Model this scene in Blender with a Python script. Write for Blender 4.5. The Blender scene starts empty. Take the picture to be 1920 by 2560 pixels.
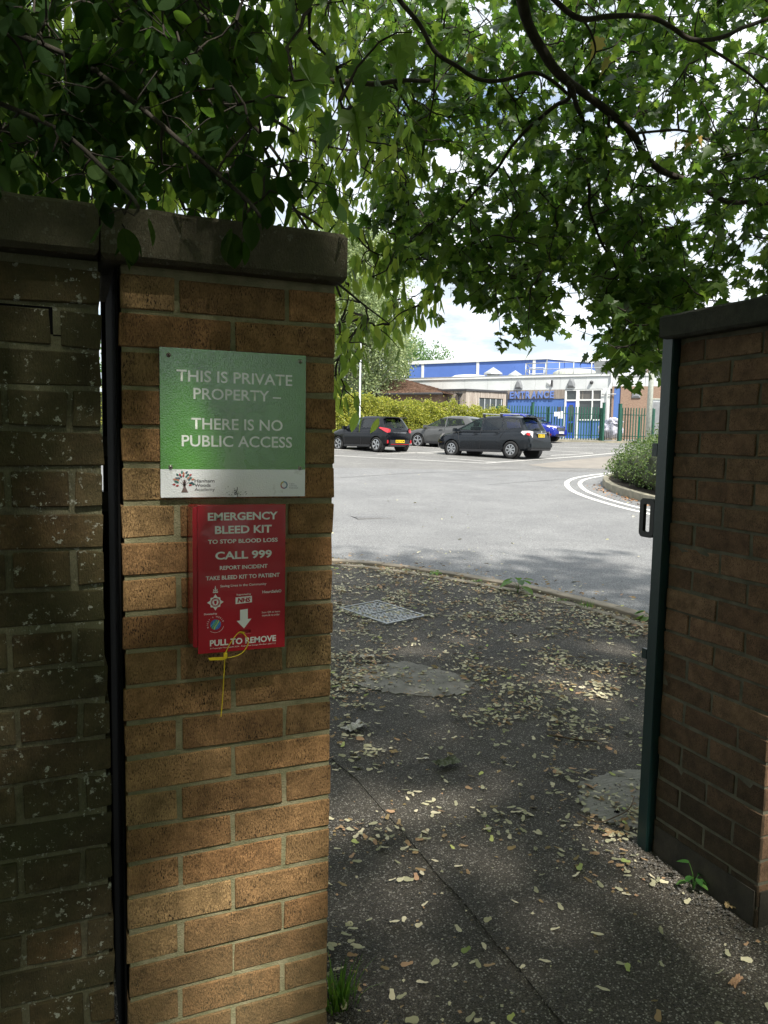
import bpy, math, random, os
import numpy as np
from mathutils import Vector, Matrix, noise
R = math.radians
random.seed(7); rng = np.random.default_rng(7)
scene = bpy.context.scene
COL = scene.collection

# ---------------------------------------------------------------- camera
CAM = Vector((-0.0931, -1.5825, 1.4686))
CR = Vector((0.92498, -0.37956, 0.01859)).normalized()
CF = Vector((0.37956, 0.92039, -0.09392)).normalized()
CU = CR.cross(CF).normalized()
CR = CF.cross(CU).normalized()
FPX = 1903.8
cd = bpy.data.cameras.new('camera'); cam = bpy.data.objects.new('camera', cd); COL.objects.link(cam)
cd.sensor_fit = 'VERTICAL'; cd.sensor_height = 24.0; cd.lens = 24.0*FPX/2560
cd.clip_start = .05; cd.clip_end = 1500
cam.matrix_world = Matrix(((CR.x, CU.x, -CF.x, CAM.x), (CR.y, CU.y, -CF.y, CAM.y), (CR.z, CU.z, -CF.z, CAM.z), (0, 0, 0, 1)))
scene.camera = cam

# ---------------------------------------------------------------- sky, sun, exposure
SUN = Vector((.03, -.58, .81)).normalized()
w = bpy.data.worlds.new('World'); scene.world = w; w.use_nodes = True
nt = w.node_tree; nt.nodes.clear()
def N(nt, t, **k):
    n = nt.nodes.new(t)
    for a, b in k.items():
        if a in n.inputs.keys(): n.inputs[a].default_value = b
        else: setattr(n, a, b)
    return n
sky = N(nt, 'ShaderNodeTexSky'); sky.sky_type = 'NISHITA'; sky.sun_disc = False
sky.sun_elevation = math.asin(SUN.z); sky.sun_rotation = math.atan2(SUN.x, SUN.y)
sky.air_density = 1.1; sky.dust_density = 1.5; sky.altitude = 50
tc = N(nt, 'ShaderNodeTexCoord'); mp = N(nt, 'ShaderNodeMapping'); mp.inputs['Scale'].default_value = (1, 1, 3.6)
mp.inputs['Location'].default_value = (.3, .9, .1)
nz = N(nt, 'ShaderNodeTexNoise', Scale=2.6, Detail=9.0, Roughness=.58)
nz2 = N(nt, 'ShaderNodeTexNoise', Scale=6.0, Detail=6.0, Roughness=.6)
ramp = N(nt, 'ShaderNodeValToRGB'); ramp.color_ramp.elements[0].position = .31; ramp.color_ramp.elements[1].position = .46
cr2 = N(nt, 'ShaderNodeValToRGB'); cr2.color_ramp.elements[0].position = .40; cr2.color_ramp.elements[1].position = .60
cr2.color_ramp.elements[0].color = (4.2, 4.75, 5.3, 1); cr2.color_ramp.elements[1].color = (8.0, 8.3, 8.6, 1)
mx = N(nt, 'ShaderNodeMixRGB'); bg = N(nt, 'ShaderNodeBackground', Strength=.1); wo = N(nt, 'ShaderNodeOutputWorld')
L = nt.links.new
L(tc.outputs['Generated'], mp.inputs['Vector']); L(mp.outputs[0], nz.inputs['Vector']); L(mp.outputs[0], nz2.inputs['Vector'])
L(nz.outputs['Fac'], ramp.inputs[0]); L(nz2.outputs['Fac'], cr2.inputs[0]); L(ramp.outputs[0], mx.inputs[0])
L(sky.outputs[0], mx.inputs[1]); L(cr2.outputs[0], mx.inputs[2]); L(mx.outputs[0], bg.inputs['Color']); L(bg.outputs[0], wo.inputs[0])
sl = bpy.data.lights.new('sun', 'SUN'); sl.energy = 4.3; sl.angle = R(2.0); sl.color = (1, .95, .87)
so = bpy.data.objects.new('sun', sl); COL.objects.link(so); so.rotation_euler = SUN.to_track_quat('Z', 'Y').to_euler(); so.location = SUN*60
scene.view_settings.view_transform = 'Standard'; scene.view_settings.look = 'None'
scene.view_settings.exposure = 1.0; scene.view_settings.gamma = 1.0; scene.view_settings.use_curve_mapping = False
scene.cycles.max_bounces = 8; scene.cycles.diffuse_bounces = 4; scene.cycles.transparent_max_bounces = 8
scene.cycles.use_denoising = True

# ---------------------------------------------------------------- helpers
V = 1.15732          # full photograph pixels per unit of the notes I measured on
def ray(x, y): return CF + CR*((x-960)/FPX) + CU*((1280-y)/FPX)
def at(x, y, d): return CAM + ray(x, y)*d
def gz(x, y):
    u = x*.38+y*.925
    return .02*min(max(u, 0), 10)+.037*min(max(u-10, 0), 20)+.05*min(max(u-30, 0), 17)
def gnd(x, y):
    d = ray(x, y); t = .5
    while t < 160:
        P = CAM+d*t
        if P.z < gz(P.x, P.y): break
        t += .01 if t < 12 else .04
    return P
def proj(P):
    d = Vector(P)-CAM; z = d.dot(CF)
    if z <= .05: return None
    return 960+FPX*d.dot(CR)/z, 1280-FPX*d.dot(CU)/z, z
def link(o, parent=None, local=False):
    COL.objects.link(o)
    if parent is not None:
        o.parent = parent
        if not local: o.matrix_parent_inverse = parent.matrix_basis.inverted()
    return o
def tag(o, label=None, cat=None, group=None, kind=None):
    if label: o['label'] = label
    if cat: o['category'] = cat
    if group: o['group'] = group
    if kind: o['kind'] = kind
    return o
def thing(name, label, cat, loc=(0, 0, 0), rz=0, group=None):
    o = bpy.data.objects.new(name, None); o.empty_display_size = .1; COL.objects.link(o)
    o.location = loc; o.rotation_euler = (0, 0, rz)
    o.matrix_basis = Matrix.Translation(loc) @ Matrix.Rotation(rz, 4, 'Z')
    return tag(o, label, cat, group)

class MB:
    def __init__(s): s.v = []; s.f = []
    def add(s, vs, fs):
        b = len(s.v); s.v += [tuple(p) for p in vs]; s.f += [tuple(b+i for i in f) for f in fs]; return s
    def box(s, c, d, M=None):
        x, y, z = d[0]/2, d[1]/2, d[2]/2
        vs = [Vector((a*x, b*y, e*z)) for a in (-1, 1) for b in (-1, 1) for e in (-1, 1)]
        if M is not None: vs = [M @ p for p in vs]
        vs = [p+Vector(c) for p in vs]
        return s.add(vs, [(0, 1, 3, 2), (4, 6, 7, 5), (0, 4, 5, 1), (2, 3, 7, 6), (0, 2, 6, 4), (1, 5, 7, 3)])
    def span(s, a, b):
        return s.box([(a[i]+b[i])/2 for i in range(3)], [abs(b[i]-a[i]) for i in range(3)])
    def tube(s, pts, rs, n=6, cap=True):
        pts = [Vector(p) for p in pts]
        if not hasattr(rs, '__len__'): rs = [rs]*len(pts)
        vs = []; up = Vector((.13, .21, 1)).normalized()
        for i, p in enumerate(pts):
            t = (pts[min(i+1, len(pts)-1)]-pts[max(i-1, 0)])
            t = t.normalized() if t.length > 1e-9 else Vector((0, 0, 1))
            a = t.cross(up)
            if a.length < .05: a = t.cross(Vector((1, 0, 0)))
            a.normalize(); b = t.cross(a)
            for k in range(n):
                an = 2*math.pi*k/n; vs.append(p+(a*math.cos(an)+b*math.sin(an))*rs[i])
        fs = []
        for i in range(len(pts)-1):
            for k in range(n):
                fs.append((i*n+k, i*n+(k+1) % n, (i+1)*n+(k+1) % n, (i+1)*n+k))
        if cap: fs.append(tuple(range(n))[::-1]); fs.append(tuple((len(pts)-1)*n+k for k in range(n)))
        return s.add(vs, fs)
    def prism(s, poly, z0, z1, tf=None):
        n = len(poly); vs = [(p[0], p[1], z0) for p in poly]+[(p[0], p[1], z1) for p in poly]
        if tf: vs = [tf(Vector(p)) for p in vs]
        return s.add(vs, [tuple(range(n))[::-1], tuple(range(n, 2*n))]+[(i, (i+1) % n, n+(i+1) % n, n+i) for i in range(n)])
    def lathe(s, prof, n=24, tf=None):
        vs = []
        for r_, z_ in prof:
            for k in range(n):
                a = 2*math.pi*k/n; p = Vector((r_*math.cos(a), r_*math.sin(a), z_)); vs.append(tf(p) if tf else p)
        fs = [(i*n+k, i*n+(k+1) % n, (i+1)*n+(k+1) % n, (i+1)*n+k) for i in range(len(prof)-1) for k in range(n)]
        return s.add(vs, fs)
    def mesh(s, name, smooth=False):
        me = bpy.data.meshes.new(name); me.from_pydata(s.v, [], s.f)
        if smooth: me.polygons.foreach_set('use_smooth', [True]*len(me.polygons))
        me.update(); return me
    def obj(s, name, m, parent=None, smooth=False, local=False, recalc=False, bevel=0):
        me = s.mesh(name, smooth)
        if recalc or bevel:
            import bmesh
            bm = bmesh.new(); bm.from_mesh(me)
            if bevel:
                bmesh.ops.bevel(bm, geom=bm.edges[:]+bm.verts[:], offset=bevel, segments=2, affect='EDGES', clamp_overlap=True)
            bmesh.ops.recalc_face_normals(bm, faces=bm.faces[:]); bm.to_mesh(me); bm.free()
            if smooth: me.polygons.foreach_set('use_smooth', [True]*len(me.polygons))
        me.materials.append(m)
        return link(bpy.data.objects.new(name, me), parent, local)

# ---------------------------------------------------------------- materials
def mat(name, c1, c2=None, scale=5, rough=.6, bump=0, bscale=None, metal=0, coat=0, detail=4, stretch=(1, 1, 1), rnd=0, spec=.5, lo=.35, hi=.65, rough2=None):
    m = bpy.data.materials.new(name); m.use_nodes = True; nt = m.node_tree; L = nt.links.new
    b = nt.nodes['Principled BSDF']; b.inputs['Roughness'].default_value = rough; b.inputs['Metallic'].default_value = metal
    b.inputs['Coat Weight'].default_value = coat; b.inputs['Specular IOR Level'].default_value = spec
    if c2 is None: c2 = tuple(x*.82 for x in c1)
    ge = N(nt, 'ShaderNodeNewGeometry'); mp = N(nt, 'ShaderNodeMapping'); mp.inputs['Scale'].default_value = stretch
    L(ge.outputs['Position'], mp.inputs['Vector'])
    nz = N(nt, 'ShaderNodeTexNoise', Scale=scale, Detail=float(detail), Roughness=.6); L(mp.outputs[0], nz.inputs['Vector'])
    rp = N(nt, 'ShaderNodeValToRGB'); rp.color_ramp.elements[0].position = lo; rp.color_ramp.elements[1].position = hi
    rp.color_ramp.elements[0].color = (*c2, 1); rp.color_ramp.elements[1].color = (*c1, 1); L(nz.outputs['Fac'], rp.inputs[0])
    out = rp.outputs[0]
    if rnd:
        oi = N(nt, 'ShaderNodeObjectInfo'); hs = N(nt, 'ShaderNodeHueSaturation')
        mr = N(nt, 'ShaderNodeMapRange'); mr.inputs['To Min'].default_value = 1-rnd; mr.inputs['To Max'].default_value = 1+rnd
        L(oi.outputs['Random'], mr.inputs[0]); L(mr.outputs[0], hs.inputs['Value']); L(out, hs.inputs['Color']); out = hs.outputs[0]
    L(out, b.inputs['Base Color'])
    if rough2 is not None:
        m2 = N(nt, 'ShaderNodeMapRange'); m2.inputs['To Min'].default_value = rough; m2.inputs['To Max'].default_value = rough2
        L(nz.outputs['Fac'], m2.inputs[0]); L(m2.outputs[0], b.inputs['Roughness'])
    if bump:
        n2 = N(nt, 'ShaderNodeTexNoise', Scale=bscale or scale*4, Detail=5.0, Roughness=.65); L(mp.outputs[0], n2.inputs['Vector'])
        bp = N(nt, 'ShaderNodeBump', Strength=1.0, Distance=bump); L(n2.outputs['Fac'], bp.inputs['Height']); L(bp.outputs[0], b.inputs['Normal'])
    return m

def brick_mat(name, ca, cb, pit, pitlo, moss=None, lichen=0, stain=None, footz=None, pits=(560, 560, 165), pitcut=(.55, .62)):
    m = bpy.data.materials.new(name); m.use_nodes = True; nt = m.node_tree; L = nt.links.new
    b = nt.nodes['Principled BSDF']; b.inputs['Roughness'].default_value = .85; b.inputs['Specular IOR Level'].default_value = .25
    ge = N(nt, 'ShaderNodeNewGeometry'); oi = N(nt, 'ShaderNodeObjectInfo')
    def noise_(scale, sc=(1, 1, 1), det=5.0, ro=.6, off=False):
        mp = N(nt, 'ShaderNodeMapping'); mp.inputs['Scale'].default_value = sc; L(ge.outputs['Position'], mp.inputs['Vector'])
        if off:
            cx = N(nt, 'ShaderNodeCombineXYZ'); ml = N(nt, 'ShaderNodeMath', operation='MULTIPLY'); ml.inputs[1].default_value = 30
            L(oi.outputs['Random'], ml.inputs[0]); L(ml.outputs[0], cx.inputs[0]); L(ml.outputs[0], cx.inputs[2]); L(cx.outputs[0], mp.inputs['Location'])
        n = N(nt, 'ShaderNodeTexNoise', Scale=scale, Detail=det, Roughness=ro); L(mp.outputs[0], n.inputs['Vector']); return n.outputs['Fac']
    def ramp_(f, a, bb, ca=(0, 0, 0), cb=(1, 1, 1)):
        r = N(nt, 'ShaderNodeValToRGB'); r.color_ramp.elements[0].position = a; r.color_ramp.elements[1].position = bb
        r.color_ramp.elements[0].color = (*ca, 1); r.color_ramp.elements[1].color = (*cb, 1); L(f, r.inputs[0]); return r.outputs[0]
    def mix_(f, a, bb, mode='MIX'):
        x = N(nt, 'ShaderNodeMixRGB', blend_type=mode)
        for s, k in ((f, 0), (a, 1), (bb, 2)):
            if isinstance(s, (int, float)): x.inputs[k].default_value = s
            elif isinstance(s, tuple): x.inputs[k].default_value = (*s, 1)
            else: L(s, x.inputs[k])
        return x.outputs[0]
    wn = N(nt, 'ShaderNodeTexWhiteNoise', noise_dimensions='1D'); L(oi.outputs['Random'], wn.inputs['W'])
    base = mix_(oi.outputs['Random'], ca, cb)
    val = N(nt, 'ShaderNodeHueSaturation'); mr = N(nt, 'ShaderNodeMapRange'); mr.inputs['To Min'].default_value = .72; mr.inputs['To Max'].default_value = 1.22
    L(wn.outputs['Value'], mr.inputs[0]); L(mr.outputs[0], val.inputs['Value']); L(base, val.inputs['Color'])
    tone = ramp_(noise_(24, off=True), .3, .7, (.55, .54, .50), (1.25, 1.22, 1.15))
    c = mix_(1.0, val.outputs[0], tone, 'MULTIPLY')
    fine = ramp_(noise_(420, (1, 1, .35), 3.0, .7), .3, .7, (.72, .72, .72), (1.25, 1.25, 1.25))
    c = mix_(1.0, c, fine, 'MULTIPLY')
    pf = noise_(1.0, pits, 2.0, .55, True); pm = ramp_(pf, pitcut[0], pitcut[1])
    pm2 = mix_(1.0, pm, ramp_(noise_(14, off=True), .30, .60), 'MULTIPLY')
    c = mix_(pm2, c, pit)
    if moss:
        c = mix_(ramp_(noise_(3.2), .38, .68, (0, 0, 0), (.75, .75, .75)), c, moss)
    if lichen:
        vo = N(nt, 'ShaderNodeTexVoronoi', feature='F1', Scale=95.0); 
        nn = N(nt, 'ShaderNodeTexNoise', Scale=150.0, Detail=4.0); L(ge.outputs['Position'], nn.inputs['Vector'])
        mm = N(nt, 'ShaderNodeMixRGB', blend_type='LINEAR_LIGHT'); mm.inputs[0].default_value = .012; L(ge.outputs['Position'], mm.inputs[1]); L(nn.outputs['Color'], mm.inputs[2])
        L(mm.outputs[0], vo.inputs['Vector'])
        rs_ = N(nt, 'ShaderNodeSeparateColor'); L(vo.outputs['Color'], rs_.inputs[0]); dv = N(nt, 'ShaderNodeMath', operation='DIVIDE'); L(vo.outputs['Distance'], dv.inputs[0]); pw = N(nt, 'ShaderNodeMath', operation='POWER'); pw.inputs[1].default_value = 3.5; L(rs_.outputs[0], pw.inputs[0]); L(pw.outputs[0], dv.inputs[1])
        sp = ramp_(dv.outputs[0], .38, .60, (1, 1, 1), (0, 0, 0))
        sel = ramp_(noise_(11, (1, 1, 1.3)), .43, .53)
        big = ramp_(noise_(34, (1, 1, 1), 8.0, .75), .61, .655)
        keep = ramp_(noise_(5.0), .36, .50)
        lm = mix_(1.0, mix_(1.0, sp, sel, 'MULTIPLY'), mix_(1.0, big, keep, 'MULTIPLY'), 'ADD')
        c = mix_(mix_(1.0, lm, (lichen,)*3, 'MULTIPLY'), c, (.42, .43, .36))
    if footz:
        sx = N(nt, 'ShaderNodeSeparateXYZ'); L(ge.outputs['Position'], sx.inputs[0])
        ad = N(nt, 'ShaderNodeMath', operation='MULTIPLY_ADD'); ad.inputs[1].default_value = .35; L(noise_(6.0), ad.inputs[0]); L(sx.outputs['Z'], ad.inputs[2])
        df = ramp_(ad.outputs[0], footz[0], footz[1], (.8, .8, .8), (0, 0, 0))  # tone gets darker towards the ground
        if len(footz) > 3:
            lt = N(nt, 'ShaderNodeMath', operation='LESS_THAN'); lt.inputs[1].default_value = footz[3]; L(sx.outputs['X'], lt.inputs[0]); df = mix_(1.0, df, lt.outputs[0], 'MULTIPLY')  # tone kept to the face left of the given x
        c = mix_(df, c, footz[2])
    L(c, b.inputs['Base Color'])
    hb = mix_(1.0, ramp_(noise_(330, (1, 1, .4), 4.0, .7, True), .2, .8), mix_(pm, (1., 1., 1.), (.1, .1, .1)), 'MULTIPLY')
    bp = N(nt, 'ShaderNodeBump', Strength=1.0, Distance=.0035); L(hb, bp.inputs['Height']); L(bp.outputs[0], b.inputs['Normal'])
    return m

def leaf_mat(name, c, t, trans=.5, rough=.42):
    m = bpy.data.materials.new(name); m.use_nodes = True; nt = m.node_tree; L = nt.links.new
    b = nt.nodes['Principled BSDF']; b.inputs['Roughness'].default_value = rough; b.inputs['Specular IOR Level'].default_value = .4 if rough < .6 else .1
    ge = N(nt, 'ShaderNodeNewGeometry'); oi = N(nt, 'ShaderNodeObjectInfo')
    ad = N(nt, 'ShaderNodeMath', operation='ADD'); L(ge.outputs['Random Per Island'], ad.inputs[0]); L(oi.outputs['Random'], ad.inputs[1])
    fr = N(nt, 'ShaderNodeMath', operation='FRACT'); L(ad.outputs[0], fr.inputs[0])
    def vary(col):
        h = N(nt, 'ShaderNodeHueSaturation', Color=(*col, 1)); mr = N(nt, 'ShaderNodeMapRange'); mr.inputs['To Min'].default_value = .6; mr.inputs['To Max'].default_value = 1.4
        L(fr.outputs[0], mr.inputs[0]); L(mr.outputs[0], h.inputs['Value'])
        m2 = N(nt, 'ShaderNodeMapRange'); m2.inputs['To Min'].default_value = .52; m2.inputs['To Max'].default_value = .475
        L(fr.outputs[0], m2.inputs[0]); L(m2.outputs[0], h.inputs['Hue']); return h.outputs[0]
    L(vary(c), b.inputs['Base Color'])
    tr = N(nt, 'ShaderNodeBsdfTranslucent'); L(vary(t), tr.inputs['Color'])
    mx = N(nt, 'ShaderNodeMixShader'); mx.inputs[0].default_value = trans
    L(b.outputs[0], mx.inputs[1]); L(tr.outputs[0], mx.inputs[2]); L(mx.outputs[0], nt.nodes['Material Output'].inputs['Surface'])
    return m

def asphalt_mat(name, c1, c2, stone, stone_amt, scale, bump, rough=.8, big=None):
    m = bpy.data.materials.new(name); m.use_nodes = True; nt = m.node_tree; L = nt.links.new
    b = nt.nodes['Principled BSDF']; b.inputs['Roughness'].default_value = rough; b.inputs['Specular IOR Level'].default_value = .3
    ge = N(nt, 'ShaderNodeNewGeometry')
    vo = N(nt, 'ShaderNodeTexVoronoi', feature='F1', Scale=float(scale)); L(ge.outputs['Position'], vo.inputs['Vector'])
    sx = N(nt, 'ShaderNodeSeparateColor'); L(vo.outputs['Color'], sx.inputs[0])
    r1 = N(nt, 'ShaderNodeValToRGB'); e = r1.color_ramp.elements; e[0].position = 1-stone_amt-.3; e[1].position = 1.0
    e[0].color = (*c2, 1); e[1].color = (*stone, 1); k = e.new(1-stone_amt); k.color = (*c1, 1); L(sx.outputs[0], r1.inputs[0])
    dk = N(nt, 'ShaderNodeValToRGB'); dk.color_ramp.elements[0].position = .35; dk.color_ramp.elements[1].position = .75
    dk.color_ramp.elements[0].color = (1, 1, 1, 1); dk.color_ramp.elements[1].color = (.25, .25, .25, 1)
    ms = N(nt, 'ShaderNodeMath', operation='MULTIPLY'); ms.inputs[1].default_value = 1.0; L(vo.outputs['Distance'], ms.inputs[0]); L(ms.outputs[0], dk.inputs[0])
    mu = N(nt, 'ShaderNodeMixRGB', blend_type='MULTIPLY'); mu.inputs[0].default_value = .8; L(r1.outputs[0], mu.inputs[1]); L(dk.outputs[0], mu.inputs[2])
    n1 = N(nt, 'ShaderNodeTexNoise', Scale=.9, Detail=8.0, Roughness=.65); L(ge.outputs['Position'], n1.inputs['Vector'])
    r2 = N(nt, 'ShaderNodeValToRGB'); r2.color_ramp.elements[0].position = .3; r2.color_ramp.elements[1].position = .7
    lo, hi = big or (.78, 1.2)
    r2.color_ramp.elements[0].color = (lo, lo, lo, 1); r2.color_ramp.elements[1].color = (hi, hi, hi*.98, 1); L(n1.outputs['Fac'], r2.inputs[0])
    m2 = N(nt, 'ShaderNodeMixRGB', blend_type='MULTIPLY'); m2.inputs[0].default_value = 1; L(mu.outputs[0], m2.inputs[1]); L(r2.outputs[0], m2.inputs[2])
    L(m2.outputs[0], b.inputs['Base Color'])
    bp = N(nt, 'ShaderNodeBump', Strength=1.0, Distance=bump); bp.invert = True
    L(vo.outputs['Distance'], bp.inputs['Height']); L(bp.outputs[0], b.inputs['Normal'])
    return m

M = {}
M['brick_buff'] = brick_mat('brick_buff', (.36, .195, .088), (.38, .25, .122), (.033, .02, .012), .5, footz=(.2, .75, (.14, .11, .055)))
M['brick_brown'] = brick_mat('brick_brown', (.19, .112, .068), (.21, .132, .08), (.022, .014, .009), .5, footz=(.38, 1.12, (.018, .017, .009), 1.7965), pits=(520, 520, 240), pitcut=(.58, .64))
M['brick_old'] = brick_mat('brick_old', (.12, .078, .04), (.095, .077, .044), (.03, .026, .015), .5, moss=(.055, .06, .022), lichen=.95, pitcut=(.64, .70))
M['mortar'] = mat('mortar', (.29, .26, .155), (.18, .175, .09), scale=22, rough=.95, bump=.004, bscale=260)
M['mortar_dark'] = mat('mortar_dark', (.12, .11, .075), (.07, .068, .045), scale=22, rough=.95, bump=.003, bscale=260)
M['mortar_old'] = brick_mat('mortar_old', (.18, .17, .115), (.18, .17, .115), (.12, .12, .08), .5, moss=(.15, .155, .08), lichen=1.0, pitcut=(.6, .66))
M['coping'] = brick_mat('coping', (.125, .112, .08), (.125, .112, .08), (.10, .09, .06), .5, moss=(.08, .075, .045), lichen=.22, pits=(300, 300, 300), pitcut=(.6, .66))
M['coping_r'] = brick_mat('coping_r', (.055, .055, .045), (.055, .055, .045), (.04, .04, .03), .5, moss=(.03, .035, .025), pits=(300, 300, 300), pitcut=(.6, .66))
M['green_steel'] = mat('green_steel', (.010, .032, .030), (.007, .024, .023), scale=8, rough=.35, bump=.0006, bscale=60)
M['dark_steel'] = mat('dark_steel', (.008, .011, .010), rough=.5, scale=12)
M['path'] = asphalt_mat('path_asphalt', (.16, .142, .115), (.080, .069, .054), (.46, .43, .38), .15, 215, .006, rough=.72, big=(.55, 1.25))
M['road'] = asphalt_mat('road_asphalt', (.245, .248, .25), (.205, .208, .21), (.36, .36, .36), .3, 110, .004, rough=.75, big=(.80, 1.14))
M['park'] = asphalt_mat('park_asphalt', (.225, .222, .215), (.185, .182, .175), (.33, .33, .32), .3, 110, .003, big=(.8, 1.18))
M['patch'] = mat('patch_concrete', (.24, .225, .195), (.14, .13, .11), scale=9, rough=.9, bump=.004, bscale=120)
M['patch_wood'] = mat('patch_slab', (.30, .285, .255), (.18, .17, .15), scale=30, stretch=(1, 6, 1), rough=.85, bump=.003, bscale=60)
M['kerb'] = mat('kerb_concrete', (.30, .25, .185), (.19, .165, .125), scale=7, rough=.9, bump=.003, bscale=110, rnd=.12)
M['island_kerb'] = mat('island_kerb', (.30, .27, .20), (.20, .19, .14), scale=5, rough=.9, bump=.004, bscale=60, rnd=.1)
M['line'] = mat('road_paint', (.66, .65, .61), (.42, .41, .38), scale=26, lo=.3, hi=.55, rough=.7)
M['soil'] = mat('soil', (.075, .058, .038), (.04, .032, .022), scale=30, rough=1, bump=.01)
M['grassland'] = mat('grassland', (.055, .085, .025), (.035, .055, .02), scale=3, rough=1, bump=.02)
M['plate_metal'] = mat('galvanised_plate', (.34, .35, .35), (.22, .23, .23), scale=40, rough=.38, metal=.8, bump=.0005)
M['white_paint'] = mat('white_paint', (.74, .76, .75), (.64, .65, .64), scale=1.2, rough=.55)
M['render_white'] = mat('render_white', (.62, .64, .64), (.52, .54, .54), scale=.8, rough=.8)
M['blue_panel'] = mat('blue_panel', (.10, .19, .53), (.09, .17, .48), scale=.7, rough=.45)
M['blue_wall'] = mat('blue_wall', (.075, .16, .42), (.055, .125, .35), scale=1.6, stretch=(1, 1, .25), rough=.6)
M['blue_door'] = mat('blue_door', (.03, .09, .50), (.025, .08, .45), scale=3, rough=.4)
M['timber'] = mat('weathered_timber', (.34, .30, .26), (.20, .165, .14), scale=9, stretch=(1, 1, .06), rough=.85, bump=.004, rnd=.2)
M['dark_trim'] = mat('dark_trim', (.05, .05, .055), rough=.5)
M['far_brick'] = mat('far_brick', (.31, .215, .155), (.20, .13, .095), scale=9, stretch=(1, 1, 4.5), rough=.9, bump=.01, detail=6)
M['roof_felt'] = mat('roof_felt', (.2, .2, .2), (.15, .15, .15), rough=.9)
M['tile'] = mat('roof_tile', (.20, .115, .075), (.13, .075, .05), scale=6, rough=.85, rnd=.15)
M['galv'] = mat('galvanised', (.48, .50, .51), (.36, .38, .39), scale=3, rough=.45, metal=.3)
M['duct'] = mat('duct_steel', (.30, .31, .31), (.22, .23, .23), scale=4, rough=.4, metal=.5)
M['lampgrey'] = mat('lamp_cover', (.22, .23, .24), rough=.4)
M['palisade'] = mat('palisade_green', (.02, .095, .062), (.015, .07, .048), scale=6, rough=.45)
M['bright_green'] = mat('bright_green_post', (.01, .25, .15), rough=.4)
M['pole'] = mat('peeling_pole', (.55, .57, .50), (.36, .38, .33), scale=14, stretch=(1, 1, .4), rough=.9, bump=.005)
M['bag'] = mat('bulk_bag', (.62, .60, .70), (.42, .42, .52), scale=16, rough=.8, bump=.02)
M['bark'] = mat('bark', (.045, .036, .026), (.02, .017, .012), scale=30, stretch=(1, 1, .4), rough=.95, bump=.006, bscale=70)
M['bark_birch'] = mat('bark_birch', (.5, .5, .46), (.12, .11, .1), scale=6, rough=.9)
M['leaf_maple'] = leaf_mat('leaf_maple', (.05, .10, .022), (.17, .31, .04), .5)
M['leaf_cherry'] = leaf_mat('leaf_cherry', (.06, .115, .02), (.42, .60, .09), .58)
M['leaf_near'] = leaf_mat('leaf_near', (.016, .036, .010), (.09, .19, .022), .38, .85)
M['leaf_birch'] = leaf_mat('leaf_birch', (.27, .34, .17), (.34, .44, .17), .42)
M['leaf_far'] = leaf_mat('leaf_far', (.10, .19, .06), (.18, .34, .08), .4)
M['leaf_hedge'] = leaf_mat('leaf_hedge', (.30, .32, .06), (.50, .56, .09), .45)
M['leaf_bush'] = leaf_mat('leaf_bush', (.075, .12, .035), (.13, .22, .04), .35)
M['leaf_yellow'] = leaf_mat('leaf_yellow', (.38, .30, .08), (.5, .42, .1), .4)
M['weed'] = leaf_mat('weed', (.08, .17, .025), (.16, .34, .04), .4)
M['seed'] = leaf_mat('seed', (.52, .49, .33), (.3, .3, .16), .15, .7)
M['seed_brown'] = leaf_mat('seed_brown', (.34, .24, .13), (.2, .15, .07), .12, .7)
M['litter_green'] = leaf_mat('litter_green', (.40, .46, .16), (.3, .35, .1), .15, .6)
M['pebble'] = mat('pebble', (.10, .095, .085), (.035, .033, .03), scale=120, rough=.8)
M['paper'] = mat('scrap', (.60, .58, .54), (.42, .38, .33), scale=60, rough=.8, bump=.004)
M['twig'] = mat('dead_twig', (.12, .08, .05), rough=.9)
M['plastic_yellow'] = mat('yellow_plastic', (.75, .56, .02), (.68, .5, .02), scale=40, rough=.35)
M['print_white'] = mat('print_white', (.78, .79, .76), (.72, .73, .70), scale=20, rough=.4)
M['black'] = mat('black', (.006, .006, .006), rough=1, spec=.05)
M['screw'] = mat('screw_steel', (.5, .48, .43), (.35, .33, .3), scale=400, rough=.35, metal=.9)

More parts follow.
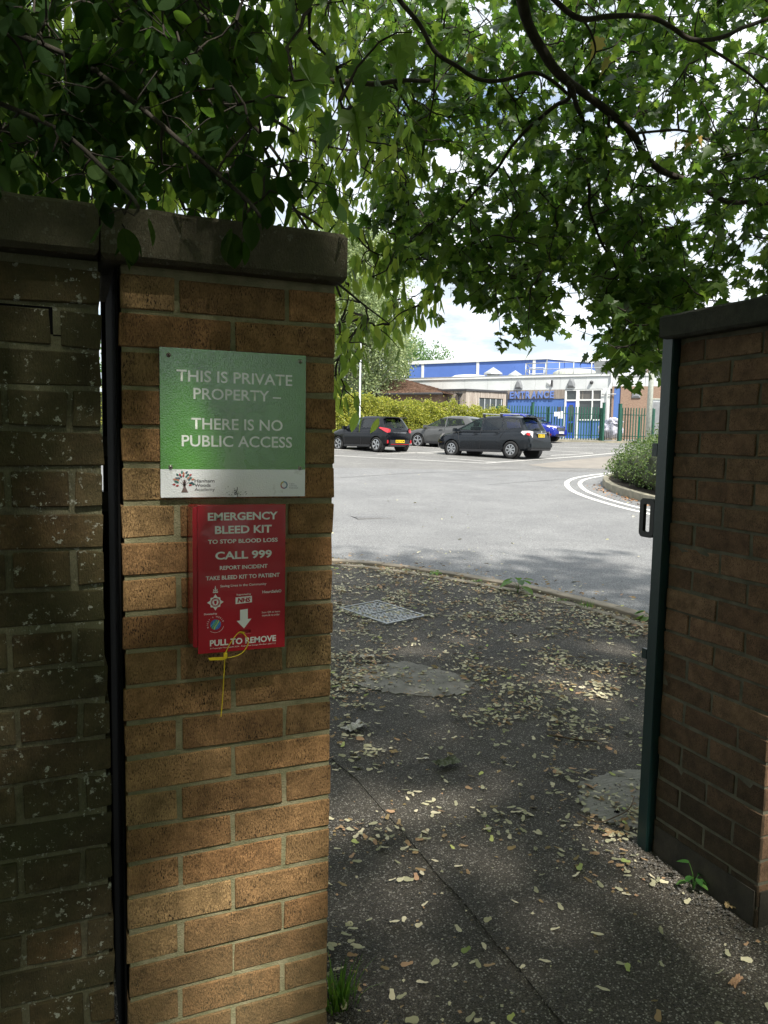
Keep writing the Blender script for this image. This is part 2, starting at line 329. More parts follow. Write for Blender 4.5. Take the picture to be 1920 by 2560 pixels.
# ---------------------------------------------------------------- text
INTER = None
def text_mesh(body, font=None, bold=0, ext=0, shear=0, res=3):
    cu = bpy.data.curves.new('lettering', 'FONT'); cu.body = body; cu.size = 1; cu.resolution_u = res; cu.offset = bold; cu.extrude = ext; cu.shear = shear
    if font: cu.font = font
    o = bpy.data.objects.new('lettering', cu); COL.objects.link(o)
    dg = bpy.context.evaluated_depsgraph_get(); dg.update()
    me = bpy.data.meshes.new_from_object(o.evaluated_get(dg)); bpy.data.objects.remove(o); bpy.data.curves.remove(cu)
    co = np.empty(len(me.vertices)*3); me.vertices.foreach_get('co', co); co = co.reshape(-1, 3)
    return me, co
def lettering(body, tf, x0, x1, y0, y1, m, parent, font=INTER, bold=.018, ext=.0, name='lettering', shear=0, keep=False):
    """fit the text's ink box into x0..x1, y0..y1 of a flat frame; tf maps (x, y, height) to the world"""
    me, co = text_mesh(body, font, bold, 1 if ext else 0, shear)
    a, b = co.min(0), co.max(0)
    if keep:
        mid = (x0+x1)/2; wd = (y1-y0)/(b[1]-a[1])*(b[0]-a[0]); x0, x1 = mid-wd/2, mid+wd/2
    sx = (x1-x0)/max(b[0]-a[0], 1e-6); sy = (y1-y0)/max(b[1]-a[1], 1e-6)
    vs = [tf(x0+(c[0]-a[0])*sx, y0+(c[1]-a[1])*sy, (c[2]+1)/2*ext if ext else 0) for c in co]
    me.vertices.foreach_set('co', np.array(vs, dtype=float).ravel()); me.update()
    if not ext and len(me.polygons):       # print faces the viewer
        s_ = sum(p.normal.dot(CAM-me.vertices[p.vertices[0]].co)*p.area for p in me.polygons)
        if s_ < 0: me.flip_normals()
    me.materials.clear(); me.materials.append(m)
    return link(bpy.data.objects.new(name, me), parent)

# ---------------------------------------------------------------- ground
def struct(name, mb, m, smooth=False):
    o = mb.obj(name, m, smooth=smooth); o['kind'] = 'structure'; return o
UD = Vector((.38, .925, 0)).normalized(); UR = Vector((.925, -.38, 0)).normalized()
KO = [(-9, 9.2), (-5, 8.7), (-1.5, 8.0), (.8, 7.25), (1.9, 6.75), (2.568, 6.278), (3.091, 5.844), (3.556, 5.141), (3.907, 4.419), (4.118, 3.669), (4.2, 3.0), (4.25, 2.0), (4.27, .5), (4.3, -2), (4.3, -5)]
def smooth_curve(pts, n):
    out = []
    P = [Vector((*p[:2], 0)) for p in pts]
    for i in range(len(P)-1):
        p0, p1, p2, p3 = P[max(i-1, 0)], P[i], P[i+1], P[min(i+2, len(P)-1)]
        for k in range(n):
            t = k/n
            out.append(.5*((2*p1)+(p2-p0)*t+(2*p0-5*p1+4*p2-p3)*t*t+(3*p1-p0-3*p2+p3)*t**3))
    out.append(P[-1]); return out
def offset_curve(C, d):
    out = []
    for i, p in enumerate(C):
        t = (C[min(i+1, len(C)-1)]-C[max(i-1, 0)]).normalized(); out.append(p+Vector((-t.y, t.x, 0))*d)
    return out
def resample(C, step):
    out = [C[0]]; acc = 0
    for a, b in zip(C, C[1:]):
        l = (b-a).length; pos = step-acc
        while pos < l: out.append(a+(b-a)*(pos/l)); pos += step
        acc = (acc+l) % step
    return out
# the sheet to the horizon: rows follow the slope of the site
g = MB(); us = [-400, -40, 0, 10, 30, 47, 120, 900]; rs = [-700, -60, -20, 0, 20, 60, 700]
for u in us:
    for q in rs:
        P = UD*u+UR*q; g.v.append((P.x, P.y, gz(P.x, P.y)-.03))
for i in range(len(us)-1):
    for j in range(len(rs)-1): k = i*len(rs)+j; g.f.append((k, k+1, k+len(rs)+1, k+len(rs)))
struct('ground', g, M['grassland'])
g = MB(); us = [-30, -4, 0, 10, 21.4]; rs = [-34, 0, 34]
for u in us:
    for q in rs: P = UD*u+UR*q; g.v.append((P.x, P.y, gz(P.x, P.y)))
for i in range(len(us)-1):
    for j in range(len(rs)-1): k = i*len(rs)+j; g.f.append((k, k+1, k+len(rs)+1, k+len(rs)))
struct('road', g, M['road'])
# car park sheet, a step of 4 mm above the ground round it
g = MB(); us = [21.4, 30, 44.2]; rs = [-34, 0, 34]
for u in us:
    for q in rs: P = UD*u+UR*q; g.v.append((P.x, P.y, gz(P.x, P.y)))
for i in range(len(us)-1):
    for j in range(len(rs)-1): k = i*len(rs)+j; g.f.append((k, k+1, k+len(rs)+1, k+len(rs)))
struct('car_park', g, M['park'])
g = MB(); us = [44.2, 47, 75]
for u in us:
    for q in rs: P = UD*u+UR*q; g.v.append((P.x, P.y, gz(P.x, P.y)+.02))
for i in range(len(us)-1):
    for j in range(len(rs)-1): k = i*len(rs)+j; g.f.append((k, k+1, k+len(rs)+1, k+len(rs)))
struct('entrance_path', g, M['patch'])

KC = smooth_curve(KO, 8)
K_in = offset_curve(KC, -.33)     # towards the footpath
if (K_in[40]-Vector((0, 0, 0))).length > (KC[40]).length: K_in = offset_curve(KC, .33)
SGN = -1 if (offset_curve(KC, -.33)[40]).length < KC[40].length else 1
def kerb_off(d): return offset_curve(KC, SGN*d)
# footpath
g = MB(); e = kerb_off(.33); nT = 34
for i, p in enumerate(e):
    a = Vector((-9+13.0*i/(len(e)-1), -9, 0))
    for j in range(nT+1):
        q = p.lerp(a, (j/nT)**1.2); g.v.append((q.x, q.y, gz(q.x, q.y)+.012+.004*noise.noise(Vector((q.x*1.3, q.y*1.3, 0)))))
for i in range(len(e)-1):
    for j in range(nT): k = i*(nT+1)+j; g.f.append((k, k+1, k+nT+2, k+nT+1))
struct('footpath', g, M['path'], True)
# kerb stones and edging stones
def stones(name, part, label, cat, d0, d1, h, m, step, zlow=-.06, base=None, gap=.006, curve=None, dirty=None):
    root = thing(name, label, cat, (3, 5, gz(3, 5)))
    src = curve or KC
    def off(d): return offset_curve(src, (dirty if dirty else SGN)*d)
    A = resample(off((d0+d1)/2), step)
    for a, b in zip(A, A[1:]):
        t = (b-a).normalized(); n = Vector((-t.y, t.x, 0)); hw = abs(d1-d0)/2; a2 = a+t*gap; b2 = b-t*gap
        dz = random.uniform(-.003, .003)
        vs = []
        for p in (a2, b2):
            zz = gz(p.x, p.y)
            for s_ in (-1, 1):
                q = p+n*hw*s_; vs += [(q.x, q.y, zz+zlow), (q.x, q.y, zz+h+dz-.006), (q.x-n.x*.008*s_, q.y-n.y*.008*s_, zz+h+dz)]
        mb = MB().add(vs, [(0, 1, 7, 6), (1, 2, 8, 7), (2, 5, 11, 8), (5, 4, 10, 11), (4, 3, 9, 10), (0, 3, 4, 5, 2, 1), (6, 7, 8, 11, 10, 9)])
        mb.obj(part, m, root, recalc=True)
    return root
tag(stones('kerb', 'kerb_stone', None, None, 0.0, .125, .03, M['kerb'], .9), 'low curving kerb of pale stones between the footpath and the road', 'kerb')
tag(stones('path_edging', 'edging_stone', None, None, .245, .33, .024, M['kerb'], .88), 'thin concrete edging strip holding the leaf strewn footpath beside the kerb', 'edging')
g = MB(); a, b = kerb_off(.12), kerb_off(.25)
for p, q in zip(a, b): g.v += [(p.x, p.y, gz(p.x, p.y)+.006), (q.x, q.y, gz(q.x, q.y)+.006)]
for i in range(len(a)-1): g.f.append((2*i, 2*i+1, 2*i+3, 2*i+2))
struct('gutter_strip', g, M['soil'])

def flat(name, pts, m, dz, parent=None, thick=0, sub=1):
    """a thin sheet on the ground through the given points (x, y)"""
    g = MB(); n = len(pts)
    g.v = [(p[0], p[1], gz(p[0], p[1])+dz) for p in pts]
    if thick:
        g.v += [(p[0], p[1], gz(p[0], p[1])+dz-thick) for p in pts]
        g.f = [tuple(range(n))]+[(i, n+i, n+(i+1) % n, (i+1) % n) for i in range(n)]
    else: g.f = [tuple(range(n))]
    o = g.obj(name, m, parent, recalc=bool(thick)); return o
def blob(poly, n=5, j=.02, seed=1):
    r_ = random.Random(seed); out = []
    for i in range(len(poly)):
        a, b = Vector(poly[i]), Vector(poly[(i+1) % len(poly)])
        for k in range(n): q = a.lerp(b, k/n); out.append((q.x+r_.uniform(-j, j), q.y+r_.uniform(-j, j)))
    return out
o = flat('concrete_patch', blob([(1.337, 2.50), (1.50, 2.72), (1.831, 2.70), (2.02, 2.42), (2.049, 2.2), (1.92, 2.06), (1.735, 2.08), (1.5, 2.24)], 12, .016, 3), M['patch'], .0175, thick=.02); tag(o, kind='structure')
o = flat('concrete_patch', blob([(1.868, .95), (1.80, .86), (1.735, .75), (1.78, .62), (1.86, .55), (2.3, .52), (2.4, .9), (2.1, .98)], 12, .011, 5), M['patch_wood'], .019, thick=.02); tag(o, kind='structure')
# strip repair along the path: raised newer layer
o = flat('path_repair', blob([(.95, 1.9), (1.02, .7), (1.03, .2), (1.02, -.6), (1.75, -.6), (1.72, .1), (1.62, .9), (1.55, 1.9)], 6, .012, 8), M['path'], .0165, thick=.02); tag(o, kind='structure')

# white lines
def line_strip(pts, wdt, name='painted_line', m=M['line'], dz=.005):
    C = [Vector((p[0], p[1], 0)) for p in pts]
    C2 = []
    for a, b in zip(C, C[1:]):
        n = max(1, int((b-a).length/1.0))
        for k in range(n): C2.append(a.lerp(b, k/n))
    C2.append(C[-1]); g = MB()
    A, B = offset_curve(C2, wdt/2), offset_curve(C2, -wdt/2)
    for p, q in zip(A, B): g.v += [(p.x, p.y, gz(p.x, p.y)+dz), (q.x, q.y, gz(q.x, q.y)+dz)]
    for i in range(len(A)-1): g.f.append((2*i, 2*i+2, 2*i+3, 2*i+1))
    return struct(name, g, m)
def cpt(x, y): P = gnd(820+.5304*x, 660+.5304*y); return (P.x, P.y)
def cline(*p, w=.11): line_strip([cpt(*q) for q in p], w)
cline((20, 903), (300, 918), (740, 939)); cline((740, 939), (1000, 921), (1460, 881))
cline((30, 874), (330, 886), (740, 906)); cline((230, 897), (560, 884)); cline((380, 858), (740, 884), w=.09); cline((1050, 903), (1250, 893), w=.09)
cline((560, 915), (800, 935), w=.09); cline((1046, 862), (1250, 868), (1450, 872), w=.09); cline((1050, 880), (1250, 891), w=.09)
cline((1110, 848), (1300, 853), (1465, 862), w=.09)
# pale worn crossing at the mouth of the car park
o = flat('worn_crossing', [cpt(940, 948), cpt(1120, 928), cpt(1480, 890), cpt(1480, 958), cpt(1330, 966), cpt(1050, 960)], mat('worn_tarmac', (.22, .20, .17), (.17, .155, .135), scale=2, rough=.9), .004); tag(o, kind='structure')

for k_, pts_ in enumerate(([(20, 1010), (420, 985), (900, 968), (1280, 962)], [(760, 1040), (1180, 1010), (1300, 1002)], [(1060, 944), (1460, 880)])):
    line_strip([cpt(*q) for q in pts_], .035, 'tar_seam', mat('tar_seam', (.055, .055, .055), (.09, .09, .09), scale=6, rough=.6), .0035)
# planted island with double line
ISL = [(22, 18.3), (15.6, 16.2), (13.7, 15.3), (12.5, 14.3), (11.55, 13.0), (10.9, 11.75), (10.38, 10.2), (10.1, 8.6), (10.1, 6.5), (10.5, 3), (11, -2)]
IC = smooth_curve(ISL, 5)
def isl_off(d):
    c = offset_curve(IC, d); return c
IS = 1 if (offset_curve(IC, 1)[25]).length > IC[25].length else -1
line_strip([(p.x, p.y) for p in offset_curve(IC, -IS*.86)], .12); line_strip([(p.x, p.y) for p in offset_curve(IC, -IS*.54)], .10)
stones('island_kerb', 'kerb_stone', 'raised concrete kerb round the planted island at the bend', 'kerb', 0, .14, .16, M['island_kerb'], .92, curve=IC, dirty=IS)
g = MB(); e = offset_curve(IC, IS*.13)
for p in e: q = p+Vector((22, -4, 0)); g.v += [(p.x, p.y, gz(p.x, p.y)+.12), (q.x, q.y, gz(q.x, q.y)+.12)]
for i in range(len(e)-1): g.f.append((2*i, 2*i+1, 2*i+3, 2*i+2))
struct('planting_bed', g, M['soil'])

# checker plate cover
cen = Vector((2.235, 3.93)); ax = Vector((.42, .35)).normalized()
root = thing('inspection_cover', 'rectangular galvanised chequer plate cover set in the footpath near the kerb', 'manhole cover', (cen.x, cen.y, gz(*cen)))
root_R = Matrix.Rotation(math.atan2(-.37, .12), 3, 'Z')
e1 = (Vector((2.381, 3.666))-Vector((2.064, 3.557))); e2 = (Vector((1.951, 3.952))-Vector((2.064, 3.557)))
o0 = Vector((2.064, 3.557)); u1, u2 = e1.normalized(), e2.normalized(); L1, L2 = .42, .62
def cpl(a, b, h): q = o0+u1*a+u2*b; return Vector((q.x, q.y, gz(q.x, q.y)+.018+h))
fr = MB()
for (a0, a1, b0, b1) in ((0, L1, 0, .022), (0, L1, L2-.022, L2), (0, .022, .022, L2-.022), (L1-.022, L1, .022, L2-.022), (.022, L1-.022, L2/2-.008, L2/2+.008)):
    fr.prism([(a0, b0), (a1, b0), (a1, b1), (a0, b1)], -.01, .008, lambda p: cpl(p.x, p.y, p.z))
fr.obj('cover_frame', M['plate_metal'], root)
for b0, b1 in ((.024, L2/2-.01), (L2/2+.01, L2-.024)):
    pl = MB(); pl.prism([(.024, b0), (L1-.024, b0), (L1-.024, b1), (.024, b1)], -.01, .002, lambda p: cpl(p.x, p.y, p.z))
    k = 0; y = b0+.018
    while y < b1-.014:
        x = .04+(.014 if k % 2 else 0)
        while x < L1-.04:
            sgn = 1 if (k+int(x/.028)) % 2 else -1
            dx, dy = .009, .009*sgn
            pl.add([cpl(x-dx, y-dy, .002), cpl(x+.003, y-.003*sgn, .0055), cpl(x+dx, y+dy, .002), cpl(x-.003, y+.003*sgn, .0055)], [(0, 1, 2, 3)])
            x += .028
        y += .026; k += 1
    pl.obj('chequer_plate', M['plate_metal'], root)
# road gully grate
P = gnd(800*V, 1117*V); root = thing('drain_grate', 'small dark drain grate let into the grey road', 'drain', (P.x, P.y, P.z))
g = MB()
for i in range(9): g.box((P.x-.26+.065*i, P.y, P.z+.004), (.042, .42, .012))
g.box((P.x, P.y-.22, P.z+.004), (.62, .04, .012)); g.box((P.x, P.y+.22, P.z+.004), (.62, .04, .012)); g.obj('grate', mat('cast_iron', (.20, .20, .20), rough=.7), root)
MB().box((P.x, P.y, P.z+.0025), (.58, .42, .004)).obj('sump', M['black'], root)

# ---------------------------------------------------------------- brickwork
import bmesh
def brick_mesh(lx, ly, lz, seed, rough=.0018, bev=.0022):
    rr = random.Random(seed); x, y, z = lx/2, ly/2, lz/2; b = bev
    vs = []; idx = {}
    for sx in (-1, 1):
        for sy in (-1, 1):
            for sz in (-1, 1):
                j = Vector((rr.uniform(-rough, rough), rr.uniform(-rough, rough), rr.uniform(-rough, rough)*1.3))
                for k, d in enumerate(((0, b, b), (b, 0, b), (b, b, 0))):
                    idx[(sx, sy, sz, k)] = len(vs)
                    vs.append(Vector((sx*(x-d[0]), sy*(y-d[1]), sz*(z-d[2])))+j)
    fs = []
    I = lambda *a: idx[a]
    for s in (-1, 1):
        fs += [(I(s, -1, -1, 0), I(s, 1, -1, 0), I(s, 1, 1, 0), I(s, -1, 1, 0)), (I(-1, s, -1, 1), I(1, s, -1, 1), I(1, s, 1, 1), I(-1, s, 1, 1)), (I(-1, -1, s, 2), I(1, -1, s, 2), I(1, 1, s, 2), I(-1, 1, s, 2))]
        for t in (-1, 1):
            fs += [(I(s, t, -1, 0), I(s, t, 1, 0), I(s, t, 1, 1), I(s, t, -1, 1)), (I(s, -1, t, 0), I(s, 1, t, 0), I(s, 1, t, 2), I(s, -1, t, 2)), (I(-1, s, t, 1), I(1, s, t, 1), I(1, s, t, 2), I(-1, s, t, 2))]
            for q in (-1, 1): fs.append((I(s, t, q, 0), I(s, t, q, 1), I(s, t, q, 2)))
    me = bpy.data.meshes.new('brick'); me.from_pydata(vs, [], fs)
    bm = bmesh.new(); bm.from_mesh(me); bmesh.ops.recalc_face_normals(bm, faces=bm.faces[:]); bm.to_mesh(me); bm.free()
    return me
_bm = {}
def brick(cx, cy, cz, lx, ly, lz, m, parent, tilt=.004, rough=.0016):
    key = (round(lx, 3), round(ly, 3), round(lz, 3), m.name, random.randrange(5))
    if key not in _bm:
        me = brick_mesh(lx, ly, lz, hash(key) % 9999, rough); me.materials.append(m); _bm[key] = me
    o = bpy.data.objects.new('brick', _bm[key]); link(o, parent)
    o.location = (cx, cy, cz); o.rotation_euler = (random.uniform(-tilt, tilt), random.uniform(-tilt, tilt)*.6, random.uniform(-tilt, tilt))
    return o
S_, H_, T_ = .215, .1025, .065
def pillar(name, label, x0, y0, ztop, ncourse, m, mm, parity):
    root = thing(name, label, 'brick pillar', (x0+.22, y0+.22, 0))
    for c in range(ncourse):
        z = ztop-.075*c-.0425+random.uniform(-.0015, .0015); q = .44
        def B(ax, ay, lx, ly):
            j = random.uniform(-.003, .0025); k = random.uniform(-.002, .002)
            brick(x0+ax+lx/2+k, y0+ay+ly/2+j*.6, z, lx, ly, T_+random.choice((-.002, 0, .001)), m, root)
        if (c+parity) % 2 == 0:      # front shows header, stretcher, header
            for ax in (0, q-H_):
                B(ax, 0, H_, S_); B(ax, q-S_, H_, S_)
            B(H_+.01, 0, S_, H_); B(H_+.01, q-H_, S_, H_)
        else:
            for ay in (0, q-H_):
                B(0, ay, S_, H_); B(q-S_, ay, S_, H_)
            B(0, H_+.01, H_, S_); B(q-H_, H_+.01, H_, S_)
    # mortar body set back behind the brick faces, with an uneven surface
    co = MB(); rr = random.Random(4); nz_ = 60; d = .0075; n = 8
    d = .0032; ring = []
    for k in range(4*n):
        s, t = divmod(k, n); f = t/n; a = d; b = .44-d
        ring.append([(a+(b-a)*f, a), (b, a+(b-a)*f), (b-(b-a)*f, b), (a, b-(b-a)*f)][s])
    for i in range(nz_+1):
        z = ztop+.012-(ztop+.03)*i/nz_
        for (rx, ry) in ring: co.v.append((x0+rx+rr.uniform(-.0012, .0012), y0+ry+rr.uniform(-.0012, .0012), z))
    m_ = 4*n
    for i in range(nz_):
        for k in range(m_): co.f.append((i*m_+k, (i+1)*m_+k, (i+1)*m_+(k+1) % m_, i*m_+(k+1) % m_))
    co.f.append(tuple(range(m_)))
    co.obj('mortar', mm, root, recalc=True)
    return root
PL = pillar('brick_pillar', 'buff brick gate pillar carrying the green sign and the red emergency box', 0, 0, 1.79, 24, M['brick_buff'], M['mortar'], 0)
def coping(name, a, b, m, parent, bev=.008, seed=3):
    mb = MB(); rr = random.Random(seed); nx, ny = 10, 6
    # slab with slightly chipped arrises
    for k, z in enumerate((a[2], a[2]+bev, b[2]-bev, b[2])):
        ins = bev if k in (0, 3) else 0
        ring = []
        for s in range(4):
            for t in range(12):
                f = t/12; X0, X1, Y0, Y1 = a[0]+ins, b[0]-ins, a[1]+ins, b[1]-ins
                p = [(X0+(X1-X0)*f, Y0), (X1, Y0+(Y1-Y0)*f), (X1-(X1-X0)*f, Y1), (X0, Y1-(Y1-Y0)*f)][s]
                j = .0022 if k in (0, 3) else .001
                ring.append((p[0]+rr.uniform(-j, j), p[1]+rr.uniform(-j, j), z+rr.uniform(-j, j)))
        mb.v += ring
    n = 48
    for k in range(3):
        for i in range(n): mb.f.append((k*n+i, k*n+(i+1) % n, (k+1)*n+(i+1) % n, (k+1)*n+i))
    mb.f += [tuple(range(n))[::-1], tuple(range(3*n, 4*n))]
    return mb.obj(name, m, parent, recalc=True)
coping('coping_stone', (-.034, -.045, 1.796), (.448, .485, 1.893), M['coping'], PL)
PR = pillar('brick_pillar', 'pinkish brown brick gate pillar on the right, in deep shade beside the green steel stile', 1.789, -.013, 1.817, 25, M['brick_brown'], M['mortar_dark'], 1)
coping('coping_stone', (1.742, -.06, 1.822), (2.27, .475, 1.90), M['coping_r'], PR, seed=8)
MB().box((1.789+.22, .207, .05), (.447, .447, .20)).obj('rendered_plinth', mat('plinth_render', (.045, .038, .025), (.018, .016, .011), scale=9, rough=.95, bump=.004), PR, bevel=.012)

MB().span((-.0075, .005, .0), (-.0035, .438, 1.79)).obj('gap_shade_board', M['black'], PL)  # black strip added to keep the pillar's lit return dark like the shaded gap
# old wall, English bond, with lichen
OW = thing('old_garden_wall', 'old dark brick garden wall with lichen and a stepped crack, left of the gate pillar', 'wall', (-1.2, .11, 0))
XE = -.034; ch = .0765
for c in range(24):
    z = 1.785-ch*c-.041
    x = XE+(.002*c/4 if c > 10 else 0)+random.uniform(-.004, .002); first = True
    while x > -1.75:
        l = (.05 if first else H_) if c % 2 == 1 else S_
        if c % 2 == 0 and first and c == 0: l = S_
        if c == 1 and first: l = .075
        dj = -.009 if (c == 1 and x < XE-.1) else 0
        ln = l-.002
        brick(x-l/2, .0+H_/2+random.uniform(-.005, .0)+(.002 if c == 1 and not first else 0), z+dj+random.uniform(-.002, .002), ln, H_, .0655, M['brick_old'], OW, .008, .0028)
        x -= l+(.016 if c == 1 and first else .0105); first = False
st = MB(); rr = random.Random(2)
for c in range(24):
    z = 1.785-ch*c-.041; x = -1.78
    while x > -3.6:
        l = H_ if c % 2 else S_
        st.box((x-l/2, H_/2+rr.uniform(-.003, .003), z), (l, H_, .0655)); x -= l+.0105
o = st.obj('brick', M['brick_old'], OW); o['kind'] = 'stuff'
core = MB(); nx = 60; nzz = 60
for i in range(nzz+1):
    for k in range(nx+1):
        x = -3.6+(XE-.004+3.6)*k/nx; z = 1.797-1.83*i/nzz
        core.v.append((x, 0.0042+.0016*noise.noise(Vector((x*30, 0, z*30))), z))
for i in range(nzz):
    for k in range(nx): a = i*(nx+1)+k; core.f.append((a, a+1, a+nx+2, a+nx+1))
core.box(((-3.6+XE-.004)/2, .117, .89), (3.6+XE-.004, .19, 1.8))
core.obj('mortar', M['mortar_old'], OW)
x = -.037; k = 0
while x > -3.4:
    coping('coping_stone', (x-.6, -.045, 1.801), (x, .26, 1.893), M['coping'], OW, seed=20+k); x -= .612; k += 1
for s0, s1 in (((-.23, .0035, 1.7015), (-.124, .02, 1.7055)), ((-.126, .0035, 1.655), (-.119, .02, 1.7055)), ((-.119, .0035, 1.6525), (-.034, .02, 1.6550))): MB().span(s0, s1).obj('open_crack', M['black'], OW)
# steel stile in the slot between wall and pillar
gs = thing('gate_stile', 'dark green steel stile standing in the narrow slot left of the pillar', 'gate post', (-.012, .5, 0))
MB().span((-.0155, .475, 0), (.014, .525, 1.86)).obj('stile', M['black'], gs); MB().span((-.034, .476, 0), (-.0165, .524, 1.31)).obj('slot_blocker', M['black'], gs)  # lower black box added to shut daylight out of the slot
for z in (.55, 1.30, 1.44): MB().box((-.012, .50, z), (.02, .055, .05)).obj('hinge_lug', M['dark_steel'], gs)

# right hand stile with handle
gr = thing('steel_gate', 'open green steel gate seen edge on with its pull handle, against the right brick pillar', 'gate', (1.79, .47, 0))
MB().span((1.764, .432, .03), (1.83, .482, 1.868)).obj('stile', M['green_steel'], gr, bevel=.003)
def dring(y0, y1, z0, z1, x, t=.006, w_=.016):
    mb = MB(); n = 6; R0 = .018
    def loop(ins, r0):
        pts = []
        for cxs, czs, a0 in ((y1-ins-r0, z1-ins-r0, 0), (y0+ins+r0, z1-ins-r0, 90), (y0+ins+r0, z0+ins+r0, 180), (y1-ins-r0, z0+ins+r0, 270)):
            for k in range(n+1):
                a = R(a0+90*k/n); pts.append((cxs+r0*math.cos(a), czs+r0*math.sin(a)))
        return pts
    A, B = loop(0, R0), loop(w_, .006); m_ = len(A)
    for xx in (x-t, x+t):
        for p in A: mb.v.append((xx, p[0], p[1]))
        for p in B: mb.v.append((xx, p[0], p[1]))
    for i in range(m_):
        j = (i+1) % m_
        mb.f += [(i, j, m_+j, m_+i), (2*m_+i, 3*m_+i, 3*m_+j, 2*m_+j), (i, 2*m_+i, 2*m_+j, j), (m_+i, m_+j, 3*m_+j, 3*m_+i)]
    return mb
dring(.482, .553, 1.147, 1.283, 1.772, .007, .019).obj('pull_handle', M['dark_steel'], gr, recalc=True)
MB().span((1.764, .482, 1.43), (1.776, .505, 1.475)).obj('latch_lug', M['green_steel'], gr)
MB().span((1.764, .482, .72), (1.776, .505, .755)).obj('latch_lug', M['green_steel'], gr)


# ================================================================ green sign
SGN_ = thing('private_property_sign', 'green and white metal sign reading THIS IS PRIVATE PROPERTY, screwed to the brick pillar', 'sign', (.222, -.006, 1.344))
SX0, SX1, SZ0, SZ1, SY = .0725, .3715, 1.3455, 1.6430, -.0085
def sg(u, v, h=0): return (SX0+(SX1-SX0)*u, SY-h, SZ1-(SZ1-SZ0)*v)
m = bpy.data.materials.new('sign_face'); m.use_nodes = True; nt = m.node_tree; L = nt.links.new; b = nt.nodes['Principled BSDF']
b.inputs['Roughness'].default_value = .3; b.inputs['Specular IOR Level'].default_value = .3; b.inputs['Coat Weight'].default_value = 1.0; b.inputs['Coat Roughness'].default_value = .05; b.inputs['Coat IOR'].default_value = 1.85
ge = N(nt, 'ShaderNodeNewGeometry'); sx = N(nt, 'ShaderNodeSeparateXYZ'); L(ge.outputs['Position'], sx.inputs[0])
zc = SZ1-(SZ1-SZ0)*.808
st_ = N(nt, 'ShaderNodeMath', operation='GREATER_THAN'); st_.inputs[1].default_value = zc; L(sx.outputs['Z'], st_.inputs[0])
nz = N(nt, 'ShaderNodeTexNoise', Scale=9.0, Detail=3.0); L(ge.outputs['Position'], nz.inputs['Vector'])
rp = N(nt, 'ShaderNodeValToRGB'); rp.color_ramp.elements[0].position = .35; rp.color_ramp.elements[1].position = .7
rp.color_ramp.elements[0].color = (.060, .235, .016, 1); rp.color_ramp.elements[1].color = (.085, .30, .026, 1); L(nz.outputs['Fac'], rp.inputs[0])
dirt = N(nt, 'ShaderNodeValToRGB'); dirt.color_ramp.elements[0].position = .66; dirt.color_ramp.elements[1].position = .76
dirt.color_ramp.elements[0].color = (.84, .86, .87, 1); dirt.color_ramp.elements[1].color = (.55, .55, .52, 1)
n3 = N(nt, 'ShaderNodeTexNoise', Scale=34.0, Detail=6.0); L(ge.outputs['Position'], n3.inputs['Vector']); L(n3.outputs['Fac'], dirt.inputs[0])
mx = N(nt, 'ShaderNodeMixRGB'); L(st_.outputs[0], mx.inputs[0]); L(dirt.outputs[0], mx.inputs[1]); L(rp.outputs[0], mx.inputs[2]); L(mx.outputs[0], b.inputs['Base Color'])
n2 = N(nt, 'ShaderNodeTexNoise', Scale=330.0, Detail=2.0, Roughness=.5); L(ge.outputs['Position'], n2.inputs['Vector'])
bp = N(nt, 'ShaderNodeBump', Strength=1.0, Distance=.0006); L(n2.outputs['Fac'], bp.inputs['Height']); L(bp.outputs[0], b.inputs['Normal']); L(bp.outputs[0], b.inputs['Coat Normal'])
M['sign_face'] = m
def tint(name, c, rough=.2):
    m = mat(name, c, tuple(x*.94 for x in c), scale=9, rough=rough, bump=.0006, bscale=330, coat=1.0, spec=.3); b = m.node_tree.nodes['Principled BSDF']
    b.inputs['Coat IOR'].default_value = 1.85; b.inputs['Coat Roughness'].default_value = .05; m.node_tree.links.new(b.inputs['Normal'].links[0].from_socket, b.inputs['Coat Normal']); return m
M['sign_white'] = tint('sign_lettering', (.84, .88, .80)); M['sign_pale'] = tint('sign_leaf_print', (.12, .33, .075)); M['sign_pale2'] = tint('sign_leaf_print_light', (.15, .34, .10))
M['ink'] = tint('dark_ink', (.05, .045, .05)); M['ink_brown'] = tint('brown_ink', (.16, .10, .09))
MB().span((SX0, SY, SZ0), (SX1, -.004, SZ1)).obj('panel', M['sign_face'], SGN_, bevel=.0006)
def gtf(h): return lambda x, y, e=0: sg(x, 1-y, h+e)
def gtext(t, u0, u1, v0, v1, m=M['sign_white'], bold=.013, **k): return lettering(t, gtf(.0005), u0, u1, 1-v1, 1-v0, m, SGN_, bold=bold, **k)
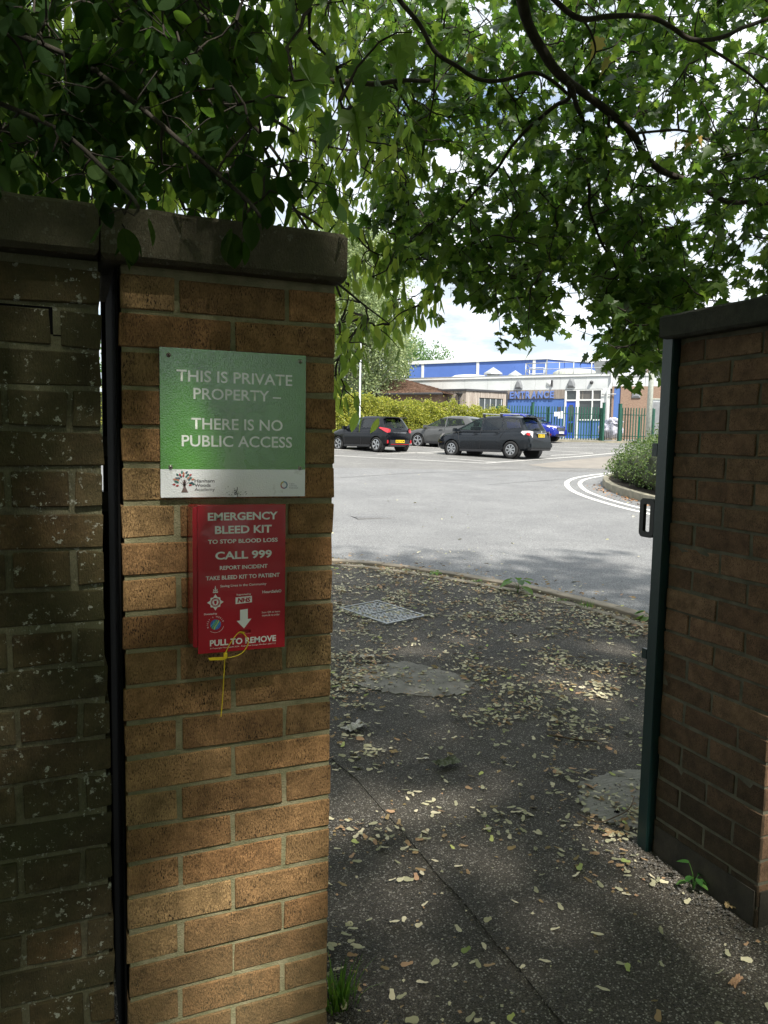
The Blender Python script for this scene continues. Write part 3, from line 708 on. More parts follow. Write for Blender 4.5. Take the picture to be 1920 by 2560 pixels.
# pale leaf print behind the lettering: stem with curled boughs and leaves
def leafprint(mb, u, v, ang, ln, wd, h=.00015):
    pts = []
    for k in range(9):
        t = k/8; w_ = math.sin(math.pi*t**.8)*wd*.5; pts.append((t*ln, w_))
    for k in range(7, 0, -1):
        t = k/8; w_ = math.sin(math.pi*t**.8)*wd*.5; pts.append((t*ln, -w_))
    h += .00002*(int(u*997+v*331) % 9)
    ca, sa = math.cos(R(ang)), math.sin(R(ang))
    mb.add([sg(u+(p[0]*ca-p[1]*sa), v-(p[0]*sa+p[1]*ca), h) for p in pts], [tuple(range(len(pts)))])
lp = MB()
for (u, v, a, l, w_) in ((.42, .40, 140, .15, .10), (.50, .42, 60, .13, .09), (.56, .47, 15, .14, .09), (.71, .44, 35, .13, .11), (.66, .34, 70, .13, .09), (.62, .27, 100, .12, .09), (.38, .60, 165, .14, .08), (.60, .55, 30, .12, .08), (.72, .60, -20, .13, .08), (.57, .66, -55, .16, .09), (.68, .66, -40, .13, .08), (.30, .36, 120, .12, .08), (.28, .50, 170, .12, .08)):
    leafprint(lp, u, v, a, l, w_)
lp.obj('leaf_print', M['sign_pale'], SGN_)
def bough(mb, cu, cv, r0, r1, a0, a1, w_, h=.00036):
    h += cu*.00004
    n = 18; vs = []
    for k in range(n+1):
        a = R(a0+(a1-a0)*k/n); r_ = r0+(r1-r0)*k/n; ww = w_*(1-.6*k/n)
        for s in (-1, 1): vs.append(sg(cu+(r_+s*ww)*math.cos(a), cv-(r_+s*ww)*math.sin(a), h))
    mb.add(vs, [(2*i, 2*i+1, 2*i+3, 2*i+2) for i in range(n)])
bp_ = MB(); bough(bp_, .33, .71, .12, .11, -40, 120, .018); bough(bp_, .66, .66, .125, .12, 220, 60, .018); bough(bp_, .56, .45, .11, .07, 200, 40, .015); bough(bp_, .36, .46, .10, .08, -30, 130, .012)
bp_.add([sg(.43, .805, .00042), sg(.58, .805, .00042), sg(.53, .66, .00042), sg(.55, .42, .00042), sg(.50, .42, .00042), sg(.48, .64, .00042)], [(0, 1, 2, 3, 4, 5)])
bp_.obj('bough_print', M['sign_pale2'], SGN_)
gtext('THIS IS PRIVATE', .108, .90, .141, .219); gtext('PROPERTY –', .218, .82, .258, .334); gtext('THERE IS NO', .203, .833, .459, .537); gtext('PUBLIC ACCESS', .139, .902, .576, .654)
# tree emblem
tr_ = MB(); cu, cv = .155, .90
tr_.add([sg(cu-.022, cv+.065, .0006), sg(cu+.024, cv+.065, .0006), sg(cu+.009, cv+.03, .0006), sg(cu+.008, cv-.02, .0006), sg(cu-.007, cv-.02, .0006), sg(cu-.007, cv+.03, .0006)], [(0, 1, 2, 3, 4, 5)])
for a in (20, 55, 90, 125, 160):
    p0 = (cu, cv+.02); p1 = (cu+.04*math.cos(R(a)), cv-.04*math.sin(R(a))); n_ = (-.003*math.sin(R(a)), -.003*math.cos(R(a)))
    tr_.add([sg(p0[0]-n_[0], p0[1]-n_[1], .0006), sg(p0[0]+n_[0], p0[1]+n_[1], .0006), sg(p1[0], p1[1], .0006)], [(0, 1, 2)])
tr_.obj('emblem_trunk', M['ink_brown'], SGN_)
cols = [(.45, .05, .05), (.02, .12, .10), (.08, .12, .16), (.55, .22, .12), (.03, .16, .13)]
for ci, c in enumerate(cols):
    mb = MB(); rr = random.Random(ci)
    for k in range(26):
        if k % 5 != ci: continue
        if k < 11: a = -15+210*k/10; r_ = .042
        else: a = -5+190*(k-11)/14; r_ = .068 if k % 2 else .056
        leafprint(mb, cu-.004+r_*.78*math.cos(R(a)), cv-r_*math.sin(R(a))+.005, a+rr.uniform(-25, 25), .024, .014, .0006)
    mb.obj('emblem_leaf', tint('emblem_%d' % ci, c), SGN_)
gtext('Hanham', .222, .356, .875, .898, M['ink'], .012); gtext('Woods', .222, .330, .905, .928, M['ink'], .012); gtext('Academy', .222, .358, .934, .963, M['ink'], .0)
# ring of coloured strokes
rc = [(.02, .12, .2), (.02, .25, .42), (.45, .4, .02), (.5, .3, .03), (.4, .03, .06), (.25, .02, .12), (.05, .08, .3), (.03, .2, .25)]
for k in range(8):
    mb = MB(); a = 45*k
    for j in range(2):
        aa = a+22*j; vs = []
        for q in range(5):
            t = q/4; an = R(aa+38*t); r_ = .019+.008*t; ww = .0045*(1-t*.8)
            for s in (-1, 1): vs.append(sg(.845+(r_+s*ww)*math.cos(an), .918-(r_+s*ww)*math.sin(an)*1.03, .0006))
        mb.add(vs, [(2*i, 2*i+1, 2*i+3, 2*i+2) for i in range(4)])
    mb.obj('ring_stroke', tint('ring_%d' % k, rc[k]), SGN_)
gtext('Cabot', .885, .921, .905, .914, M['ink'], 0); gtext('Learning', .885, .937, .919, .930, M['ink'], 0); gtext('Federation', .885, .948, .934, .943, M['ink'], 0)
for (u, v, dk) in ((.058, .05, 1), (.957, .042, 0), (.065, .793, 0), (.962, .797, 0)):
    p = sg(u, v); tf = lambda q, p=p: Vector((p[0]+q.x, p[1]-q.z, p[2]+q.y))
    s = MB().lathe([(0, .004), (.0018, .0038), (.0036, .0024), (.0042, .0004), (.0046, 0)], 14, tf)
    so_ = s.obj('screw', M['ink_brown'] if dk else M['screw'], SGN_, smooth=True)
    for r_ in (45, -45): MB().box((p[0], p[1]-.0040, p[2]), (.0042, .0006, .0007), Matrix.Rotation(R(r_), 3, 'Y')).obj('screw_slot', M['black'], so_)
# scorch and dirt where something burned under the sign
mb = MB(); rr = random.Random(12)
for k in range(46):
    u = .52+rr.gauss(0, .045); v = .985-abs(rr.gauss(0, .022)); s = rr.uniform(.0015, .005)
    if v > .999: continue
    n_ = rr.randint(4, 6); mb.add([sg(u+s*rr.uniform(.4, 1.2)*math.cos(2*math.pi*q/n_), v+s*rr.uniform(.4, 1.1)*math.sin(2*math.pi*q/n_), .0016) for q in range(n_)], [tuple(range(n_))])
mb.tube([sg(.515, 1.0, .003), sg(.507, .965, .002), sg(.512, .945, .002), (sg(.512, .93, .002))], .0006, 4); mb.tube([sg(.507, .965, .002), sg(.498, .95, .002)], .0005, 4)
mb.obj('scorch_mark', M['black'], SGN_)

# ================================================================ red emergency box
BX = thing('bleed_kit_box', 'red metal EMERGENCY BLEED KIT box with white lettering, fixed under the green sign', 'first aid box', (.22, -.04, 1.04))
m = mat('red_enamel', (.42, .012, .022), (.38, .010, .02), scale=4, rough=.2, coat=.5, bump=.0002, bscale=50); M['red'] = m
BX0, BX1, BZ0, BZ1, BY = .1340, .3105, 1.0385, 1.3355, -.079
MB().span((BX0-.0085, -.0725, BZ0+.012), (BX1-.004, .0, BZ1-.004)).obj('box_body', M['red'], BX, bevel=.002)
# front plate: a lid with a returned rim, slot cut through it
def bx(u, v, h=0): return (BX0+(BX1-BX0)*u, BY-h, BZ1-(BZ1-BZ0)*v)
sl_ = [(.462, .870), (.485, .863), (.575, .859), (.592, .866), (.575, .876), (.480, .881)]
mb = MB()
xs = [0, .462, .592, 1]; zs = [0, .859, .881, 1]
vs = []
for y in (0, .006):
    for v in zs:
        for u in xs: p = bx(u, v); vs.append((p[0], p[1]+y, p[2]))
for i in range(3):
    for j in range(3):
        if i == 1 and j == 1: continue
        a = i*4+j; mb.f += [(a, a+1, a+5, a+4), (16+a, 16+a+4, 16+a+5, 16+a+1)]
for (a, b_) in ((0, 1), (1, 2), (2, 3), (3, 7), (7, 11), (11, 15), (15, 14), (14, 13), (13, 12), (12, 8), (8, 4), (4, 0), (5, 9), (9, 10), (10, 6), (6, 5)): mb.f.append((a, 16+a, 16+b_, b_))
mb.v = vs
lid = mb.obj('front_plate', M['red'], BX, recalc=True)
md = lid.modifiers.new('edge', 'BEVEL'); md.width = .0014; md.segments = 3; md.limit_method = 'ANGLE'
MB().box((BX0+(BX1-BX0)*.527, -.0715, BZ1-(BZ1-BZ0)*.87), (.024, .001, .008)).obj('slot_shadow_plate', M['black'], BX)
def btf(x, y, e=0): return bx(x, 1-y, .0004+e)
def bt(t, u0, u1, v0, v1, bold=.022, **k): return lettering(t, btf, u0, u1, 1-v1, 1-v0, k.pop('m', M['print_white']), BX, bold=bold, **k)
bt('EMERGENCY', .112, .906, .050, .104, .03); bt('BLEED KIT', .19, .836, .140, .193, .03); bt('TO STOP BLOOD LOSS', .113, .906, .230, .258)
bt('CALL 999', .193, .838, .312, .367, .03); bt('REPORT INCIDENT', .243, .788, .409, .436); bt('TAKE BLEED KIT TO PATIENT', .088, .932, .474, .502)
bt('Saving Lives in the Community', .248, .776, .537, .558, .012); bt('HeartSafe®', .73, .953, .591, .611, .02)
bt('Supported by', .431, .597, .604, .619, .02); bt('Donated by', .067, .212, .724, .739, .02)
bt('Scan QR to learn', .724, .938, .738, .752, .004); bt('more & re-order', .728, .934, .758, .772, .004)
bt('PULL TO REMOVE', .130, .893, .909, .952, .03); bt('© Copyright HeartSafe® 2024 - Registered Design Number: 6341113', .130, .886, .962, .974, .004)
def bpoly(pts, m, name, h=.0004): return MB().add([bx(u, v, h) for u, v in pts], [tuple(range(len(pts)))]).obj(name, m, BX)
bpoly([(.472, .716), (.560, .712), (.560, .783), (.602, .781), (.517, .846), (.434, .791), (.472, .788)][::-1], M['print_white'], 'arrow')
bpoly([(.420, .628), (.608, .624), (.608, .668), (.420, .674)], M['print_white'], 'nhs_panel')
lettering('NHS', lambda x, y, e=0: bx(x, 1-y, .0008), .440, .592, 1-.665, 1-.633, M['red'], BX, bold=.05, name='nhs_lettering', shear=.18)
# crest: eight pointed star, roundel, crown
c0, c1 = .193, .653; sc = .093
pts = []
for k in range(16):
    a = R(22.5*k); r_ = sc if k % 4 == 0 else (.80*sc if k % 4 == 2 else .66*sc); pts.append((c0+r_*math.cos(a), c1-r_*math.sin(a)*.6))
bpoly(pts, M['print_white'], 'crest_star')
def disc(cu, cv, r_, m, name, h, n=24, asp=.594): return bpoly([(cu+r_*math.cos(2*math.pi*k/n), cv+r_*asp*math.sin(2*math.pi*k/n)) for k in range(n)], m, name, h)
def annulus(cu, cv, r0, r1, m, name, h, a0=0, a1=360, n=32, asp=.594):
    mb = MB()
    for k in range(n+1):
        a = R(a0+(a1-a0)*k/n)
        for r_ in (r0, r1): mb.v.append(bx(cu+r_*math.cos(a), cv-r_*asp*math.sin(a), h))
    mb.f = [(2*i, 2*i+1, 2*i+3, 2*i+2) for i in range(n)]; return mb.obj(name, m, BX)
annulus(c0, c1, .034, .052, M['red'], 'crest_ring', .0007); disc(c0, c1, .031, M['print_white'], 'crest_centre', .0007)
bpoly([(c0-.016, c1-.012), (c0+.016, c1-.012), (c0+.014, c1+.006), (c0, c1+.016), (c0-.014, c1+.006)], M['red'], 'crest_shield', .001)
bpoly([(c0-.011, c1-.009), (c0-.002, c1-.009), (c0-.002, c1+.009), (c0-.010, c1+.004)], M['print_white'], 'crest_shield_field', .0006)
def arctext(t, cu, cv, r_, a0, a1, h, hgt, m, asp=.594, h0=.0004):
    n_ = len(t)
    for i, chh in enumerate(t):
        if chh == ' ': continue
        a = R(a0+(a1-a0)*(i+.5)/n_); s = -1 if a1 > a0 else 1
        def tf(x, y, e=0, a=a):
            rr_ = r_+(y if s > 0 else -y)*hgt; an = a-(x*hgt*.8)/r_*s
            return bx(cu+rr_*math.cos(an), cv-rr_*asp*math.sin(an), h0)
        lettering(chh, tf, -.5, .5, .65 if chh == "'" else 0, 1, m, BX, bold=.01, name='ring_letter', keep=True)
arctext('AVON & SOMERSET', c0, c1, .0375, 200, -20, 0, .010, M['print_white'], h0=.001)
arctext('CONSTABULARY', c0, c1, .0475, 215, 325, 0, .010, M['print_white'], h0=.001)
cw = MB()
for (u, v, a, b_) in ((0, -.068, .030, .004), (0, -.082, .024, .003), (0, -.094, .008, .006), (0, -.105, .004, .006)):
    cw.add([bx(c0-a, c1+v-b_, .0005), bx(c0+a, c1+v-b_, .0005), bx(c0+a*.9, c1+v+b_, .0005), bx(c0-a*.9, c1+v+b_, .0005)], [(0, 1, 2, 3)])
for s in (-1, 0, 1):
    cw.add([bx(c0+s*.018-.004, c1-.070, .0005), bx(c0+s*.018+.004, c1-.070, .0005), bx(c0+s*.02+.003, c1-.09, .0005), bx(c0+s*.02-.003, c1-.09, .0005)], [(0, 1, 2, 3)])
cw.obj('crest_crown', M['print_white'], BX)
# round charity emblem
m0, m1 = .195, .805
arctext("MIKEY'S WORLD", m0, m1, .082, 205, 15, 0, .017, M['print_white'])
annulus(m0, m1, .091, .095, M['print_white'], 'emblem_arc', .0004, 290, 345); annulus(m0, m1, .091, .094, M['print_white'], 'emblem_arc', .0004, 230, 285)
disc(m0, m1, .060, tint('emblem_blue', (.02, .10, .42)), 'emblem_globe', .0004)
ec = [(.05, .35, .55), (.12, .45, .10), (.35, .60, .12), (.03, .30, .60)]
for k in range(4):
    x_ = -.042+.026*k; hh = math.sqrt(max(.0, .056**2-x_**2))
    mb = MB(); n_ = 8
    for q in range(n_+1):
        t = q/n_*2-1; off = .012*math.sin(t*2.2)+.016*t
        for s in (-1, 1):
            uu = x_+off+s*.008; rr_ = math.hypot(uu, t*hh); f_ = min(1, .059/max(rr_, 1e-5))
            mb.v.append(bx(m0+uu*f_, m1-t*hh*.594*f_, .0008))
    mb.f = [(2*i, 2*i+1, 2*i+3, 2*i+2) for i in range(n_)]
    mb.obj('emblem_band', tint('emblem_band_%d' % k, ec[k]), BX)
# yellow pull-tight seal
SE = thing('plastic_seal', 'yellow plastic pull tight seal looped through the slot of the red box', 'cable tie', (.20, -.09, 1.03))
def px_(cx, cy, Y):       # point on the plane y = Y seen at these notes' position
    x, y = 440+.2712*cx, 1220+.2712*cy; d = ray(x, y); t = (Y-CAM.y)/d.y; return CAM+d*t
def seal_curve(pts, n=8):
    out = []; P = [px_(*p) for p in pts]
    for i in range(len(P)-1):
        p0, p1, p2, p3 = P[max(i-1, 0)], P[i], P[i+1], P[min(i+2, len(P)-1)]
        for k in range(n):
            t = k/n; out.append(.5*((2*p1)+(p2-p0)*t+(2*p0-5*p1+4*p2-p3)*t*t+(3*p1-p0-3*p2+p3)*t**3))
    out.append(P[-1]); return out
def beaded(name, C, parent):
    mb = MB(); C2 = []; 
    for a, b_ in zip(C, C[1:]):
        for k in range(3): C2.append(a.lerp(b_, k/3))
    C2.append(C[-1]); rs = [.0008+(.00045 if i % 2 else 0) for i in range(len(C2))]
    mb.tube(C2, rs, 6); return mb.obj(name, M['plastic_yellow'], parent, smooth=True)
beaded('seal_loop', seal_curve([(640, 1338, -.072), (615, 1330, -.082), (580, 1331, -.086), (540, 1375, -.087), (490, 1450, -.088), (455, 1525, -.089)]), SE)
beaded('seal_loop', seal_curve([(590, 1333, -.072), (625, 1345, -.084), (655, 1385, -.088), (668, 1420, -.09), (650, 1470, -.09), (610, 1520, -.09), (550, 1550, -.09), (480, 1565, -.089)]), SE)
beaded('seal_tail', seal_curve([(450, 1575, -.089), (443, 1700, -.083), (432, 1900, -.07), (415, 2108, -.062)], 10), SE)
a, b_ = px_(437, 1560, -.089), px_(474, 1530, -.089); MB().box(((a+b_)/2), (.0072, .006, .0115)).obj('seal_clasp', M['plastic_yellow'], SE, bevel=.001)
vs = [px_(295, 1566, -.089), px_(440, 1558, -.089), px_(472, 1572, -.089), px_(440, 1587, -.089), px_(310, 1589, -.089)]
MB().add(vs+[v+Vector((0, .0012, 0)) for v in vs], [(0, 1, 2, 3, 4), (9, 8, 7, 6, 5)]+[(i, 5+i, 5+(i+1) % 5, (i+1) % 5) for i in range(5)]).obj('seal_tag', M['plastic_yellow'], SE, recalc=True)

# ================================================================ buildings
def P2(px, d):
    p = at(px, 1100, d); return Vector((p.x, p.y, 0))
GB = 1.77      # level of the ground in front of the buildings
def c2f(x, y): return 820+.5304*x, 660+.5304*y
class Wall:
    """a vertical wall through two plan points, measured along s (metres) and z, with n pointing out"""
    def __init__(s, A, B):
        s.A, s.B = A, B; s.t = (B-A).normalized(); s.L = (B-A).length; s.n = Vector((s.t.y, -s.t.x, 0))
        if s.n.dot(Vector((CAM.x, CAM.y, 0))-A) < 0: s.n = -s.n
    def sz(s, cx, cy):
        d = ray(*c2f(cx, cy)); k = (s.A-CAM).dot(s.n)/d.dot(s.n); p = CAM+d*k; return (Vector((p.x, p.y, 0))-s.A).dot(s.t), p.z
    def pt(s, a, z, h=0): return s.A+s.t*a+s.n*h+Vector((0, 0, z))
    def box(s, mb, s0, s1, z0, z1, h0, h1):
        vs = [s.pt(a, z, h) for a in (s0, s1) for z in (z0, z1) for h in (h0, h1)]
        return mb.add(vs, [(0, 1, 3, 2), (4, 6, 7, 5), (0, 4, 5, 1), (2, 3, 7, 6), (0, 2, 6, 4), (1, 5, 7, 3)])
    def rect(s, cx0, cy0, cx1, cy1):
        a, _ = s.sz(cx0, (cy0+cy1)/2); b, _ = s.sz(cx1, (cy0+cy1)/2); _, z1 = s.sz((cx0+cx1)/2, cy0); _, z0 = s.sz((cx0+cx1)/2, cy1)
        return (min(a, b), max(a, b), z0, z1)
    def part(s, name, m, parent, r, h0, h1, bevel=0): mb = MB(); s.box(mb, r[0], r[1], r[2], r[3], h0, h1); return mb.obj(name, m, parent, recalc=True, bevel=bevel)
F1 = Wall(P2(1059-60, 57.6), P2(1525, 50)); F2 = Wall(P2(1525, 50), P2(1800, 48.2))
sL, zf = F1.sz(1110, 523); s_r = F1.L
zF = F1.sz(1310, 516)[1]; zTB = F1.sz(1110, 592)[1]; zBL = F1.sz(1110, 636)[1]; sBl = F1.sz(820, 640)[0]
EB = thing('school_entrance_building', 'low school wing with white fascia, blue walls and blue ENTRANCE lettering behind the green fence', 'building', (F1.A.x, F1.A.y, GB))
core = MB()
poly = [F1.pt(0, 0, -.3), F1.pt(s_r, 0, -.3), F2.pt(F2.L, 0, -.3), F2.pt(F2.L, 0, -14), F1.pt(s_r, 0, -14), F1.pt(0, 0, -9)]
core.prism([(p.x, p.y) for p in poly], GB-.4, zF-.25); core.obj('wall', M['render_white'], EB, recalc=True)
rf = MB(); rf.prism([(p.x, p.y) for p in [F1.pt(0, 0, -.05), F1.pt(s_r, 0, -.05), F2.pt(F2.L, 0, -.05), F2.pt(F2.L, 0, -13.9), F1.pt(s_r, 0, -13.9), F1.pt(0, 0, -8.9)]], zF-.245, zF-.1); roof = rf.obj('roof', M['roof_felt'], EB, recalc=True)
# fascia in panels with fine joints
n = 9
for k in range(n):
    a, b_ = s_r*k/n, s_r*(k+1)/n; F1.part('fascia_panel', M['render_white'], EB, (a+.006, b_-.006, zTB+.01, zF-.16), -.3, 0)
F1.part('roof_edge', M['white_paint'], EB, (0, s_r+.05, zF-.155, zF), -.3, .07); F1.part('fascia_lip', M['galv'], EB, (0, s_r+.05, zF, zF+.035), -.32, .09)
a0 = F1.sz(1290, 620)[0]
# timber band as separate upright boards
tb = MB(); x = F1.sz(700, 615)[0]
rr = random.Random(5); x1 = F1.sz(1116, 615)[0]
while x < x1:
    F1.box(tb, x+.004, min(x+.12, x1)-.004, zBL+.02, zTB, -.3, .02+rr.uniform(-.006, .006)); x += .12
o = tb.obj('cladding_board', M['timber'], EB, recalc=True); o['kind'] = 'stuff'
bw = MB()
xx = F1.sz(700, 640)[0]; x1 = F1.sz(1113, 640)[0]; k = 0
while xx < x1-.02:
    F1.part('blue_wall_panel', M['blue_wall'], EB, (xx+.004, min(xx+1.05, x1)-.004, GB-.3, zBL), -.3, 0); xx += 1.05
F1.part('timber_trim', M['dark_trim'], EB, (F1.sz(820, 640)[0], x1, zBL, zBL+.018), -.3, .035)
# lettering
r_ = F1.rect(858, 602, 1070, 634)
_, zl0 = F1.sz(960, 634); _, zl1 = F1.sz(960, 600)
mE = M['blue_door']; mE = mat('letter_blue', (.12, .20, .50), (.11, .18, .45), rough=.5); sgl = (r_[1]-r_[0])/8
wid = {'E': .86, 'N': 1.05, 'T': .9, 'R': 1.0, 'A': 1.1, 'C': 1.05}; tot = sum(wid[c] for c in 'ENTRANCE'); x = r_[0]
for c in 'ENTRANCE':
    w_ = (r_[1]-r_[0])*wid[c]/tot
    lettering(c, lambda X, Y, e=0: F1.pt(X, Y, .06+e), x+.05*w_, x+.86*w_, zl0, zl1, mE, EB, bold=.035, ext=.05, name='sign_letter'); x += w_
# door and windows
mg = mat('window_glass', (.035, .045, .045), (.02, .028, .028), scale=1.5, rough=.06, spec=.8); M['glass'] = mg
mg2 = mat('window_interior', (.10, .09, .075), (.05, .05, .045), scale=.9, rough=.12, spec=.8)
fx = [F1.sz(1117, 640)[0], F1.sz(1176, 640)[0], F1.sz(1290, 640)[0]]
zt = F1.sz(1200, 592)[1]; zm = F1.sz(1200, 641)[1]; zb = F1.sz(1235, 735)[1]; xm = F1.sz(1246, 640)[0]; zdt = F1.sz(1145, 646)[1]
dr = F1.part('door', M['blue_door'], EB, (fx[0]+.1, fx[1]-.1, GB+.02, zdt), -.25, -.04)
F1.part('door_glass', M['glass'], dr, (fx[0]+.30, fx[1]-.28, GB+1.2, zdt-.25), -.04, -.03); F1.part('door_glass', M['glass'], dr, (fx[0]+.30, fx[1]-.28, GB+.45, GB+1.08), -.04, -.03)
F1.part('door_handle', M['galv'], dr, (fx[1]-.24, fx[1]-.20, GB+.9, GB+1.25), -.04, .02)
for (a, b_, z0, z1, mm_) in ((fx[0]+.1, fx[1]-.1, zdt+.1, zt-.06, M['glass']), (fx[1]+.12, xm-.04, zm+.05, zt-.06, mg2), (xm+.04, fx[2]-.06, zm+.05, zt-.06, mg2), (fx[1]+.12, xm-.04, zb+.04, zm-.05, M['glass']), (xm+.04, fx[2]-.06, zb+.04, zm-.05, M['glass'])):
    wn = F1.part('window', mm_, EB, (a, b_, z0, z1), -.2, -.08)
for (a, b_, z0, z1) in ((fx[0], fx[2], zt-.06, zt+.0), (fx[0]-.02, fx[0]+.1, GB, zt-.06), (fx[1]-.1, fx[1]+.12, GB, zt-.06), (xm-.04, xm+.04, zb+.04, zt-.06), (fx[2]-.06, fx[2]+.02, GB, zt-.06), (fx[0]+.1, fx[1]-.1, zdt, zdt+.1)):
    F1.part('window_frame', M['white_paint'], EB, (a, b_, z0, z1), -.2, .015)
for (a, b_) in ((fx[1]+.12, xm-.04), (xm+.04, fx[2]-.06)):
    F1.part('window_frame', M['white_paint'], EB, (a, b_, zm-.05, zm+.05), -.2, .012); F1.part('window_sill', M['white_paint'], EB, (a, b_, zb-.04, zb+.04), -.2, .06)
    F1.part('blue_wall_panel', M['blue_wall'], EB, (a, b_, GB, zb-.04), -.2, 0)
# blind in a window
F1.part('window_blind', mat('blind', (.30, .28, .24), rough=.9), EB, (fx[1]+.3, fx[1]+.34, zm+.05, zt-.06), -.08, -.07)
# pier at the corner with pipes
F1.part('corner_pier', M['white_paint'], EB, (fx[2]+.03, F1.sz(1328, 640)[0], GB, zTB+.01), -.3, .02)
dp = MB(); a_ = F1.sz(1318, 600)[0]; dp.tube([F1.pt(a_, GB, .12), F1.pt(a_, zTB-.15, .12), F1.pt(a_+.25, zTB+.4, .12), F1.pt(a_+.25, zF+.3, .12)], .05, 8); dp.obj('downpipe', M['white_paint'], EB, smooth=True)
dp = MB(); dp.tube([F1.pt(F1.sz(1293, 600)[0], zTB-.35, .1), F1.pt(F1.sz(1360, 600)[0], zTB-.35, .1)], .03, 6); dp.obj('downpipe', M['galv'], EB, smooth=True)
# right hand run: blue panel then brick
r_ = F2.rect(1335, 588, 1374, 830); F2.part('blue_wall_panel', M['blue_wall'], EB, (r_[0], r_[1], GB-.2, r_[3]), -.3, -.02)
zbk = F2.sz(1420, 577)[1]
brk = F2.part('brick_wall', M['far_brick'], EB, (r_[1]+.01, F2.L, GB-.3, zbk), -.3, .05); F2.part('brick_wall', M['far_brick'], EB, (.12, r_[0]-.01, GB-.3, zbk), -.3, .03)
F2.part('fascia_panel', M['render_white'], EB, (0.02, F2.L*.3, zbk+.01, zF-.16), -.3, 0); F2.part('fascia_panel', M['render_white'], EB, (F2.L*.3+.02, F2.L, zbk+.01, zF-.16), -.3, 0)
F2.part('roof_edge', M['white_paint'], EB, (.08, F2.L, zF-.155, zF), -.3, .07)
# bulkhead lamps and bell on the fascia
def bulk(W, cx, cy, name, m, s=.26, tri=True):
    a, z = W.sz(cx, cy); vs = []
    pr = [(-.5, -.45), (.5, -.45), (.46, 0), (.25, .45), (0, .58), (-.25, .45), (-.46, 0)]
    for h, k in ((0, 1), (.12, .86), (.17, .5)): vs += [W.pt(a+p[0]*s*k, z+p[1]*s*1.15*k, h) for p in pr]
    n_ = len(pr); fs = [tuple(range(2*n_, 3*n_))]+[(l*n_+i, l*n_+(i+1) % n_, (l+1)*n_+(i+1) % n_, (l+1)*n_+i) for l in (0, 1) for i in range(n_)]
    o = MB().add(vs, fs).obj(name, m, EB, recalc=True); return o
bulk(F1, 900, 570, 'bulkhead_lamp', M['lampgrey'], .56); bulk(F1, 1147, 563, 'bulkhead_lamp', M['lampgrey'], .56); bulk(F2, 1452, 612, 'bulkhead_lamp', M['lampgrey'], .6)
a, z = F1.sz(1044, 562); MB().lathe([(0, .1), (.14, .09), (.2, .03), (.2, 0)], 16, lambda p: F1.pt(a+p.x, z+p.y, p.z)).obj('alarm_bell', M['white_paint'], EB, smooth=True)
mb = MB(); F1.box(mb, a+.12, a+.24, z-.22, z+.2, 0, .1); mb.obj('bell_bracket', M['dark_trim'], EB)
a, z = F1.sz(1243, 558); mb = MB(); mb.lathe([(0, .18), (.09, .16), (.12, .06), (.12, 0)], 12, lambda p: F1.pt(a+p.x, z+p.y, p.z)); mb.obj('security_camera', M['dark_trim'], EB, smooth=True)
# roof level things
def roofpt(cx, cy, back): # a point seen at cx, cy standing back from the fascia
    d = ray(*c2f(cx, cy)); A = F1.A-F1.n*back; k = (A-CAM).dot(F1.n)/d.dot(F1.n); return CAM+d*k
for i, (cx, cy) in enumerate(((778, 530), (882, 534))):
    p = roofpt(cx, cy, 3); sc = 1.15 if i == 0 else .85
    mb = MB(); mb.lathe([(.42*sc, -.8), (.42*sc, .12*sc), (.62*sc, .12*sc), (.58*sc, .22*sc), (0, .60*sc)], 16, lambda q: p+q); mb.obj('roof_cowl', M['galv'], EB)
rl = MB(); pts = [roofpt(c, 500, .8) for c in (932, 1025, 1090, 1157, 1242, 1330, 1400)]
zr = roofpt(1157, 462, .8).z; zr2 = roofpt(1157, 492, .8).z
for p in pts: rl.tube([(p.x, p.y, zF-.2), (p.x, p.y, zr)], .035, 6)
for z_ in (zr, zr2): rl.tube([(p.x, p.y, z_) for p in pts], .03, 6)
b2 = [roofpt(c, 500, 4) for c in (950, 1018)]
for p in b2: rl.tube([(p.x, p.y, zF-.2), (p.x, p.y, zr)], .035, 6)
for z_ in (zr, zr2): rl.tube([(pts[0].x, pts[0].y, z_), (b2[0].x, b2[0].y, z_), (b2[1].x, b2[1].y, z_)], .03, 6)
rl.obj('roof_railing', M['galv'], EB, smooth=True)
d0 = roofpt(1262, 500, 2.2); mb = MB(); A_ = [roofpt(c, y, 2.2) for c, y in ((1262, 515), (1310, 515), (1345, 470), (1340, 456), (1250, 457))]
mb.add([p for p in A_]+[p-F1.n*1.1 for p in A_], [(0, 1, 2, 3, 4), (9, 8, 7, 6, 5)]+[(i, 5+i, 5+(i+1) % 5, (i+1) % 5) for i in range(5)]); mb.obj('roof_duct', M['duct'], EB, recalc=True)
A_ = [roofpt(c, y, 2.6) for c, y in ((1312, 515), (1360, 515), (1360, 466), (1335, 466))]
mb = MB().add([p for p in A_]+[p-F1.n*1.4 for p in A_], [(0, 1, 2, 3), (7, 6, 5, 4)]+[(i, 4+i, 4+(i+1) % 4, (i+1) % 4) for i in range(4)]); mb.obj('roof_duct', M['galv'], EB, recalc=True)
p = roofpt(1165, 520, 5); MB().lathe([(1.6, -.5), (1.6, .12), (1.3, .28), (.6, .36), (0, .38)], 20, lambda q: p+q).obj('roof_dome', M['pole'], EB, smooth=True)
p = roofpt(668, 540, 4); MB().lathe([(1.5, -.5), (1.5, .06), (1.2, .2), (.5, .28), (0, .30)], 20, lambda q: p+q).obj('roof_dome', M['render_white'], EB, smooth=True)

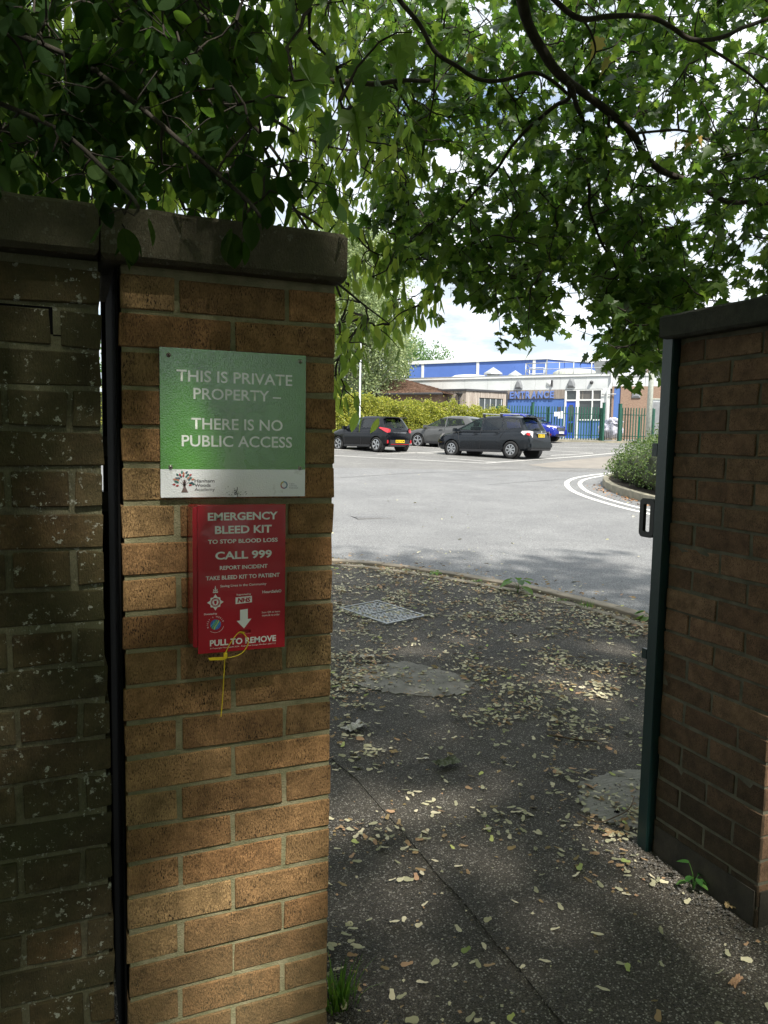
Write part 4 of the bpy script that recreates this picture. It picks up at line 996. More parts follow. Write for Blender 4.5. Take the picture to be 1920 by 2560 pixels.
# timber clad box projecting at the left of the entrance
T1 = Wall(P2(1162, 51.8), P2(1262, 53.2)); T0 = Wall(P2(1080, 53.1), P2(1162, 51.8))
TB_ = thing('timber_clad_porch', 'flat roofed porch clad in weathered upright timber boards, left of the blue entrance wall', 'building', (T1.A.x, T1.A.y, GB))
zT = T1.sz(650, 588)[1]
MB().prism([(p.x, p.y) for p in [T0.pt(0, 0, -.1), T0.pt(T0.L-.12, 0, -.1), T1.pt(T1.L+.2, 0, -.1), F1.pt(F1.sz(826, 620)[0], 0, .02), F1.pt(F1.sz(540, 620)[0], 0, .02)]], GB-.3, zT-.12).obj('wall', M['dark_trim'], TB_, recalc=True)
wz = T1.rect(712, 636, 818, 678)
for W, nm in ((T0, 0), (T1, 1)):
    mb = MB(); x = 0
    while x < W.L-.02:
        e = min(x+.13, W.L)
        z0 = GB-.2
        if nm and e > wz[0] and x < wz[1]:
            W.box(mb, x+.005, e-.005, wz[3]+.05, zT-.14, -.1, rr.uniform(.0, .014))
        else: W.box(mb, x+.005, e-.005, z0, zT-.14, -.1, rr.uniform(.0, .014))
        x += .13
    o = mb.obj('cladding_board', M['timber'], TB_, recalc=True); o['kind'] = 'stuff'
    W.part('roof_edge', M['dark_trim'], TB_, (-.06, W.L+.05, zT-.13, zT), -.3, .08)
MB().prism([(p.x, p.y) for p in [T0.pt(0, 0, -.3), T0.pt(T0.L-.3, 0, -.3), T1.pt(T1.L, 0, -.3), F1.pt(F1.sz(826, 620)[0], 0, .1), F1.pt(F1.sz(540, 620)[0], 0, .1)]], zT-.11, zT-.02).obj('roof', M['roof_felt'], TB_, recalc=True)
T1.part('window', M['glass'], TB_, (wz[0], wz[1], GB+.5, wz[3]), -.1, -.05)
for k in range(5):
    x = wz[0]+(wz[1]-wz[0])*k/4; T1.part('window_frame', M['galv'], TB_, (x-.04, x+.04, GB+.5, wz[3]-.001), -.09, -.01)
hp = MB(); a = T0.L-.45; hp.tube([T0.pt(a, GB, .1), T0.pt(a, zT-.6, .1)], .06, 8); hp.tube([T0.pt(a, zT-.62, .1), T0.pt(a, zT-.45, .1), T0.pt(a, zT-.35, .1), T0.pt(a, zT-.28, .1)], [.07, .10, .22, .24], 8); hp.obj('downpipe', M['dark_trim'], TB_)

# blue upper hall behind
G1 = Wall(P2(1020, 68.6), P2(1361, 62)); G2 = Wall(P2(1361, 62), P2(1560, 66))
HB = thing('blue_sports_hall', 'tall hall with bright blue cladding panels and white posts rising behind the entrance wing', 'building', (G1.A.x, G1.A.y, GB))
zt_ = G1.sz(1018, 431)[1]; zb_ = G1.sz(900, 530)[1]-.1; zbb = G1.sz(900, 540)[1]-1.0
MB().prism([(p.x, p.y) for p in [G1.pt(0, 0, -.4), G1.pt(G1.L, 0, -.4), G2.pt(G2.L, 0, -.4), G2.pt(G2.L, 0, -16), G1.pt(0, 0, -16)]], GB-.5, zt_-.15).obj('wall', M['render_white'], HB, recalc=True)
MB().prism([(p.x, p.y) for p in [G1.pt(0, 0, -.1), G1.pt(G1.L, 0, -.1), G2.pt(G2.L, 0, -.1), G2.pt(G2.L, 0, -15.9), G1.pt(0, 0, -15.9)]], zt_-.14, zt_-.02).obj('roof', M['roof_felt'], HB, recalc=True)
posts = [0, G1.sz(447, 500)[0], G1.sz(706, 500)[0], G1.sz(972, 480)[0], G1.L]
for a, b_ in zip(posts, posts[1:]):
    m_ = max(1, round((b_-a)/1.9))
    for k in range(m_): G1.part('cladding_panel', M['blue_panel'], HB, (a+(b_-a)*k/m_+.003, a+(b_-a)*(k+1)/m_-.003, zb_, zt_-.32), -.4, 0)
    q = max(1, round((b_-a)/1.9))
    for k in range(q):
        x0, x1 = a+(b_-a)*k/q+.08, a+(b_-a)*(k+1)/q-.08
        wn = G1.part('window', M['glass'], HB, (x0+.12, x1-.12, zbb, zb_-.06), -.38, -.1); 
        f_ = MB(); G1.box(f_, x0, x0+.1, zbb, zb_-.05, -.38, -.02); G1.box(f_, x1-.1, x1, zbb, zb_-.05, -.38, -.02); f_.obj('frame', M['galv'], wn)
for x in posts[1:-1]: G1.part('post', M['white_paint'], HB, (x-.12, x+.12, zbb, zt_-.31), -.3, .05)
G1.part('post', M['galv'], HB, (G1.L-.1, G1.L+.0, zbb, zt_-.31), -.3, .02)
for k in range(5): G2.part('cladding_panel', M['blue_panel'], HB, (G2.L*k/5+.05, G2.L*(k+1)/5-.004, zbb, zt_-.32), -.4, 0)
G1.part('roof_edge', M['white_paint'], HB, (-.1, G1.L+.02, zt_-.31, zt_), -.3, .1); G2.part('roof_edge', M['white_paint'], HB, (.04, G2.L, zt_-.31, zt_-.002), -.3, .1)
p = G1.pt(G1.sz(697, 445)[0], 0, -4); MB().box((p.x, p.y, zt_+.05), (1.7, 1.2, .34), Matrix.Rotation(math.atan2(G1.t.y, G1.t.x), 3, 'Z')).obj('roof_hatch', M['pole'], HB)

# tall brick block at the right, seen through the leaves
Q1 = Wall(P2(1608, 60), P2(1960, 57)); QB = thing('tall_brick_block', 'tall pinkish brick block half hidden by the maple leaves on the right', 'building', (Q1.A.x, Q1.A.y, GB))
zq = Q1.A.z+at(1660, 790, 58).z
mq = mat('pale_brick', (.36, .29, .24), (.27, .215, .175), scale=7, stretch=(1, 1, 4.5), rough=.9, bump=.01, detail=6)
MB().prism([(p.x, p.y) for p in [Q1.pt(0, 0, 0), Q1.pt(Q1.L, 0, 0), Q1.pt(Q1.L, 0, -12), Q1.pt(0, 0, -12)]], GB-.4, zq-.3).obj('wall', mq, QB, recalc=True)
MB().prism([(p.x, p.y) for p in [Q1.pt(-.15, 0, .15), Q1.pt(Q1.L, 0, .15), Q1.pt(Q1.L, 0, -12), Q1.pt(-.15, 0, -12)]], zq-.3, zq).obj('roof', M['render_white'], QB, recalc=True)

# bungalow with tiled hip roof
BG = thing('tiled_roof_bungalow', 'bungalow with brown tiled hip roof beyond the hedge, beside the timber porch', 'house', (*P2(1000, 52).xy, GB))
E0, E1 = P2(905, 53.0), P2(1104, 50.5); et = (E1-E0).normalized(); en = Vector((et.y, -et.x, 0)); en = en if en.dot(Vector((CAM.x, CAM.y, 0))-E0) > 0 else -en
ze = at(1104, 982.5, 50.5).z; zrg = at(1008, 946, 54).z
R0_, R1_ = P2(925, 56.5), P2(1004, 55.2)
MB().prism([(p.x, p.y) for p in [E0+et*.5-en*.5, E1-et*.5-en*.5, E1-et*.5-en*8, E0+et*.5-en*8]], GB-.3, ze-.05).obj('wall', M['far_brick'], BG, recalc=True)
def tiles(a, b_, c, d, rows, name):   # eaves a-b up to ridge d-c, each course of tiles lapping the one below
    mb = MB(); nrm = (b_-a).cross(d-a).normalized()
    if nrm.z < 0: nrm = -nrm
    for i in range(rows):
        t0, t1 = i/rows, (i+1)/rows
        p0, p1, q0, q1 = a.lerp(d, t0), b_.lerp(c, t0), a.lerp(d, t1), b_.lerp(c, t1)
        n_ = max(2, int((p1-p0).length/.26))
        for k in range(n_):
            u0, u1 = k/n_+.003, (k+1)/n_-.003; l = rr.uniform(.03, .05)
            A1, A2, A3, A4 = p0.lerp(p1, u0), p0.lerp(p1, u1), q0.lerp(q1, u1), q0.lerp(q1, u0)
            vs = [A1+nrm*l, A2+nrm*l, A3, A4, A1-nrm*.02, A2-nrm*.02]; mb.add(vs, [(0, 1, 2, 3), (4, 5, 1, 0)])
    o = mb.obj(name, M['tile'], rfb); o['kind'] = 'stuff'
Ez = lambda p, z: Vector((p.x, p.y, z))
rfb = MB().add([Ez(E0, ze), Ez(E1, ze), Ez(E1-en*9, ze), Ez(E0-en*9, ze), Ez(R0_, zrg-.06), Ez(R1_, zrg-.06)], [(0, 1, 5, 4), (1, 2, 5), (2, 3, 4, 5), (3, 0, 4), (0, 3, 2, 1)]).obj('roof', M['dark_trim'], BG, recalc=True)
tiles(Ez(E0, ze), Ez(E1, ze), Ez(R1_, zrg), Ez(R0_, zrg), 15, 'roof_tile'); tiles(Ez(E1, ze), Ez(E1-en*9, ze), Ez(R1_, zrg), Ez(R1_, zrg), 15, 'roof_tile')
MB().tube([Ez(E0, ze-.06)+en*.12, Ez(E1, ze-.06)+en*.12], .08, 8).obj('gutter', M['dark_trim'], BG)

# ================================================================ palisade fence
def pale_mesh(h):
    mb = MB(); w_ = .033; pr = [(-w_, .0), (-.012, .018), (.012, .018), (w_, .0)]
    for z in (0.08, h-.12): mb.v += [(p[0], p[1], z) for p in pr]+[(p[0], p[1]-.004, z) for p in pr]
    for i in range(3): mb.f += [(i, i+1, 9+i, 8+i), (4+i, 12+i, 13+i, 5+i)]
    mb.f += [(0, 8, 12, 4), (3, 7, 15, 11)]
    b0 = len(mb.v); mb.v += [(-.030, 0, h-.02), (0, .018, h), (.030, 0, h-.02)]; mb.f += [(8, 9, 10, 11, b0+2, b0+1, b0)]
    me = mb.mesh('pale'); me.materials.append(M['palisade']); return me
PALE = pale_mesh(2.0); PALE2 = pale_mesh(1.85)
def palisade(name, label, cat, A, B, h=2.0, z0=None, posts=True, step=.155, pm=None):
    t = (B-A).normalized(); Ld = (B-A).length; rz = math.atan2(t.y, t.x); zA = (lambda p: gz(p.x, p.y)+.02)
    root = thing(name, label, cat, (A.x, A.y, zA(A)))
    k = 0; x = .1
    while x < Ld-.05:
        p = A+t*x; o = bpy.data.objects.new('pale', pm or PALE); link(o, root); o.location = (p.x, p.y, zA(p)); o.rotation_euler = (0, 0, rz+math.pi if t.cross(Vector((0, 0, 1))).dot(CAM-A) > 0 else rz); x += step
    nn = Vector((t.y, -t.x, 0)); nn = nn if nn.dot(CAM-A) > 0 else -nn
    for zz in (.35, h-.42):
        a, b_ = A-nn*.03, B-nn*.03; MB().tube([(a.x, a.y, zA(A)+zz), (b_.x, b_.y, zA(B)+zz)], .025, 4).obj('rail', M['palisade'], root)
    if posts:
        m_ = max(1, round(Ld/2.75))
        for i in range(m_+1): p = A+t*(Ld*i/m_)-nn*.08; MB().span((p.x-.05, p.y-.05, zA(p)-.1), (p.x+.05, p.y+.05, zA(p)+h-.05)).obj('post', M['palisade'], root)
    return root
palisade('palisade_fence', 'long run of dark green palisade fencing in front of the blue entrance', 'fence', P2(1240, 45.3), P2(1500, 44.5))
palisade('palisade_gate', 'short section of green palisade fence by the brick wall, right of the bulk bag', 'fence', P2(1549, 44.4), P2(1632, 44.2))
palisade('palisade_fence', 'green palisade fence glimpsed over the hedge at the far left', 'fence', P2(780, 43.5), P2(905, 43.5), 2.6)
def post(px, d, h, w_, m, name, label, cat):
    p = P2(px, d); z = gz(p.x, p.y); r = thing(name, label, cat, (p.x, p.y, z)); MB().span((p.x-w_/2, p.y-w_/2, z-.1), (p.x+w_/2, p.y+w_/2, z+h)).obj('post', m, r, bevel=.01)
    MB().span((p.x-w_/2-.01, p.y-w_/2-.01, z+h), (p.x+w_/2+.01, p.y+w_/2+.01, z+h+.03)).obj('post_cap', m, r); return r
post(1506, 44.3, 2.25, .13, M['palisade'], 'gate_post', 'thick green gate post on the left of the white bulk bag', 'gate post')
post(1547, 44.2, 2.2, .16, M['palisade'], 'gate_post', 'thick green gate post on the right of the white bulk bag', 'gate post')
post(1596, 43.6, 1.5, .09, M['bright_green'], 'short_post', 'short bright green post in front of the right palisade section', 'post')
post(1329, 44.6, 2.2, .14, M['palisade'], 'gate_post', 'green gate post in the middle of the long palisade, above the black car roof', 'gate post')
# lock boxes and notices on the fence
p0 = P2(1388, 44.2); gl = thing('access_panel', 'small white notices and keypad box fixed to the palisade fence beside the blue car', 'notice', (p0.x, p0.y, 2.6))
FW = Wall(P2(1240, 45.1), P2(1500, 44.3))
for (cx0, cy0, cx1, cy1, m_) in ((1066, 697, 1082, 718, M['white_paint']), (1084, 697, 1092, 728, M['white_paint']), (1096, 694, 1107, 728, M['white_paint']), (1083, 674, 1098, 694, M['dark_trim'])):
    r_ = FW.rect(cx0, cy0, cx1, cy1); FW.part('notice', m_, gl, r_, .0, .04)
# low mesh gate between the posts with bulk bag behind
mg_ = thing('mesh_gate', 'low grey wire gate leaf between two green posts in front of the bulk bag', 'gate', (*P2(1526, 44.3).xy, 1.7)); W_ = Wall(P2(1509, 44.3), P2(1545, 44.25))
mb = MB(); z = gz(*W_.A.xy)
for k in range(9): a = W_.L*k/8; mb.tube([W_.pt(a, z+.1), W_.pt(a, z+1.3)], .010, 4)
for zz in (.1, .7, 1.3): mb.tube([W_.pt(0, z+zz), W_.pt(W_.L, z+zz)], .014, 4)
mb.obj('wire_panel', M['galv'], mg_)
def lump(name, c, r_, m, parent=None, seed=0, amp=.18, nf=2.2, zs=1, smooth=True):
    bm = bmesh.new(); bmesh.ops.create_icosphere(bm, subdivisions=4, radius=1)
    for v in bm.verts:
        d = 1+amp*noise.noise(v.co*nf+Vector((seed, 0, 0)))+amp*.5*noise.noise(v.co*nf*2.7+Vector((0, seed, 0)))
        co = v.co*d; co.z = max(co.z, -.75); v.co = Vector((co.x*r_[0], co.y*r_[1], co.z*r_[2]))+Vector(c)
    me = bpy.data.meshes.new(name); bm.to_mesh(me); bm.free(); me.polygons.foreach_set('use_smooth', [smooth]*len(me.polygons)); me.materials.append(m)
    return link(bpy.data.objects.new(name, me), parent)
p = P2(1526, 46.2); z = gz(p.x, p.y)
bagr = thing('bulk_bag', 'crumpled white and lilac bulk bag on a pallet behind the gate', 'bag', (p.x, p.y, z))
lump('bag_body', (p.x, p.y, z+.62), (.75, .55, .60), M['bag'], bagr, 3, .3, 2.4); lump('bag_top', (p.x+.12, p.y-.1, z+1.08), (.5, .45, .30), M['bag'], bagr, 9, .45, 3)
mb = MB()
for k in range(5): mb.box((p.x-.6+.3*k, p.y, z+.15), (.12, 1.0, .03))
for k in (-.4, 0, .4): mb.box((p.x, p.y+k, z+.07), (1.3, .1, .12))
mb.obj('pallet', mat('pallet_wood', (.35, .27, .18), rough=.9), bagr)
# tall peeling pole and grey cabinet
p = P2(1619, 42.8); z = gz(p.x, p.y); pr = thing('telegraph_pole', 'tall pale peeling pole standing at the end of the palisade, top lost in the leaves', 'pole', (p.x, p.y, z))
MB().tube([(p.x, p.y, z-.3), (p.x+.05, p.y, z+4.5), (p.x+.12, p.y, z+11)], [.16, .145, .11], 12).obj('pole', M['pole'], pr, smooth=True); MB().tube([(p.x+.12, p.y, z+11), (p.x+.12, p.y, z+11.06)], [.12, .07], 12).obj('pole_cap', M['dark_trim'], pr)
p = P2(1637, 44.5); z = gz(p.x, p.y); cb = thing('utility_cabinet', 'tall grey utility cabinet against the brick wall behind the peeling pole', 'cabinet', (p.x, p.y, z)); rM = Matrix.Rotation(-R(22), 3, 'Z')
MB().box((p.x, p.y, z+1.25), (.62, .4, 2.5), rM).obj('cabinet_body', M['galv'], cb, bevel=.02); MB().box((p.x, p.y, z+2.53), (.7, .48, .06), rM).obj('cabinet_lid', M['pole'], cb); q = p+rM@Vector((0, -.215, 0)); MB().box((q.x, q.y, z+1.3), (.5, .02, 2.1), rM).obj('cabinet_door', M['lampgrey'], cb)
p = P2(1654, 43.4); z = gz(p.x, p.y); pr = thing('concrete_post', 'mossy pale concrete post to the right of the grey cabinet', 'post', (p.x, p.y, z)); MB().span((p.x-.09, p.y-.09, z-.2), (p.x+.09, p.y+.09, z+2.3)).obj('post', M['pole'], pr, bevel=.02)
# lamp post
p = P2(898, 36.5); z = gz(p.x, p.y); lp_ = thing('lamp_post', 'slim galvanised lamp post with a white head in front of the hedge', 'street lamp', (p.x, p.y, z))
MB().tube([(p.x, p.y, z-.1), (p.x, p.y, z+1), (p.x, p.y, z+1.05), (p.x, p.y, z+5.1)], [.075, .07, .05, .04], 12).obj('column', M['galv'], lp_, smooth=True)
MB().lathe([(0, 0), (.12, .02), (.2, .12), (.22, .42), (.28, .45), (.2, .6), (0, .66)], 18, lambda q: Vector((p.x, p.y, z+5.0))+q).obj('lantern', M['white_paint'], lp_, smooth=True)
# stone verge under the fence
mb = MB(); a, b_ = P2(1230, 44.1), P2(1640, 43.7); t = (b_-a).normalized(); nn = Vector((t.y, -t.x, 0))
root = thing('kerb', 'far kerb along the foot of the palisade fence', 'kerb', (a.x, a.y, gz(a.x, a.y))); Lk = (b_-a).length; k = 0
while k < Lk-.9:
    p, q = a+t*(k+.006), a+t*(k+.909); h_ = Vector((0, 0, 1)); mb = MB()
    vs = [Vector((v.x, v.y, gz(v.x, v.y)))+nn*s*.06+h_*zz for v in (p, q) for s in (-1, 1) for zz in (-.1, .10)]
    mb.add(vs, [(0, 1, 3, 2), (4, 6, 7, 5), (0, 4, 5, 1), (2, 3, 7, 6), (0, 2, 6, 4), (1, 5, 7, 3)]).obj('kerb_stone', M['island_kerb'], root, recalc=True); k += .915

# ================================================================ cars
def paint(name, c, rough=.22): 
    return mat(name, c, tuple(x*.9 for x in c), scale=2, rough=.13, spec=.42)
M['tyre'] = mat('tyre', (.018, .018, .018), rough=.85); M['trim'] = mat('car_trim', (.02, .02, .022), rough=.55)
M['alloy'] = mat('alloy', (.55, .56, .57), (.42, .43, .44), rough=.3, metal=.7); M['alloy_dark'] = mat('alloy_dark', (.10, .10, .105), rough=.35, metal=.5)
M['tail_red'] = mat('tail_red', (.50, .02, .03), rough=.12, coat=1); M['tail_clear'] = mat('tail_clear', (.60, .58, .57), (.5, .46, .45), scale=20, rough=.1, coat=1)
M['plate_y'] = mat('plate_yellow', (.80, .58, .03), rough=.4); M['plate_w'] = mat('plate_white', (.8, .8, .76), rough=.4); M['chrome'] = mat('chrome', (.7, .7, .7), rough=.12, metal=1)
def car_glass(name, col, tr=.35):
    m = bpy.data.materials.new(name); m.use_nodes = True; nt = m.node_tree; L = nt.links.new; b = nt.nodes['Principled BSDF']
    n_ = N(nt, 'ShaderNodeTexNoise', Scale=3.0); r_ = N(nt, 'ShaderNodeValToRGB'); r_.color_ramp.elements[0].color = (*[c*.6 for c in col], 1); r_.color_ramp.elements[1].color = (*col, 1)
    ge = N(nt, 'ShaderNodeNewGeometry'); L(ge.outputs['Position'], n_.inputs['Vector']); L(n_.outputs['Fac'], r_.inputs[0]); L(r_.outputs[0], b.inputs['Base Color'])
    b.inputs['Roughness'].default_value = .04; b.inputs['Specular IOR Level'].default_value = 1.0; b.inputs['Coat Weight'].default_value = 1.0
    t = N(nt, 'ShaderNodeBsdfTransparent', Color=(.55, .68, .62, 1)); mx = N(nt, 'ShaderNodeMixShader'); mx.inputs[0].default_value = tr
    L(b.outputs[0], mx.inputs[1]); L(t.outputs[0], mx.inputs[2]); L(mx.outputs[0], nt.nodes['Material Output'].inputs['Surface']); return m
M['cglass'] = car_glass('car_glass', (.03, .04, .036), .78); M['cglass_dark'] = car_glass('car_glass_tinted', (.015, .017, .018), .5)

def boolean_cut(o, cutter):
    md = o.modifiers.new('c', 'BOOLEAN'); md.operation = 'DIFFERENCE'; md.object = cutter; md.solver = 'EXACT'
    dg = bpy.context.evaluated_depsgraph_get(); dg.update()
    me = bpy.data.meshes.new_from_object(o.evaluated_get(dg)); o.modifiers.clear(); old = o.data; o.data = me; me.name = old.name; bpy.data.objects.remove(cutter)

def build_car(name, label, s, pos, head, group='cars parked in the school car park'):
    root = thing(name, label, 'car', (pos[0], pos[1], gz(*pos)), math.atan2(head[1], head[0]), group)
    W, wb, r = s['W']/2, s['wb'], s['r']; x0, x1 = -s['ro'], wb+s['fo']
    # lower body: stations (x, bottom, top, half width)
    st = [(x0+a*(x1-x0), zb, zt, W*h) for a, zb, zt, h in s['body']]
    NP = 9; mb = MB()
    for (x, zb, zt, hw) in st:
        hgt = zt-zb
        half = [(0, zb), (hw*.80, zb), (hw*.95, zb+.10*hgt), (hw*.995, zb+.34*hgt), (hw, zb+.60*hgt), (hw*.985, zb+.78*hgt), (hw*.955, zb+.90*hgt), (hw*.88, zt-.012), (hw*.5, zt+.012), (0, zt+.02)]
        ring = [(x, y, z) for y, z in half]+[(x, -y, z) for y, z in half[1:-1]][::-1]
        mb.v += ring
    n = len(ring); k = len(st)
    for i in range(k-1):
        for j in range(n): mb.f.append((i*n+j, i*n+(j+1) % n, (i+1)*n+(j+1) % n, (i+1)*n+j))
    mb.f += [tuple(range(n))[::-1], tuple((k-1)*n+j for j in range(n))]
    body = mb.obj('body', s['paint'], root, smooth=False, local=True, recalc=True)
    cut = MB()
    for ax in (0, wb):
        for sd in (-1, 1):
            cut.lathe([(0, 0), (r*1.14, 0), (r*1.14, .4), (0, .4)], 28, lambda q, ax=ax, sd=sd: Vector((ax+q.x, sd*(W-.27+q.z), r+q.y)))
    co = cut.obj('cutter', M['trim'], None, recalc=True); co.matrix_world = root.matrix_basis; body.matrix_parent_inverse.identity()
    body.parent = None; body.matrix_basis = root.matrix_basis.copy(); bpy.context.view_layer.update()
    boolean_cut(body, co)
    body.matrix_basis.identity(); body.parent = root; body.matrix_parent_inverse.identity()
    me = body.data
    try: me.shade_smooth()
    except Exception: pass
    me.polygons.foreach_set('use_smooth', [True]*len(me.polygons))
    md = body.modifiers.new('ws', 'WEIGHTED_NORMAL'); es = body.modifiers.new('es', 'EDGE_SPLIT'); es.split_angle = R(38)
    body.modifiers.move(1, 0)
    # wells
    for ax in (0, wb):
        for sd in (-1, 1): wl = MB(); wl.lathe([(r*1.14, .26), (r*1.14, .02), (0, .02)], 20, lambda q, ax=ax, sd=sd: Vector((ax+q.x, sd*(W-.285+q.z), r+q.y))); wl.obj('wheel_arch_liner', M['trim'], root, local=True)
    # greenhouse
    g = s['gh']; zb, zr = g['zb'], g['zr']; wbq, wt = W*g['wb'], W*g['wt']
    def ring_at(t):
        xr_, xf_ = g['rb']+(g['rt']-g['rb'])*t, g['fb']+(g['ft']-g['fb'])*t; w_ = wbq+(wt-wbq)*t; bulge = g.get('bulge', .012)*math.sin(math.pi*t); w_ += bulge
        return xr_, xf_, w_, zb+(zr-zb)*t
    ys = [0, .35, .62, .8, .92, .98]
    def fx_(xf_, yf): return xf_-.17*abs(yf)**3.2
    def rx_(xr_, yf): return xr_+g.get('rc', .13)*abs(yf)**3.2
    mb = MB(); lv = [0, .25, .5, .75, 1.0]
    for t in lv+[1.06, 1.1]:
        tt = min(t, 1.0); xr_, xf_, w_, z_ = ring_at(tt); ins = (t-1.0)*1.9 if t > 1 else 0; dz = (t-1)*.55 if t > 1 else 0
        ring = [(fx_(xf_, y)-ins*(1.6), y*w_*(1-ins), z_+dz) for y in ys]+[(fx_(xf_, 1)-.06-ins*1.6, w_*(1-ins), z_+dz)]
        for q in (.25, .5, .75): ring.append(((xf_-.2)+(xr_+.2-xf_+.2)*q, w_*(1-ins), z_+dz+(.012 if t > 1 else 0)))
        ring += [(rx_(xr_, 1)+.06+ins*1.3, w_*(1-ins), z_+dz)]+[(rx_(xr_, y)+ins*1.3, y*w_*(1-ins), z_+dz) for y in ys[::-1]]
        full = ring+[(p[0], -p[1], p[2]) for p in ring[1:-1]][::-1]; mb.v += full
    n = len(full); k = len(lv)+2
    for i in range(k-1):
        for j in range(n): mb.f.append((i*n+j, i*n+(j+1) % n, (i+1)*n+(j+1) % n, (i+1)*n+j))
    cz = len(mb.v); mb.v.append(((g['rt']+g['ft'])/2, 0, zr+.075)); mb.f.append(tuple(range(n))[::-1])
    for j in range(n): mb.f.append(((k-1)*n+j, (k-1)*n+(j+1) % n, cz))
    gh = mb.obj('cabin', s['paint'], None, recalc=True)
    cut = MB()
    for poly in g['side']:
        k0 = len(cut.v); P = poly['p']; q = len(P); cut.v += [(p[0], -1.5, p[1]) for p in P]+[(p[0], 1.5, p[1]) for p in P]
        cut.f += [tuple(range(k0, k0+q)), tuple(range(k0+q, k0+2*q))[::-1]]+[(k0+i, k0+q+i, k0+q+(i+1) % q, k0+(i+1) % q) for i in range(q)]
    for (ta, tb, yw, xa_, xb_) in ((.06, .92, .78, g['side'][0]['p'][0][0]+.15, 9), (g.get('rw0', .12)+.03, .86, .78, -9, g['side'][-1]['p'][-1][0]+.25)):
        ra, rb_ = ring_at(ta), ring_at(tb); k0 = len(cut.v); P = [(-ra[2]*yw, ra[3]), (ra[2]*yw, ra[3]), (rb_[2]*yw, rb_[3]), (-rb_[2]*yw, rb_[3])]
        cut.v += [(max(xa_, -3), p[0], p[1]) for p in P]+[(min(xb_, 5), p[0], p[1]) for p in P]; cut.f += [(k0+3, k0+2, k0+1, k0), (k0+4, k0+5, k0+6, k0+7)]+[(k0+i, k0+(i+1) % 4, k0+4+(i+1) % 4, k0+4+i) for i in range(4)]
    import bmesh as _b
    for c_ in range(len(g['side'])+2):
        pass
    co = cut.obj('cutter', M['trim'], None, recalc=True); md = gh.modifiers.new('c', 'BOOLEAN'); md.operation = 'DIFFERENCE'; md.object = co; md.solver = 'EXACT'; md.use_self = True
    dg = bpy.context.evaluated_depsgraph_get(); dg.update(); me = bpy.data.meshes.new_from_object(gh.evaluated_get(dg)); gh.modifiers.clear(); gh.data = me; me.name = 'cabin'; bpy.data.objects.remove(co)
    me.polygons.foreach_set('use_smooth', [True]*len(me.polygons)); gh.parent = root; gh.matrix_parent_inverse.identity()
    es = gh.modifiers.new('es', 'EDGE_SPLIT'); es.split_angle = R(40)
    # glass panels with thickness, on the cabin surface
    def panel(name, pts, m, par=root): # pts already 3D, order round
        c = sum((Vector(p) for p in pts), Vector())/len(pts); return MB().add(pts, [tuple(range(len(pts)))]).obj(name, m, par, local=True)
    def yz(z, off=.006): t = (z-zb)/(zr-zb); return ring_at(max(0, min(1, t)))[2]+off
    for sd in (-1, 1):
        for poly in g['side']:
            vs = []
            # subdivide vertically so that the pane follows the bulge
            P = [Vector((p[0], 0, p[1])) for p in poly['p']]
            vs = [(p.x, sd*yz(p.z), p.z) for p in P]
            out = [(p.x+(p.x-sum(q.x for q in P)/len(P))*.05, sd*yz(p.z, .003), p.z+(.018 if p.z > sum(q.z for q in P)/len(P) else -.014)) for p in P]
            q = len(vs); MB().add(out+vs, [(i, (i+1) % q, q+(i+1) % q, q+i) for i in range(q)]).obj('window_surround', M['trim'], root, local=True); o = panel('side_window', vs, poly.get('m', M['cglass']))
    def wind(front, t0, t1, yw, m, name, off):
        mb = MB(); nn_ = 8
        for t in (t0, (t0+t1)/2, t1):
            xr_, xf_, w_, z_ = ring_at(t)
            for k_ in range(nn_+1):
                y = -yw+2*yw*k_/nn_; x = fx_(xf_, y)+off if front else rx_(xr_, y)-off
                mb.v.append((x, y*w_, z_))
        for i in range(2):
            for k_ in range(nn_): a = i*(nn_+1)+k_; mb.f.append((a, a+1, a+nn_+2, a+nn_+1))
        return mb.obj(name, m, root, local=True, smooth=True)
    wind(True, .02, .97, .86, M['cglass'], 'windscreen', .012)
    wind(False, g.get('rw0', .12), .90, .84, g.get('rm', M['cglass']), 'rear_window', .014)
    # seats seen through the glass
    stt = MB()
    for xx in (g['fb']-1.0, g['fb']-1.85):
        for yy in (-.36, .36): stt.box((xx, yy, zb-.05), (.16, .46, .5)); stt.box((xx-.02, yy, zb+.3), (.10, .24, .18))
    stt.obj('seats', M['trim'], root, local=True)
